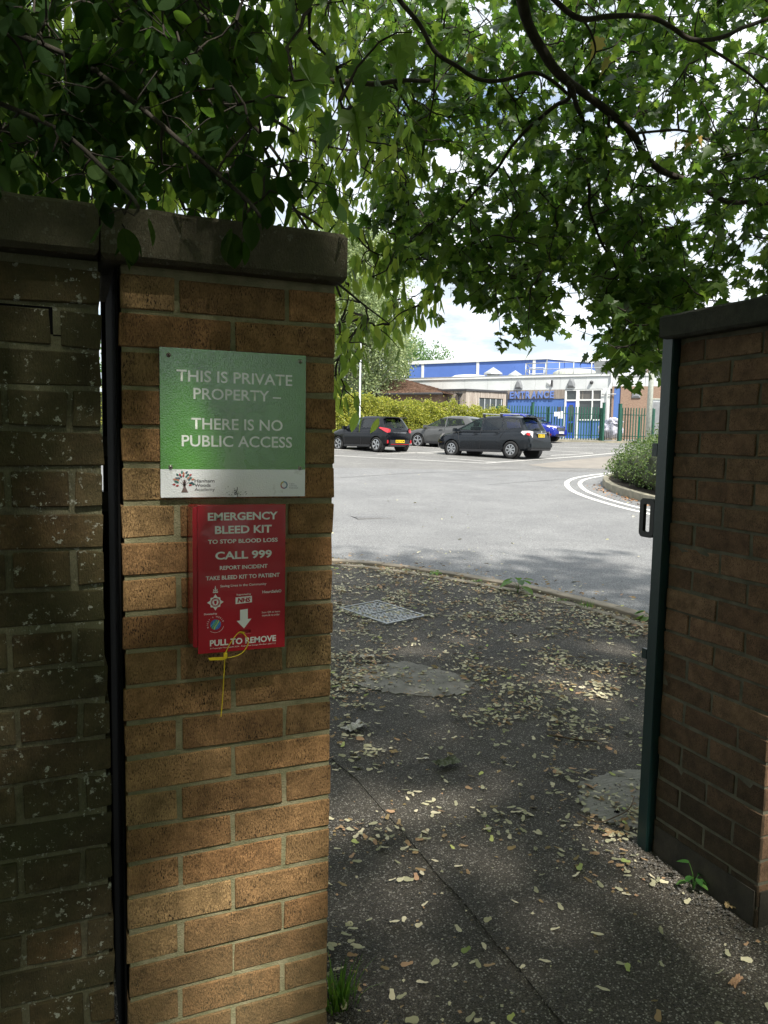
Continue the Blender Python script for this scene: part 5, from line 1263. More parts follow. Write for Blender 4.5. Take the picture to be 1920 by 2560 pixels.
    # wheels
    for ax in (0, wb):
        for sd in (-1, 1):
            tf = lambda q, ax=ax, sd=sd: Vector((ax+q.x, sd*(W-.215+q.z), r+q.y))
            rim = r*s.get('rim', .66)
            wh = MB().lathe([(rim, .03), (r*.93, 0), (r, .03), (r, .18), (r*.955, .205), (rim*1.03, .208), (rim, .17)], 30, tf).obj('wheel', M['tyre'], root, smooth=True, local=True)
            rm = MB(); rm.lathe([(rim, .19), (rim*.93, .19), (rim*.90, .10), (rim*.3, .08), (0, .08)], 28, tf); rm.obj('rim', M['alloy_dark'], wh, local=True)
            sp = MB(); q_ = s.get('spokes', 5)
            sp.lathe([(rim*1.0, .188), (rim*1.0, .204), (rim*.90, .206), (rim*.9, .188)], 28, tf); sp.lathe([(0, .19), (rim*.2, .185), (rim*.22, .12)], 12, tf)
            for i in range(q_):
                a = 2*math.pi*i/q_+.3; tw = s.get('twist', 0)
                for (da, w0, w1) in s.get('spk', ((0, .05, .075),)):
                    a1 = a+da; a2 = a+da+tw
                    c0, s0_, c1_, s1_ = math.cos(a1), math.sin(a1), math.cos(a2), math.sin(a2)
                    for_ = [(rim*.15*c0-w0*s0_*rim*1.6, rim*.15*s0_+w0*c0*rim*1.6), (rim*.15*c0+w0*s0_*rim*1.6, rim*.15*s0_-w0*c0*rim*1.6), (rim*.93*c1_+w1*s1_*rim*1.6, rim*.93*s1_-w1*c1_*rim*1.6), (rim*.93*c1_-w1*s1_*rim*1.6, rim*.93*s1_+w1*c1_*rim*1.6)]
                    b_ = len(sp.v); sp.v += [tf(Vector((p[0], p[1], z_))) for z_ in (.15, .195) for p in for_]
                    sp.f += [(b_+4, b_+5, b_+6, b_+7)]+[(b_+i_, b_+(i_+1) % 4, b_+4+(i_+1) % 4, b_+4+i_) for i_ in range(4)]
            sp.obj('spokes', s.get('alloy', M['alloy']), wh, local=True)
    # door seams, handles, mirrors, sill
    sm = MB()
    for sd in (-1, 1):
        for (xa, za, xb, zb2) in s['seams']:
            sm.tube([(xa, sd*(W*.997), za), ((xa+xb)/2, sd*(W*1.0-.001), (za+zb2)/2), (xb, sd*(W*.962), zb2)], .006, 4)
    sm.obj('door_seam', M['trim'], root, local=True)
    for sd in (-1, 1):
        for (hx, hz) in s['handles']: MB().box((hx, sd*(W*.985+.012), hz), (.20, .03, .028)).obj('door_handle', s.get('handle_m', s['paint']), root, local=True, bevel=.008)
        mx_ = g['fb']-.42; mm = MB(); mm.box((mx_, sd*(W*.93+.12), zb+.06), (.13, .2, .14)); mm.box((mx_+.02, sd*(W*.93+.01), zb+.01), (.06, .14, .05)); mm.obj('door_mirror', s.get('mirror_m', s['paint']), root, local=True, bevel=.02)
        MB().box((wb/2, sd*(W-.035), s['sill']), (wb-2.5*r, .06, .10)).obj('sill', M['trim'], root, local=True, bevel=.015)
    return root, x0, x1, W

def cbox(root, name, c, d, m, bev=.02, rot=None): return MB().box(c, d, rot).obj(name, m, root, local=True, bevel=bev)
def plate(root, text, x, z, face, m, w_=.52, h=.115):
    pl = MB().box((x, 0, z), (.012, w_, h)).obj('number_plate', m, root, local=True)
    me, co = text_mesh(text, INTER, .02); a, b_ = co.min(0), co.max(0); vs = []
    for c in co:
        u = (c[0]-a[0])/(b_[0]-a[0])-.5; v = (c[1]-a[1])/(b_[1]-a[1])-.5
        vs.append((x+face*.008, u*(w_*.9)*face, z+v*h*.68))
    me.vertices.foreach_set('co', np.array(vs, dtype=float).ravel()); me.materials.clear(); me.materials.append(M['black'])
    link(bpy.data.objects.new('plate_lettering', me), pl, True)
def wp(px, py, d):      # ground position of something standing at image column px, d metres out
    p = at(px, py, d); return Vector((p.x, p.y))
def place(ref, lx, ly, head):   # car origin so that local point (lx, ly) stands at ref
    h = Vector(head).normalized(); l = Vector((-h.y, h.x)); return ref-h*lx-l*ly, h

# A: small black hatchback, tail towards us
sA = dict(W=1.68, wb=2.42, r=.305, ro=.56, fo=.68, rim=.70, spokes=5, twist=.35, spk=((0, .05, .09), (.28, .03, .05)), sill=.24, paint=paint('black_paint', (.005, .006, .008)),
    body=[(0, .42, .80, .80), (.02, .30, .93, .90), (.07, .24, .97, .97), (.16, .2, .98, 1), (.35, .19, .97, 1), (.58, .19, .96, 1), (.70, .19, .96, 1), (.80, .2, .94, .99), (.90, .22, .87, .96), (.97, .26, .76, .88), (1, .34, .62, .76)],
    gh=dict(zb=.93, zr=1.425, rb=-.50, rt=-.20, fb=2.32, ft=1.50, wb=.925, wt=.70, rw0=.16, side=[dict(p=[(.98, .99), (.98, 1.37), (1.42, 1.35), (1.98, 1.03)]), dict(p=[(.18, 1.02), (.22, 1.35), (.90, 1.37), (.90, .99)], m=M['cglass_dark']), dict(p=[(-.14, 1.12), (.0, 1.33), (.16, 1.345), (.12, 1.04)], m=M['cglass_dark'])]),
    seams=[(.94, .3, .94, .93), (1.98, .35, 2.06, .93), (.36, .62, .12, .95)], handles=[(1.12, .85), (.32, .87)])
hA = (-.37, .93); refA = wp(941, 1128, 31.8); oA, h_ = place(refA, 0, .78, hA)
cA, x0, x1, W = build_car('parked_car', 'small black hatchback with red tail lamps, nearest the gate pillar', sA, oA, hA)
for sd in (-1, 1):
    MB().add([(x0-.012, sd*.54, .93), (x0-.012, sd*.54, .83), (x0+.02, sd*.66, .78), (x0+.06, sd*.775, .83), (x0+.38, sd*.835, .99), (x0+.34, sd*.80, 1.02), (x0+.05, sd*.70, .98), (x0+.0, sd*.60, .95)], [(0, 1, 2, 7), (2, 3, 6, 7), (3, 4, 5, 6)]).obj('tail_lamp', M['tail_red'], cA, local=True)
    cbox(cA, 'reflector', (x0-.0, sd*.68, .42), (.05, .06, .14), M['tail_red'], .01)
cbox(cA, 'bumper_insert', (x0-.0, 0, .40), (.08, 1.15, .2), M['trim']); cbox(cA, 'bumper_stripe', (x0-.035, 0, .315), (.03, 1.05, .02), M['tail_red'], .004); cbox(cA, 'diffuser', (x0+.02, 0, .26), (.1, 1.2, .1), M['trim'])
plate(cA, 'EN22 WDM', x0-.05, .44, -1, M['plate_y']); cbox(cA, 'spoiler', (-.31, 0, 1.435), (.26, 1.12, .035), M['trim'], .01); cbox(cA, 'chrome_strip', (x0-.0, 0, .80), (.03, .8, .02), M['chrome'], .004)
cbox(cA, 'rear_wiper', (-.52, -.10, 1.03), (.02, .36, .015), M['black'], .002); cbox(cA, 'exhaust', (x0-.04, -.42, .27), (.06, .16, .06), M['chrome'], .02)

# B: dark people carrier with roof bars
sB = dict(W=1.79, wb=2.78, r=.33, ro=.78, fo=.90, rim=.62, spokes=7, spk=((-.09, .035, .04), (.09, .035, .04)), sill=.27, paint=paint('dark_grey_paint', (.010, .013, .017)),
    body=[(0, .46, .84, .84), (.015, .34, 1.0, .92), (.06, .29, 1.05, .975), (.16, .25, 1.05, 1), (.35, .22, 1.02, 1), (.56, .22, 1.0, 1), (.68, .22, 1.0, 1), (.78, .23, .98, .99), (.88, .25, .92, .95), (.95, .28, .82, .87), (.985, .32, .72, .76), (1, .4, .62, .64)],
    gh=dict(zb=1.0, zr=1.545, rb=-.70, rt=-.36, fb=2.98, ft=1.72, wb=.925, wt=.74, rw0=.14, side=[dict(p=[(1.42, 1.05), (1.42, 1.48), (1.72, 1.47), (2.5, 1.09)]), dict(p=[(.50, 1.08), (.50, 1.49), (1.34, 1.49), (1.34, 1.05)], m=M['cglass_dark']), dict(p=[(-.38, 1.17), (-.22, 1.46), (.42, 1.49), (.42, 1.09)], m=M['cglass_dark'])]),
    seams=[(1.38, .34, 1.38, 1.0), (2.36, .4, 2.46, 1.0), (.50, .7, .34, 1.03)], handles=[(1.62, .93), (.62, .96)])
hB = (-.435, .90); refB = wp(1277, 1143, 28.9); oB, h_ = place(refB, 0, .82, hB)
cB, x0, x1, W = build_car('parked_car', 'dark grey people carrier with silver roof bars and clear tail lamps', sB, oB, hB)
for sd in (-1, 1):
    MB().add([(x0-.012, sd*.58, 1.02), (x0-.012, sd*.60, .80), (x0+.07, sd*.80, .74), (x0+.34, sd*.885, .98), (x0+.30, sd*.86, 1.04), (x0+.06, sd*.74, 1.05)], [(0, 1, 2, 5), (2, 3, 4, 5)]).obj('tail_lamp', M['tail_clear'], cB, local=True)
    MB().add([(x0+.02, sd*.745, .96), (x0+.035, sd*.765, .86), (x0+.14, sd*.845, .90), (x0+.13, sd*.835, .98)], [(0, 1, 2, 3)]).obj('tail_lamp_red', M['tail_red'], cB, local=True).location = (-.03, sd*.022, 0)
    MB().add([(x1-.10, sd*.62, .70), (x1-.06, sd*.55, .80), (x1-.38, sd*.80, .93), (x1-.55, sd*.865, .93), (x1-.40, sd*.86, .80)], [(0, 1, 2), (0, 2, 3, 4)]).obj('headlamp', M['tail_clear'], cB, local=True)
cbox(cB, 'rear_bumper', (x0+.03, 0, .50), (.20, 1.62, .24), sB['paint'], .05); cbox(cB, 'bumper_lower', (x0+.05, 0, .36), (.16, 1.5, .1), M['trim'], .03); cbox(cB, 'chrome_strip', (x0-.02, 0, .965), (.03, .74, .03), M['chrome'], .004)
plate(cB, 'EF16 TZX', x0-.03, .87, -1, M['plate_y'], .46); cbox(cB, 'spoiler', (-.47, 0, 1.565), (.3, 1.2, .04), sB['paint'], .015); cbox(cB, 'rear_wiper', (-.66, .12, 1.10), (.02, .4, .018), M['black'], .002)
cbox(cB, 'badge', (x0-.015, 0, 1.02), (.02, .11, .07), M['chrome'], .008)
for bx_ in (.62, 1.42):
    b_ = cbox(cB, 'roof_bar', (bx_, 0, 1.70), (.07, 1.36, .035), M['alloy'], .01)
    for sd in (-1, 1): cbox(b_, 'bar_foot', (bx_, sd*.60, 1.635), (.09, .10, .13), M['trim'], .02)

# C: mid grey hatchback, nose to the left, behind the people carrier
sC = dict(W=1.81, wb=2.66, r=.33, ro=.80, fo=.90, rim=.72, spokes=5, spk=((-.13, .025, .035), (.13, .025, .035)), alloy=M['alloy'], sill=.24, paint=paint('mid_grey_paint', (.085, .088, .088), .3),
    body=[(0, .4, .9, .8), (.03, .28, 1.0, .92), (.10, .2, 1.02, .98), (.3, .19, .98, 1), (.6, .19, .95, 1), (.72, .19, .93, 1), (.8, .2, .90, .98), (.9, .22, .81, .94), (.96, .25, .72, .86), (1, .32, .58, .68)],
    gh=dict(zb=.94, zr=1.43, rb=-.62, rt=-.02, fb=2.62, ft=1.52, wb=.91, wt=.69, side=[dict(p=[(1.2, 1.0), (1.2, 1.38), (1.5, 1.36), (2.2, 1.02)]), dict(p=[(.10, 1.08), (.34, 1.34), (1.12, 1.385), (1.12, 1.0)])]),
    seams=[(1.16, .3, 1.16, .94), (2.22, .35, 2.3, .93)], handles=[(1.36, .86), (.40, .88)])
hC = (-.52, .855); refC = wp(1045, 1113, 36.6); oC, h_ = place(refC, 2.66, .84, hC)
build_car('parked_car', 'mid grey hatchback parked behind, half hidden by the people carrier with roof bars', sC, oC, hC)

# D: blue saloon nose towards us at the right
sD = dict(W=1.84, wb=2.75, r=.33, ro=.95, fo=.93, rim=.68, spokes=10, sill=.24, paint=paint('blue_paint', (.012, .025, .26), .2),
    body=[(0, .4, .9, .8), (.03, .28, 1.02, .92), (.10, .2, 1.04, .98), (.3, .19, .99, 1), (.6, .19, .96, 1), (.72, .19, .95, 1), (.80, .2, .92, .98), (.9, .22, .84, .95), (.96, .24, .77, .88), (.99, .27, .70, .80), (1, .34, .62, .74)],
    gh=dict(zb=.95, zr=1.46, rb=-.60, rt=.12, fb=2.75, ft=1.62, wb=.91, wt=.69, side=[dict(p=[(1.3, 1.01), (1.3, 1.40), (1.6, 1.38), (2.3, 1.04)]), dict(p=[(.15, 1.10), (.44, 1.36), (1.22, 1.41), (1.22, 1.01)])]),
    seams=[(1.26, .3, 1.26, .94), (2.3, .35, 2.38, .93)], handles=[(1.46, .87), (.5, .89)])
hD = (.42, -.907); refD = wp(1345, 1105, 42.2); oD, h_ = place(refD, 2.75, -.84, hD)
cD, x0, x1, W = build_car('parked_car', 'bright blue car facing us with dark grille and white number plate, beside the green fence', sD, oD, hD)
cbox(cD, 'grille', (x1-.01, 0, .64), (.05, .86, .20), M['trim'], .02)
for k in range(4): cbox(cD, 'grille_bar', (x1+.022, 0, .57+.045*k), (.012, .82, .012), M['chrome'], .002)
cbox(cD, 'lower_grille', (x1-.03, 0, .34), (.06, 1.1, .12), M['trim'], .02); plate(cD, 'WX15 JYN', x1+.03, .46, 1, M['plate_w'])
for sd in (-1, 1): MB().add([(x1-.02, sd*.46, .66), (x1-.01, sd*.47, .77), (x1-.35, sd*.84, .86), (x1-.42, sd*.885, .80), (x1-.16, sd*.76, .66)], [(0, 1, 2, 3, 4)]).obj('headlamp', M['tail_clear'], cD, local=True)

# ================================================================ foliage
MAPLE = ([(0, 0), (.16, -.06), (.34, -.03), (.27, .10), (.52, .26), (.33, .30), (.40, .50), (.20, .46), (.15, .62), (0, 1.0), (-.15, .62), (-.20, .46), (-.40, .50), (-.33, .30), (-.52, .26), (-.27, .10), (-.34, -.03), (-.16, -.06)])
def tmpl_maple():
    pts = [(x, y, 0) for x, y in MAPLE]; c = len(pts); v = []
    for x, y, z in pts: v.append((x, y, .10*abs(x)-.16*y*y))
    v.append((0, .30, -.015)); fs = [(i, (i+1) % c, c) for i in range(c)]; return np.array(v), fs
def tmpl_oval(w_=.22, curl=.14):
    pr = [(0, 0), (.50, .10), (.84, .26), (1, .46), (.86, .66), (.52, .84), (0, 1)]; v = [(w_*a, b, .06*a-curl*b*b*.9) for a, b in pr]+[(-w_*a, b, .06*a-curl*b*b*.9) for a, b in pr[1:-1]][::-1]+[(0, .5, -.03-curl*.2)]
    return np.array(v), [(i, (i+1) % 12, 12) for i in range(12)]
def tmpl_quad(w_=.35): return np.array([(0, 0, 0), (w_, .45, .05), (0, 1, -.08), (-w_, .45, .05)]), [(0, 1, 2), (0, 2, 3)]
def frames(A, Nn):
    A = A/np.linalg.norm(A, axis=1, keepdims=True); S = np.cross(A, Nn); S /= np.linalg.norm(S, axis=1, keepdims=True)+1e-9; Z = np.cross(S, A); return S, A, Z
def leaf_cloud(name, tmpl, P, A, Nn, size, m, parent=None, kind='stuff'):
    tv, tf = tmpl; P, A, Nn = map(lambda q: np.asarray(q, float), (P, A, Nn)); size = np.asarray(size, float)
    S, A, Z = frames(A, Nn); n = len(P); k = len(tv)
    Vv = P[:, None, :]+size[:, None, None]*(tv[None, :, 0:1]*S[:, None, :]+tv[None, :, 1:2]*A[:, None, :]+tv[None, :, 2:3]*Z[:, None, :])
    f = np.array(tf); F = (f[None]+(np.arange(n)*k)[:, None, None]).reshape(-1, 3)
    me = bpy.data.meshes.new(name); me.vertices.add(n*k); me.vertices.foreach_set('co', Vv.ravel())
    me.loops.add(F.size); me.loops.foreach_set('vertex_index', F.ravel().astype(np.int32))
    me.polygons.add(len(F)); me.polygons.foreach_set('loop_start', np.arange(0, F.size, 3, dtype=np.int32)); me.polygons.foreach_set('loop_total', np.full(len(F), 3, np.int32))
    me.update(calc_edges=True); me.validate(); me.materials.append(m)
    o = link(bpy.data.objects.new(name, me), parent)
    if kind: o['kind'] = kind
    return o
def inpoly(x, y, poly):
    c = False; j = len(poly)-1
    for i in range(len(poly)):
        xi, yi = poly[i]; xj, yj = poly[j]
        if (yi > y) != (yj > y) and x < (xj-xi)*(y-yi)/(yj-yi)+xi: c = not c
        j = i
    return c
def hang(n, h, down, r_=None):
    r_ = r_ or rng; a = r_.uniform(0, 2*math.pi, n); return np.stack([np.cos(a)*h, np.sin(a)*h, -down+r_.normal(0, .25, n)], 1)

# ---- overhanging trees. Limbs are followed in the photograph and set at their distance
def limb(pts, d0, d1):   # notes in units of 1/V full pixels
    n = len(pts); return [at(p[0]*V, p[1]*V, d0+(d1-d0)*i/(n-1)) for i, p in enumerate(pts)]
c2 = lambda L_: [(795+.5209*a, .5209*b) for a, b in L_]
c1 = lambda L_: [(.5209*a, .5209*b) for a, b in L_]
def smooth3(P, n=5):
    out = []
    for i in range(len(P)-1):
        p0, p1, p2, p3 = P[max(i-1, 0)], P[i], P[i+1], P[min(i+2, len(P)-1)]
        for k in range(n):
            t = k/n; out.append(.5*((2*p1)+(p2-p0)*t+(2*p0-5*p1+4*p2-p3)*t*t+(3*p1-p0-3*p2+p3)*t**3))
    out.append(P[-1]); return out
def grow_tree(name, label, base, trunk_top, trunk_r, limbs, clusters, leaf, big, m_leaf, twig_r=.0028, group=None, sag=.05):
    root = thing(name, label, 'tree', (base[0], base[1], 0), 0, group)
    tp = [Vector(base), Vector(base).lerp(Vector(trunk_top), .35)+Vector((.05, -.04, 0)), Vector(base).lerp(Vector(trunk_top), .7)+Vector((-.04, .03, 0)), Vector(trunk_top)]
    tps = smooth3(tp, 6); MB().tube(tps, [trunk_r*(1.35 if i == 0 else 1)*(1-.35*i/len(tps)) for i in range(len(tps))], 14).obj('trunk', M['bark'], root, smooth=True)
    att = []
    for (pts, r0, r1, join) in limbs:
        P = smooth3(pts, 5)
        if join is not None:
            Pj = smooth3([Vector(join), Vector(join).lerp(P[0], .55)+Vector((0, 0, .25)), P[0]], 8)[:-1]; Rj = [r0*1.6+(r0-r0*1.6)*i/len(Pj) for i in range(len(Pj))]
            P2_, R2 = Pj+P, Rj+[r0+(r1-r0)*i/(len(P)-1) for i in range(len(P))]
        else: P2_, R2 = P, [r0+(r1-r0)*i/(len(P)-1) for i in range(len(P))]
        P2_ = [p+Vector((noise.noise(p*5), noise.noise(p*5+Vector((9, 0, 0))), noise.noise(p*5+Vector((0, 9, 0)))))*min(.02, r0) for p in P2_]
        R2 = [r_*(1+.10*noise.noise(p*14)) for r_, p in zip(R2, P2_)]
        MB().tube(P2_, R2, 9).obj('branch', M['bark'], root, smooth=True); att += [tuple(p) for p in P2_]
    att = np.array(att)
    # twigs: join every leaf cluster to the nearest wood already there
    C = np.array([c[0] for c in clusters]); Dn = np.array([c[1] for c in clusters])
    dist = np.full(len(C), 1e9); near = np.zeros((len(C), 3))
    for i in range(0, len(att), 1):
        d = np.linalg.norm(C-att[i], axis=1); k = d < dist; dist[k] = d[k]; near[k] = att[i]
    order = []; left = np.ones(len(C), bool); tw = MB()
    for _ in range(len(C)):
        i = int(np.argmin(np.where(left, dist, 1e9))); left[i] = False
        a, b_ = Vector(near[i]), Vector(C[i]); d = (b_-a).length
        if d > .02:
            mid = a.lerp(b_, .5)+Vector((random.uniform(-1, 1), random.uniform(-1, 1), random.uniform(-.6, 1)))*d*.14
            q1 = a.lerp(mid, .5)+Vector((random.uniform(-1, 1), random.uniform(-1, 1), random.uniform(-1, 1)))*d*.05
            tw.tube([a, q1, mid, mid.lerp(b_, .5)+Vector((0, 0, random.uniform(-.02, .04)))*d, b_], [twig_r*1.9, twig_r*1.7, twig_r*1.4, twig_r*1.2, twig_r], 4, False)
        e = b_+Vector(Dn[i]); tw.tube([b_, b_.lerp(e, .5)+Vector((0, 0, .01)), e], [twig_r, twig_r*.8, twig_r*.5], 3, False)
        dd = np.linalg.norm(C-C[i], axis=1); k = left & (dd < dist); dist[k] = dd[k]; near[k] = C[i]
    o = tw.obj('twigs', M['bark'], root, smooth=True); o['kind'] = 'stuff'
    P, A, Nn, S = [], [], [], []
    for (c, dvec, nl, sz, hh, dn) in clusters:
        c = np.array(c); dv = np.array(dvec)
        t = rng.uniform(0, 1.05, nl); off = rng.normal(0, .012+sz*.14, (nl, 3)); p = c+dv*t[:, None]+off; ax = hang(nl, hh, dn)
        P.append(p); A.append(ax); nv = rng.normal(0, .75, (nl, 3)); nv[:, 2] += .55; Nn.append(nv); S.append(sz*rng.uniform(.62, 1.2, nl))
    P, A, Nn, S = np.concatenate(P), np.concatenate(A), np.concatenate(Nn), np.concatenate(S)
    # keep a gap along the rays where the sun reaches the pillar
    keep = np.ones(len(P), bool); sv = np.array(SUN)
    for (tx, ty, tz, rad) in SUNSPOTS:
        rel = P-np.array((tx, ty, tz)); al = rel@sv; perp = np.linalg.norm(rel-al[:, None]*sv, axis=1); keep &= ~((perp < rad) & (al > 0))
    # the opening in the foliage behind the viewer that the glossy sign mirrors
    back = P[:, 1] < -1.7; den = np.where(back, P[:, 1]-1.5655, -1); tt = (-.0085-1.5655)/den
    hx, hz = -.0931+(P[:, 0]+.0931)*tt, 1.4686+(P[:, 2]-1.4686)*tt
    keep &= ~(back & (hx > -.08) & (hx < .19) & (hz > 1.49) & (hz < 1.95))
    # keep out of the lens, out of brick and behind nothing solid
    rel = P-np.array(CAM); zc = rel@np.array(CF); keep &= np.linalg.norm(rel, axis=1) > .55
    inwall = (P[:, 1] > -.03) & (P[:, 1] < .30) & (P[:, 2] < 1.93) & (P[:, 0] < .47); keep &= ~inwall
    P, A, Nn, S, zc = P[keep], A[keep], Nn[keep], S[keep], zc[keep]
    rel = P-np.array(CAM); px = 960+FPX*(rel@np.array(CR))/zc; py = 1280-FPX*(rel@np.array(CU))/zc
    vis = (zc > .3) & (px > 0) & (px < 1920) & (py > 0) & (py < 1500); score = np.where(vis, S/np.maximum(zc, .3), 0)
    top = np.argsort(-score)[:290]; top = top[score[top] > 0]; rest = np.setdiff1d(np.arange(len(P)), top)
    leaf_cloud('foliage', leaf, P[rest], A[rest], Nn[rest], S[rest], m_leaf, root)
    tv, tf = leaf; lms = []
    for k in range(4):
        v2 = tv.copy(); v2[:, 2] += rng.normal(0, .02, len(tv)); v2[:, 0] *= rng.uniform(.9, 1.1); me = bpy.data.meshes.new('leaf'); me.from_pydata([tuple(q) for q in v2], [], tf); me.materials.append(m_leaf); lms.append(me)
    Sx, Ax, Zx = frames(A[top], Nn[top])
    for j, i in enumerate(top):
        o = bpy.data.objects.new('leaf', lms[j % 4]); s_ = S[i]; link(o, root)
        o.matrix_basis = Matrix(((Sx[j][0]*s_, Ax[j][0]*s_, Zx[j][0]*s_, P[i][0]), (Sx[j][1]*s_, Ax[j][1]*s_, Zx[j][1]*s_, P[i][1]), (Sx[j][2]*s_, Ax[j][2]*s_, Zx[j][2]*s_, P[i][2]), (0, 0, 0, 1)))
    print(name, 'leaves', len(P)); return root
SUNSPOTS = [(.37, 0, .74, .15), (.29, 0, .66, .15), (.18, 0, .58, .16), (.10, 0, .52, .13), (.33, 0, .34, .08), (1.86, -.02, .75, .22), (1.86, -.02, .4, .2), (.20, 0, .10, .12), (.9, .6, .0, .10)]
for q in [(.22, -.1, .0, .10)]: SUNSPOTS.append(q)

def fill(poly, n, dlo, dhi, nl, sz, L_, hh, dn, gap=None, gapf=.006, thr=-.32, drift=None, seed=0):
    """leaf clusters through a volume of the crown: cast inside an outline, at all distances between dlo and dhi"""
    out = []; xs = [p[0] for p in poly]; ys_ = [p[1] for p in poly]; tries = 0
    while len(out) < n and tries < n*60:
        tries += 1; x, y = random.uniform(min(xs), max(xs)), random.uniform(min(ys_), max(ys_))
        if not inpoly(x, y, poly): continue
        if gap and any(inpoly(x, y, g_) for g_ in gap) and random.random() < .93: continue
        if noise.noise(Vector((x*gapf, y*gapf, seed))) < thr: continue
        d = random.uniform(dlo, dhi); p = at(x*V, y*V, d)
        if p.z < gz(p.x, p.y)+.3: continue
        v = Vector((random.uniform(-1, 1), random.uniform(-1, 1), random.uniform(-.9, .15))).normalized()*L_*random.uniform(.6, 1.2)
        out.append((tuple(p), tuple(v), random.randint(*nl), sz, hh, dn))
    return out
def overhead(n, x0, x1, y0, y1, z0, z1, nl, sz, L_, hh, dn, margin=160):
    out = []; tries = 0
    while len(out) < n and tries < n*20:
        tries += 1; p = Vector((random.uniform(x0, x1), random.uniform(y0, y1), random.uniform(z0, z1)))
        q = proj(p)
        if q and -margin < q[0] < 1920+margin and q[1] > -margin: continue
        v = Vector((random.uniform(-1, 1), random.uniform(-1, 1), random.uniform(-.8, .2))).normalized()*L_
        out.append((tuple(p), tuple(v), random.randint(*nl), sz, hh, dn))
    return out

LM = [  # limbs of the maple
 (limb([(1085, -160)]+c2([(640, 0), (690, 120), (760, 260), (830, 340), (900, 380), (1000, 470), (1100, 560), (1160, 650), (1250, 720), (1400, 790), (1500, 830), (1659, 842), (1900, 820)]), 3.3, 4.4), .034, .014, 'J'),
 (limb(c2([(832, 345), (832, 400), (780, 430), (700, 500), (640, 560), (590, 620), (540, 690), (460, 780), (380, 870), (320, 930), (250, 990)]), 3.6, 4.5), .016, .005, None),
 (limb(c2([(845, 360), (860, 420), (890, 500), (895, 640), (915, 790), (920, 870), (960, 980), (1020, 1100), (1070, 1190)]), 3.6, 4.6), .016, .007, None),
 (limb(c2([(1000, 480), (990, 600), (1000, 700), (960, 780), (890, 860), (850, 920), (800, 1000)]), 3.75, 4.6), .010, .004, None),
 (limb(c2([(700, -60), (850, 60), (1000, 65), (1150, 70), (1250, 110), (1350, 165), (1480, 150), (1560, 110), (1659, 75), (1800, 20)]), 3.2, 3.6), .016, .010, 'J'),
 (limb(c2([(90, -60), (130, 0), (200, 90), (280, 210), (370, 280), (450, 330), (560, 330), (680, 300), (760, 330), (825, 385)]), 3.4, 3.7), .015, .010, 'J'),
 (limb(c2([(1100, 555), (1250, 540), (1330, 550), (1400, 575), (1500, 550), (1659, 535), (1800, 540)]), 3.9, 4.3), .009, .005, None),
 (limb(c2([(1350, 165), (1450, 220), (1560, 290), (1659, 380), (1760, 450)]), 3.45, 3.8), .009, .006, None),
 (limb(c2([(880, 60), (930, 140), (945, 220), (890, 300)]), 3.3, 3.5), .008, .004, None), (limb(c2([(945, 215), (1020, 190), (1060, 140)]), 3.4, 3.5), .005, .003, None),
 (limb(c2([(285, 215), (270, 400), (240, 550), (220, 700), (225, 780), (180, 880)]), 3.6, 4.4), .006, .003, None),
 (limb(c2([(560, 690), (620, 800), (660, 900), (665, 1000), (660, 1220)]), 4.1, 4.6), .005, .003, None),
 (limb(c2([(1070, 545), (1120, 650), (1100, 760), (1080, 850), (1100, 950), (1140, 1040)]), 3.9, 4.5), .005, .003, None),
 (limb(c2([(1010, 1080), (1100, 1190), (1250, 1220), (1450, 1250), (1600, 1260)]), 4.5, 5.0), .006, .004, None),
 (limb(c2([(1400, 800), (1500, 790), (1600, 730), (1659, 700)]), 4.2, 4.4), .005, .004, None), (limb(c2([(925, 860), (1050, 880), (1160, 850), (1250, 860), (1300, 920), (1400, 920)]), 4.3, 4.6), .005, .003, None),
 (limb(c2([(1150, 580), (1160, 620), (1300, 1000), (1330, 1350)]), 4.2, 5.2), .006, .003, None)]
JM = Vector((3.2, -1.9, 4.6))
LM = [(p, a*.78, b_*.8, JM if j == 'J' else None) for p, a, b_, j in LM]
# limbs over the path and behind the camera carry the rest of the crown
for (q, r_) in ((( -1.5, -3.5, 4.4), .05), ((0.5, -5.5, 4.6), .05), ((3.5, -5.0, 4.8), .05), ((6.5, -2.0, 4.8), .05), ((6.0, 2.5, 5.0), .05), ((1.0, -1.8, 4.4), .045), ((3.6, 1.5, 4.9), .04)):
    q = Vector(q); LM.append(([JM.lerp(q, .05), JM.lerp(q, .4)+Vector((0, 0, .25)), JM.lerp(q, .75)+Vector((.1, 0, .15)), q], r_, .012, None))
mp1 = [(700, -60), (770, 190), (830, 300), (812, 380), (790, 440), (850, 520), (880, 560), (960, 610), (1050, 640), (1085, 672), (1120, 690), (1180, 700), (1205, 625), (1235, 590), (1262, 600), (1290, 670), (1305, 730), (1335, 775), (1355, 795), (1400, 780), (1432, 790), (1452, 740), (1500, 660), (1700, 620), (1900, 560), (1900, -60)]
gp = [[(885, 585), (1060, 668), (1100, 690), (1190, 745), (900, 760)], [(1398, 255), (1450, 240), (1480, 330), (1420, 340), (1375, 300)], [(940, 600), (990, 585), (1000, 640), (950, 640)], [(1210, 570), (1262, 560), (1255, 640), (1205, 650)]]
CL = fill(mp1, 1350, 3.75, 5.9, (5, 10), .080, .24, .9, .65, gp, thr=-.42, seed=1)
edge = [(800, 430), (850, 520), (880, 560), (960, 605), (1050, 645), (1120, 690), (1175, 700), (1205, 610), (1262, 600), (1300, 710), (1335, 775), (1400, 780), (1432, 790), (1500, 650), (1452, 500), (1250, 430), (1000, 400)]
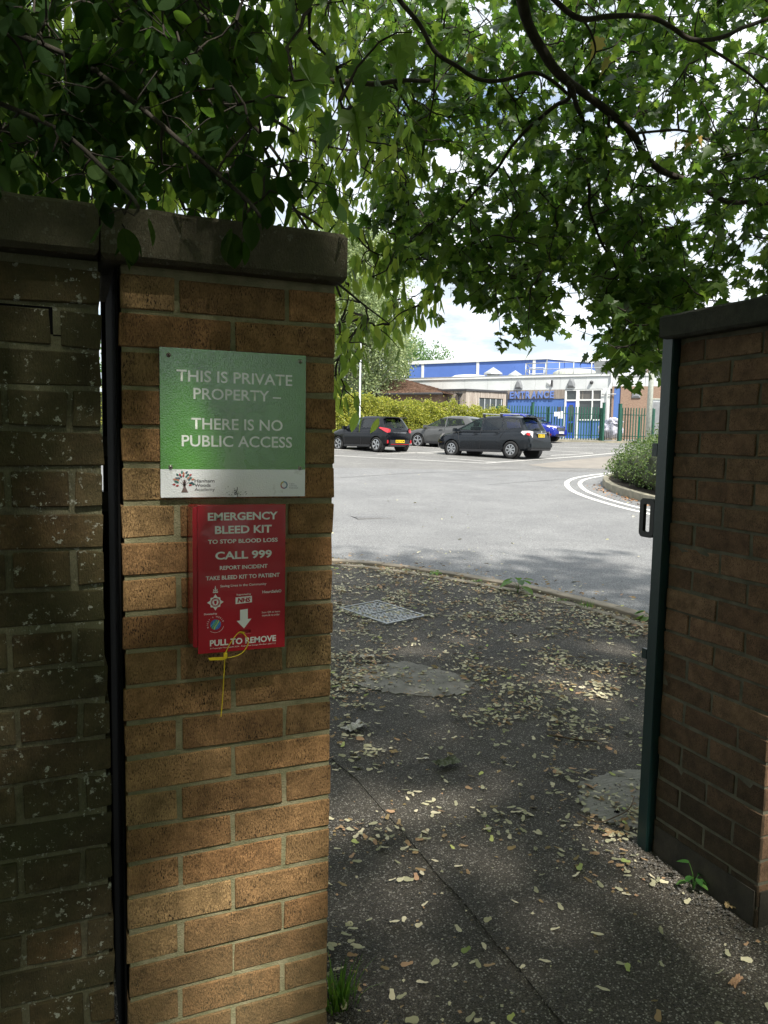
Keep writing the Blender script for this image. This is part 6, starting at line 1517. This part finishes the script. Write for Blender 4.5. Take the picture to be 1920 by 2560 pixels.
CL += fill([(1285, 580), (1500, 560), (1500, 660), (1452, 730), (1432, 790), (1400, 780), (1350, 785), (1325, 765), (1300, 700)], 75, 3.9, 5.2, (6, 11), .085, .13, .9, .6, None, thr=-.6, seed=21)
CL += fill(edge, 150, 4.0, 5.2, (6, 11), .080, .2, .9, .7, gp, thr=-.5, seed=2)
CL += fill([(620, -40), (760, -40), (850, 120), (840, 230), (700, 235), (620, 200), (600, 60)], 9, 1.75, 2.0, (2, 3), .105, .08, .45, 1.0, seed=3, thr=-9)
CL += overhead(1150, -4, 9, -9, 2.4, 3.7, 5.8, (9, 14), .19, .34, 1.0, .35)
CL += overhead(300, 2.8, 9, -8, 2.6, .5, 3.9, (9, 14), .19, .34, 1.0, .35)
grow_tree('maple_tree', 'maple with lobed leaves and long dark limbs hanging over the gateway from the right', (4.6, -2.6, 0), tuple(JM), .17, LM, CL, tmpl_maple(), None, M['leaf_maple'])
# a few yellowed leaves on the maple
ylw = leaf_cloud('yellow_leaf', tmpl_maple(), *[np.array(v) for v in zip(*[(tuple(at(x*V, y*V, d)), (random.uniform(-.6, .6), random.uniform(-.6, .6), -.6), (.3*random.random(), -.8, .3)) for x, y, d in ((1295, 82, 3.4), (1310, 125, 3.4), (1458, 307, 3.9), (1508, 290, 3.9), (1018, 118, 3.6), (1490, 300, 3.9))])], np.array([.10, .09, .085, .08, .05, .06]), M['leaf_yellow'], bpy.data.objects['maple_tree'])

JC = Vector((-2.6, 1.9, 4.2))
LC = [
 (limb(c1([(560, -120), (830, 60), (900, 140), (1000, 210), (1100, 250), (1180, 290), (1330, 325), (1530, 350), (1659, 330), (1790, 330)]), 3.0, 3.6), .020, .009, JC),
 (limb(c1([(700, 20), (860, 180), (920, 270), (990, 380), (1050, 430), (1150, 500), (1280, 570), (1420, 620), (1510, 625)]), 3.0, 3.9), .015, .004, JC),
 (limb(c1([(300, 300), (540, 520), (620, 630), (700, 720), (770, 870)]), 2.6, 2.8), .011, .006, JC),
 (limb(c1([(-150, 480), (0, 680), (60, 760)]), 3.2, 3.4), .008, .004, JC), (limb(c1([(-60, 600), (90, 660), (170, 730)]), 3.3, 3.4), .008, .004, JC),
 (limb([(640, 455), (671, 475), (697, 495)], 2.9, 2.9), .006, .004, None),
 (limb([(845, 172), (880, 230), (905, 290)], 3.8, 4.2), .007, .004, None), (limb([(780, 360), (830, 400), (870, 450), (900, 520)], 4.0, 4.6), .004, .002, None),
 (limb([(700, 600), (733, 615), (790, 660), (840, 700)], 2.35, 2.7), .005, .002, None), (limb([(560, 300), (620, 420), (700, 560), (735, 640)], 2.5, 2.4), .006, .004, None),
 (limb([(690, 330), (740, 450), (800, 540), (900, 560), (960, 560)], 3.9, 4.4), .006, .003, None)]
for q in ((-4, -2.5, 4.0), (-1.5, -1.2, 3.8), (-5, 3, 4.4), (-1.0, 4.5, 4.8), (1.2, 5.5, 5.0)):
    q = Vector(q); LC.append(([JC.lerp(q, .05), JC.lerp(q, .4)+Vector((0, 0, .25)), JC.lerp(q, .75)+Vector((.1, 0, .15)), q], .045, .012, None))
chp = [(-300, -60), (760, -60), (790, 150), (860, 250), (905, 330), (900, 400), (860, 330), (790, 330), (740, 400), (690, 405), (660, 470), (400, 470), (-300, 440)]
gpc = [[(755, 345), (800, 330), (850, 395), (800, 470), (735, 470), (700, 440)]]
CC = fill(chp, 720, 2.9, 5.2, (6, 11), .082, .26, .45, 1.0, gpc, thr=-.34, seed=5)
low = [(730, 480), (800, 470), (860, 510), (930, 560), (960, 600), (955, 650), (915, 660), (900, 705), (880, 690), (880, 640), (855, 715), (820, 640), (790, 640), (770, 590), (740, 560), (735, 600)]
CC += fill(low, 36, 3.9, 5.0, (7, 11), .085, .18, .3, 1.2, None, thr=-.9, seed=6)
CC += fill([(726, 600), (770, 620), (800, 640), (835, 690), (855, 720), (845, 745), (790, 730), (770, 760), (755, 800), (735, 800), (726, 700)], 16, 2.4, 3.0, (5, 8), .062, .12, .45, 1.0, None, thr=-9, seed=7)
CC += fill([(722, 800), (750, 820), (765, 845), (735, 850), (722, 830)], 4, 2.6, 2.8, (5, 7), .07, .1, .4, 1.0, None, thr=-9, seed=8)
CC += fill([(600, 300), (760, 240), (905, 240), (905, 520), (860, 500), (870, 420), (800, 460), (740, 470), (640, 470)], 60, 3.8, 5.2, (6, 10), .078, .24, .4, 1.1, gpc, thr=-.2, seed=11)
CC += overhead(2300, -8, 5.5, -9, 1.6, 3.3, 5.9, (11, 16), .24, .34, .9, .5)
CC += overhead(350, -7, -1.4, -5.5, 4.5, 1.0, 3.6, (10, 15), .2, .34, .9, .5)
SHADE_BELT = overhead(1300, -8, 9, -9.4, -6.2, .2, 4.4, (10, 15), .22, .34, .9, .5)  # unseen foliage belt added behind the camera to block light
SHADE_BELT_CUT = [c for c in SHADE_BELT if not (.7 < c[0][0] < 2.0 and 1.2 < c[0][2] < 3.0)]
grow_tree('cherry_tree', 'cherry tree with pale green drooping oval leaves behind the old wall', (-3.2, 2.4, 0), tuple(JC), .15, LC, CC, tmpl_oval(.21), None, M['leaf_cherry'])

# nearest, darkest boughs over the wall coping
JN = Vector((-1.9, -1.1, 3.0))
LN = [(limb([(-60, 40), (140, 120), (300, 230), (420, 330), (520, 420), (560, 470)], 1.55, 1.35), .006, .003, JN), (limb([(-60, 200), (120, 280), (260, 400), (300, 450)], 1.5, 1.3), .005, .003, JN), (limb([(100, -60), (300, 80), (450, 180), (560, 290), (640, 390)], 1.8, 1.6), .007, .003, JN)]
CN = fill([(-250, -80), (590, -80), (560, 60), (600, 170), (640, 260), (658, 350), (640, 385), (600, 400), (560, 420), (400, 400), (330, 395), (250, 405), (150, 370), (-250, 365)], 260, 1.35, 2.2, (4, 8), .052, .15, .6, .8, None, thr=-.16, gapf=.009, seed=13)
CN += fill([(-250, -80), (470, -80), (470, 160), (300, 300), (-250, 330)], 150, 1.5, 2.4, (5, 9), .054, .16, .6, .8, None, thr=-.3, gapf=.009, seed=17)
CN += fill([(215, 430), (255, 430), (300, 470), (300, 500), (250, 500)], 3, 1.28, 1.36, (3, 4), .052, .05, .4, 1.0, None, thr=-9, seed=14)
CN += fill([(520, 430), (580, 430), (575, 480), (535, 490)], 3, 1.42, 1.46, (3, 4), .055, .05, .3, 1.1, None, thr=-9, seed=15)
CN += SHADE_BELT_CUT  # the added shading belt is carried as this tree's foliage
CN += overhead(260, -3.2, -.3, -3.4, -.2, 2.3, 3.5, (7, 11), .09, .25, .8, .6, 100)
grow_tree('beech_tree', 'dark overhanging boughs with rounded leaves drooping over the wall coping, nearest the camera, plus an added unseen shade belt', (-2.9, -1.6, 0), tuple(JN), .09, LN, CN, tmpl_oval(.32, .08), None, M['leaf_near'], twig_r=.0018)

# ---- hedge behind the cars
def volume_cloud(name, tmpl, n, fn, size, m, parent, up=.4):
    P = []; 
    while len(P) < n:
        p = fn()
        if p is not None: P.append(p)
    P = np.array(P); A = rng.normal(0, 1, (n, 3)); A[:, 2] += up*.3; Nn = rng.normal(0, 1, (n, 3)); Nn[:, 2] += up; return leaf_cloud(name, tmpl, P, A, Nn, size*rng.uniform(.6, 1.25, n), m, parent)
HA, HB_ = P2(700, 40.5), P2(1262, 45.5); H0 = 14.0; HA = HA+(HA-HB_).normalized()*H0
hg = thing('hedge', 'long bright yellow green hedge behind the parked cars', 'hedge', (*HA.lerp(HB_, .5).xy, 1.4)); ht = (HB_-HA).normalized(); hn = Vector((ht.y, -ht.x, 0)); hn = hn if hn.dot(CAM-HA) > 0 else -hn; HL = (HB_-HA).length
def hedge_pt():
    s_ = random.uniform(0, HL) if random.random() < .25 else random.uniform(H0, HL); f = max(0, s_-H0)/(HL-H0); b_ = HA+ht*s_; top = 2.75-1.0*f+.28*noise.noise(Vector((s_*.9, 0, 0)))+.22*noise.noise(Vector((s_*3.1, 5, 0)))
    z = top*random.random()**.7; wd = .75+.35*noise.noise(Vector((s_*.8, z*.9, 3)))+.2*noise.noise(Vector((s_*2.6, z*2.4, 8)))-.25*(z/top)**3
    if random.random() < .05: z += random.uniform(0, .35)
    q = b_+hn*wd*(1-random.random()**2.2*.8); return (q.x, q.y, gz(q.x, q.y)+z)
volume_cloud('foliage', tmpl_quad(.36), 36000, hedge_pt, .105, M['leaf_hedge'], hg)
mb = MB()
for s_ in np.arange(.3, HL, .7): b_ = HA+ht*float(s_); z = gz(b_.x, b_.y); mb.tube([(b_.x, b_.y, z-.1), (b_.x+.1, b_.y, z+1.2)], [.03, .015], 5)
mb.obj('stems', M['bark'], hg)['kind'] = 'stuff'
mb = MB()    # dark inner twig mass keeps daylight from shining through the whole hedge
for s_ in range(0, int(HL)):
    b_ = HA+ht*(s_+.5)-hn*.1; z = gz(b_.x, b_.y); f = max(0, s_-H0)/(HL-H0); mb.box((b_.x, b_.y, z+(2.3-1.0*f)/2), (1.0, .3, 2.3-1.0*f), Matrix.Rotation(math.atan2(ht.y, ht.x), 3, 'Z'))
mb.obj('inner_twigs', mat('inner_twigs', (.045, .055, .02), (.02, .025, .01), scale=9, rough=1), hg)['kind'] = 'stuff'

# ---- bush on the island
bs = thing('bush', 'low spreading evergreen bush trimmed over the island kerb at the road bend', 'bush', (11.6, 11, .4))
BC = [(13.5, 13.7, .62, 1.05), (12.75, 12.75, .85, 1.05), (12.1, 11.6, 1.0, 1.05), (11.75, 10.5, 1.2, 1.15), (11.75, 9.4, 1.35, 1.3), (13.9, 12.5, 1.4, 1.4), (13.4, 11.0, 1.65, 1.6), (13.3, 9.3, 1.8, 1.7), (15.2, 12.2, 1.9, 2.0), (11.9, 8.0, 1.4, 1.4), (15, 9.8, 2.2, 2.2)]
def bush_pt():
    c = random.choice(BC); v = Vector((random.gauss(0, 1), random.gauss(0, 1), random.gauss(0, 1))).normalized()
    if v.z < -.55: return None
    n_ = 1+.16*noise.noise(v*2.6+Vector(c[:3]))+.12*noise.noise(v*7+Vector(c[:3])); r_ = n_*(1-.25*random.random()**2)
    x, y = c[0]+v.x*c[3]*r_, c[1]+v.y*c[3]*r_; h_ = c[2]; z = gz(x, y)+.1+max(.02, h_*.50+v.z*h_*.72*r_)
    return (x, y, z)
volume_cloud('foliage', tmpl_quad(.3), 34000, bush_pt, .055, M['leaf_bush'], bs)
for c in BC: o = lump('inner_twigs', (c[0], c[1], gz(c[0], c[1])+.1+c[2]*.40), (c[3]*.82, c[3]*.82, c[2]*.52), bpy.data.materials['inner_twigs'], bs, c[0], .2); o['kind'] = 'stuff'

# ---- trees beyond the hedge
def back_tree(name, label, base, H, rad, n, size, m, bark, low=.18, seed=0, lean=0, cl=60, group=None):
    root = thing(name, label, 'tree', (base.x, base.y, 1.6), 0, group); z = 1.5; rr_ = random.Random(seed)
    tp = [Vector((base.x, base.y, z)), Vector((base.x+.2, base.y, z+H*.35)), Vector((base.x+lean, base.y+.1, z+H*.9))]
    MB().tube(smooth3(tp, 5), [.24*H/12*(1-.8*i/10) for i in range(11)], 10).obj('trunk', bark, root, smooth=True)
    cs = []
    for k in range(cl):
        a = rr_.uniform(0, 2*math.pi); t = rr_.uniform(low, .97); w_ = rad*math.sin(math.pi*min(1, (t-low*.6)/(1.02-low*.6)))**.62*rr_.uniform(.35, .93)
        c = Vector((base.x+lean*t+math.cos(a)*w_, base.y+math.sin(a)*w_, z+H*t)); cs.append((c, rad*rr_.uniform(.20, .36)))
    br = MB()
    for c, r_ in cs: o_ = Vector((base.x+lean*.5, base.y, max(z+1, c.z-rad*.9))); br.tube([o_, o_.lerp(c, .5)+Vector((0, 0, .2)), c], [.05, .035, .015], 5)
    br.obj('branches', bark, root)['kind'] = 'stuff'
    def fn():
        c, r_ = cs[rr_.randrange(len(cs))]; v = Vector((rr_.gauss(0, 1), rr_.gauss(0, 1), rr_.gauss(0, 1))).normalized()*r_*rr_.random()**.4
        return (c.x+v.x, c.y+v.y, c.z+v.z*1.15)
    volume_cloud('crown', tmpl_quad(.34), n, fn, size, m, root); return root
back_tree('birch_tree', 'tall silvery green birch rising behind the hedge, left of the school', P2(868, 53), 14.4, 4.5, 85000, .17, M['leaf_birch'], M['bark_birch'], .08, 1, cl=230)
back_tree('background_tree', 'rounded mid green tree behind the left end of the blue hall', P2(1010, 76), 9.6, 5.0, 22000, .24, M['leaf_far'], M['bark'], .15, 2, cl=60)
back_tree('background_tree', 'tree behind the hedge at the far left, seen beside the pillar', P2(700, 60), 9.5, 5.2, 14000, .24, M['leaf_far'], M['bark'], .12, 3, cl=60)
back_tree('background_tree', 'tall tree behind the hedge, hidden by the left gate pillar', P2(420, 58), 10.5, 5.6, 9000, .32, M['leaf_far'], M['bark'], .12, 6, cl=50)
back_tree('background_tree', 'spreading tree behind the hedge, hidden by the old wall', P2(60, 60), 9, 5.8, 9000, .32, M['leaf_far'], M['bark'], .12, 7, cl=50)
back_tree('background_tree', 'tree far right behind the brick block', P2(1990, 72), 15, 6, 9000, .32, M['leaf_far'], M['bark'], .15, 4, cl=60)

# ================================================================ litter on the path
def on_path(x, y):
    return gz(x, y)+.018+.004*noise.noise(Vector((x*1.3, y*1.3, 0)))
def kerb_dist(x, y): return min((Vector((x, y, 0))-p).length for p in KC[::2])
def tmpl_samara():
    v = [(0, 0, .12), (.16, -.06, .10), (.19, .10, .12), (.20, .25, .05), (.34, .52, .03), (.36, .76, .05), (.20, .96, .02), (-.04, .92, .0), (-.13, .66, .04), (-.10, .3, .08), (-.12, .08, .12), (.1, .45, .06)]
    return np.array(v), [(i, (i+1) % 11, 11) for i in range(11)]
def scatter(name, n, tmpl, m, size, cond, label, cat='litter', flatn=.3, lift=.002):
    P = []; tries = 0
    while len(P) < n and tries < n*40:
        tries += 1; x, y = random.uniform(.2, 4.6), random.uniform(-1.2, 6.6)
        c = cond(x, y)
        if random.random() < c: P.append((x, y, on_path(x, y)+lift+random.random()*.004))
    P = np.array(P); k = len(P); a = rng.uniform(0, 2*math.pi, k); A = np.stack([np.cos(a), np.sin(a), rng.normal(0, .10, k)], 1); Nn = rng.normal(0, flatn, (k, 3)); Nn[:, 2] = 1
    o = leaf_cloud(name, tmpl, P, A, Nn, size*(.45+.8*rng.beta(3, 2, k)), m, None); tag(o, label, cat); return o
GATE = lambda x, y: not (x < .46 and -.01 < y < .46) and not (1.72 < x < 2.3 and -.06 < y < .5)
def dens(x, y, s_=0):
    if not GATE(x, y): return 0
    kd = kerb_dist(x, y)
    if not inpath(x, y): return .015
    f = noise.noise(Vector((x*1.1, y*1.1, 3)))+.7*noise.noise(Vector((x*3.0, y*3.0, 7)))+.8*noise.noise(Vector((x*9, y*9, 1+s_)))
    base = .05+1.3*max(0, f)**1.4
    if y > 1.2: base += .30*max(0, f+.15)
    base *= 1.9 if y > 2.6 else 1.3 if y > 1.6 else 1.0 if y > .6 else .6+.3*max(0, y)
    return min(1, base+.8*math.exp(-kd*2.2)*(.5+f))
edgeK = kerb_off(.2)
PATHPOLY = [(p.x, p.y) for p in edgeK]+[(4.3, -9), (-9, -9)]
def inpath(x, y): return inpoly(x, y, PATHPOLY)
ts = tmpl_samara()
scatter('fallen_seeds', 9500, ts, M['seed'], .032, lambda x, y: dens(x, y), 'pale papery winged seeds strewn over the dark footpath', 'seeds')
scatter('fallen_seeds', 3000, ts, M['seed_brown'], .032, lambda x, y: dens(x, y, 4), 'tan and brown winged seeds lying among the paler ones on the footpath', 'seeds')
scatter('fallen_seeds', 520, ts, M['litter_green'], .036, lambda x, y: dens(x, y, 9), 'fresh yellow green winged seeds on the footpath', 'seeds')
scatter('leaf_crumbs', 6000, tmpl_quad(.4), M['seed_brown'], .014, lambda x, y: dens(x, y, 2)*1.2, 'fine crumbs of dry leaf and husk on the footpath')
scatter('leaf_crumbs', 4000, tmpl_quad(.4), M['seed'], .012, lambda x, y: dens(x, y, 5)*1.2, 'small pale husk fragments mixed through the litter')
scatter('fallen_leaves', 240, tmpl_oval(.26, .2), M['seed_brown'], .055, lambda x, y: dens(x, y, 14)*(1 if y > 1 else .4), 'dry brown leaves on the footpath', 'leaves', .35, .006)
scatter('fallen_leaves', 420, tmpl_oval(.26, .25), M['seed_brown'], .045, lambda x, y: (1 if inpath(x, y) else .3)*math.exp(-kerb_dist(x, y)*5.5), 'drift of dry leaves along the kerb', 'leaves', .5, .008)
for (x, y, sc_, a) in ((1.52, -.02, .036, 1.1), (1.62, .03, .036, 2.6), (1.40, .38, .036, .3), (.68, .35, .036, 2.2), (.72, .30, .036, 1.0), (.62, .10, .038, 1.9), (.66, .06, .038, 2.7), (.86, .38, .036, .9), (.83, .40, .036, 1.7), (1.60, -.20, .036, 1.2)): pass
# loose grit and pebbles
def pebbles(name, n, fn, size, m, label):
    v = [(0, 0, .5), (.5, 0, .1), (.1, .5, .08), (-.45, .2, .1), (-.25, -.45, .12), (.3, -.4, .1)]; fs = [(0, 1, 2), (0, 2, 3), (0, 3, 4), (0, 4, 5), (0, 5, 1)]
    P = np.array([fn() for _ in range(n)]); a = rng.uniform(0, 6.28, n); A = np.stack([np.cos(a), np.sin(a), np.zeros(n)], 1); Nn = np.tile([0, 0, 1.0], (n, 1))+rng.normal(0, .1, (n, 3))
    o = leaf_cloud(name, (np.array(v), fs), P, A, Nn, size*rng.uniform(.4, 1.5, n), m); tag(o, label, 'gravel'); return o
def peb_any():
    while True:
        y = -1.0+4.5*random.random()**1.7; x = random.uniform(.3, 3.4)
        if GATE(x, y): return (x, y, on_path(x, y))
def peb_base():
    t = random.random(); s_ = abs(random.gauss(0, .07)); return (1.77-s_, -.05+.55*t, on_path(1.77, t*.5)+.002)
pebbles('loose_grit', 9000, peb_any, .0065, M['pebble'], 'loose dark grit standing proud of the worn footpath surface')
pebbles('loose_grit', 1600, peb_any, .006, mat('pale_grit', (.34, .33, .30), (.2, .19, .17), scale=200, rough=.8), 'pale chips scattered over the footpath')
pebbles('loose_pebbles', 240, peb_base, .008, M['pebble'], 'small stones gathered at the foot of the right gate pillar')
def peb_left():
    return (.47+abs(random.gauss(0, .07)), random.uniform(-.3, .5), on_path(.5, .1)+.002)
pebbles('loose_pebbles', 300, peb_left, .009, M['pebble'], 'small stones along the foot of the left gate pillar')
# litter, twigs
def crumple(name, label, cat, px, py, sx, sy, sz, m, seed, rot=0):
    p = gnd(px*V, py*V); p.z = on_path(p.x, p.y); bm = bmesh.new(); bmesh.ops.create_grid(bm, x_segments=14, y_segments=8, size=.5)
    ca, sa = math.cos(rot), math.sin(rot)
    for v in bm.verts:
        e = 1+.35*noise.noise(Vector((v.co.x*3, v.co.y*3, seed))); x, y = v.co.x*sx*e, v.co.y*sy*e; z = sz*(.5+.5*noise.noise(Vector((v.co.x*6, v.co.y*6, seed+4))))+sz*.3*abs(noise.noise(Vector((v.co.x*14, v.co.y*14, seed))))
        v.co = Vector((p.x+x*ca-y*sa, p.y+x*sa+y*ca, p.z+.002+z))
    me = bpy.data.meshes.new(name); bm.to_mesh(me); bm.free(); me.materials.append(m); o = link(bpy.data.objects.new(name, me)); tag(o, label, cat); return o
crumple('paper_scrap', 'crumpled whitish scrap of paper on the path beside the left pillar', 'litter', 766, 1585, .13, .06, .03, M['paper'], 1, .5)
crumple('paper_scrap', 'torn tan scrap lying on the path at the lower right', 'litter', 1588, 2142, .055, .018, .012, M['seed_brown'], 2, .35)
crumple('crumpled_leaf', 'crumpled grey green leaf in the middle of the path', 'leaf', 965, 1662, .12, .06, .03, mat('dead_leaf', (.16, .17, .12), (.10, .11, .07), scale=40, rough=.9), 3, .2)
crumple('white_packet', 'small flattened white packet on the path near the cover', 'litter', 920, 1648, .02, .02, .004, M['paper'], 4); crumple('white_packet', 'pale flat wrapper lying left of the round concrete patch', 'litter', 792, 1425, .10, .03, .01, M['paper'], 5)
crumple('dark_clod', 'dark clod lying on the pale slab at the foot of the right stile', 'clod', 1332, 1770, .022, .018, .012, M['black'], 6); crumple('dark_clod', 'dark clod on the path at the left', 'clod', 763, 1645, .03, .025, .014, M['soil'], 8)
crumple('brown_leaf', 'curled brown leaf among the pebbles by the right pillar', 'leaf', 1576, 1977, .035, .03, .02, M['seed_brown'], 9, .9); crumple('brown_leaf', 'pale brown leaf on the path left of the middle', 'leaf', 850, 1637, .04, .03, .012, M['seed_brown'], 10)
def stick(label, pts, r_):
    P = [gnd(x*V, y*V) for x, y in pts]; P = [Vector((p.x, p.y, on_path(p.x, p.y)+.006+h)) for p, h in zip(P, [0, .008, .01, .004, 0])]
    o = MB().tube(smooth3(P, 4), r_, 5).obj('dead_twig', M['twig'], None, smooth=True); tag(o, label, 'twig')
stick('thin curved dead twig crossing the pale slab by the right stile', [(1245, 1770), (1290, 1795), (1330, 1785), (1358, 1765), (1370, 1735)], .0022); stick('short dark twig on the path right of the middle', [(1185, 1598), (1210, 1606), (1235, 1612), (1262, 1612), (1290, 1612)], .004)
stick('slender dead twig on the path left of the middle', [(980, 1545), (1000, 1565), (1012, 1580), (1018, 1590), (1020, 1600)], .002); stick('dead twig on the path in front of the right pillar', [(1545, 1905), (1570, 1915), (1590, 1930), (1605, 1945), (1612, 1960)], .0025)

# weeds and grass
def grass(name, label, x, y, n, h, sp, m=M['weed'], cat='grass', w_=.0035, fl=.6):
    mb = MB(); z = on_path(x, y)-.01
    for k in range(n):
        a = random.uniform(0, 6.28); r_ = random.random()*sp; b_ = Vector((x+math.cos(a)*r_, y+math.sin(a)*r_, z)); a2 = a+random.uniform(-.8, .8); hh = h*random.uniform(.45, 1.1); ln = fl*random.uniform(.2, 1.2); sd = Vector((-math.sin(a2), math.cos(a2), 0))*w_
        prev = None; vs = []
        for t in (0, .35, .7, 1):
            p = b_+Vector((math.cos(a2), math.sin(a2), 0))*hh*ln*t*t+Vector((0, 0, hh*(t-.25*ln*t*t))); ww = 1-t*.95; vs += [p-sd*ww, p+sd*ww]
        mb.add(vs, [(0, 1, 3, 2), (2, 3, 5, 4), (4, 5, 7, 6)])
    o = mb.obj(name, m); tag(o, label, cat, kind='stuff'); return o
grass('grass_tuft', 'tuft of long green grass at the foot of the left gate pillar', .525, .15, 90, .11, .06)
grass('grass_tuft', 'small grass tuft growing in the kerb gutter', *gnd(1262*V, 1315*V).xy, 60, .07, .08)
def broad_weed(label, x, y, n, sz, h, m=M['weed'], seed=1):
    r_ = random.Random(seed); z = on_path(x, y); root = thing('weed', label, 'weed', (x, y, z)); st_ = MB(); P, A, Nn = [], [], []
    for k in range(n):
        a = k*2.4+r_.uniform(-.3, .3); hh = h*r_.uniform(.3, 1.1); e = Vector((x+math.cos(a)*sz*.4, y+math.sin(a)*sz*.4, z+hh)); st_.tube([(x, y, z-.01), (x+math.cos(a)*sz*.1, y+math.sin(a)*sz*.1, z+hh*.6), e], [.002, .0015, .001], 4)
        P.append(tuple(e)); A.append((math.cos(a), math.sin(a), r_.uniform(-.6, .15))); Nn.append((0, 0, 1))
    st_.obj('stem', m, root)
    for i in range(n): leaf_cloud('leaf', tmpl_oval(.30, .2), P[i:i+1], A[i:i+1], Nn[i:i+1], np.array([sz*r_.uniform(.6, 1.1)]), m, root, kind=None)
for i, (px, py, n, s_, h_, lb) in enumerate(((1118, 1284, 9, .13, .12, 'leafy green weed growing in the gutter in the middle of the kerb'), (1405, 1345, 10, .12, .10, 'bright green weed in the gutter just left of the right gate stile'), (1215, 1303, 7, .05, .02, 'flat bright green seedling in the gutter'), (940, 1246, 9, .06, .04, 'low dark weed at the inner edge of the kerb'), (1030, 1262, 8, .05, .03, 'small weed in the gutter left of the taller one'))):
    p = gnd(px*V, py*V); broad_weed(lb, p.x, p.y, n, s_, h_, seed=i)
mnear = leaf_mat('weed_dark', (.035, .10, .02), (.06, .18, .02), .35)
broad_weed('small nettle like plant growing against the foot of the right pillar', 1.755, .20, 9, .048, .075, mnear, 9)
# leaves and brown litter along the island kerb and the road
P = []; ie = offset_curve(IC, -IS*.12)
for k in range(260): p = random.choice(ie[18:45]); P.append((p.x+random.gauss(0, .07), p.y+random.gauss(0, .22), gz(p.x, p.y)+.012))
leaf_cloud('fallen_leaves', tmpl_oval(.3, .25), P, rng.normal(0, 1, (260, 3))*[1, 1, .2], [[0, 0, 1]]*260+rng.normal(0, .4, (260, 3)), np.full(260, .06), mat('orange_leaf', (.42, .20, .07), (.25, .13, .05), scale=20, rough=.8)); o = bpy.context.scene.collection.objects[-1]; tag(o, 'brown leaves gathered against the island kerb', 'leaves')
P = [];
while len(P) < 90:
    x, y = random.uniform(2.5, 12), random.uniform(4, 18)
    if not inpath(x, y): P.append((x, y, gz(x, y)+.008))
leaf_cloud('fallen_leaves', tmpl_oval(.3, .25), P, rng.normal(0, 1, (90, 3))*[1, 1, .1], [[0, 0, 1]]*90+rng.normal(0, .3, (90, 3)), rng.uniform(.02, .07, 90), M['seed']); o = bpy.context.scene.collection.objects[-1]; tag(o, 'stray pale leaves dotted over the grey road', 'leaves')
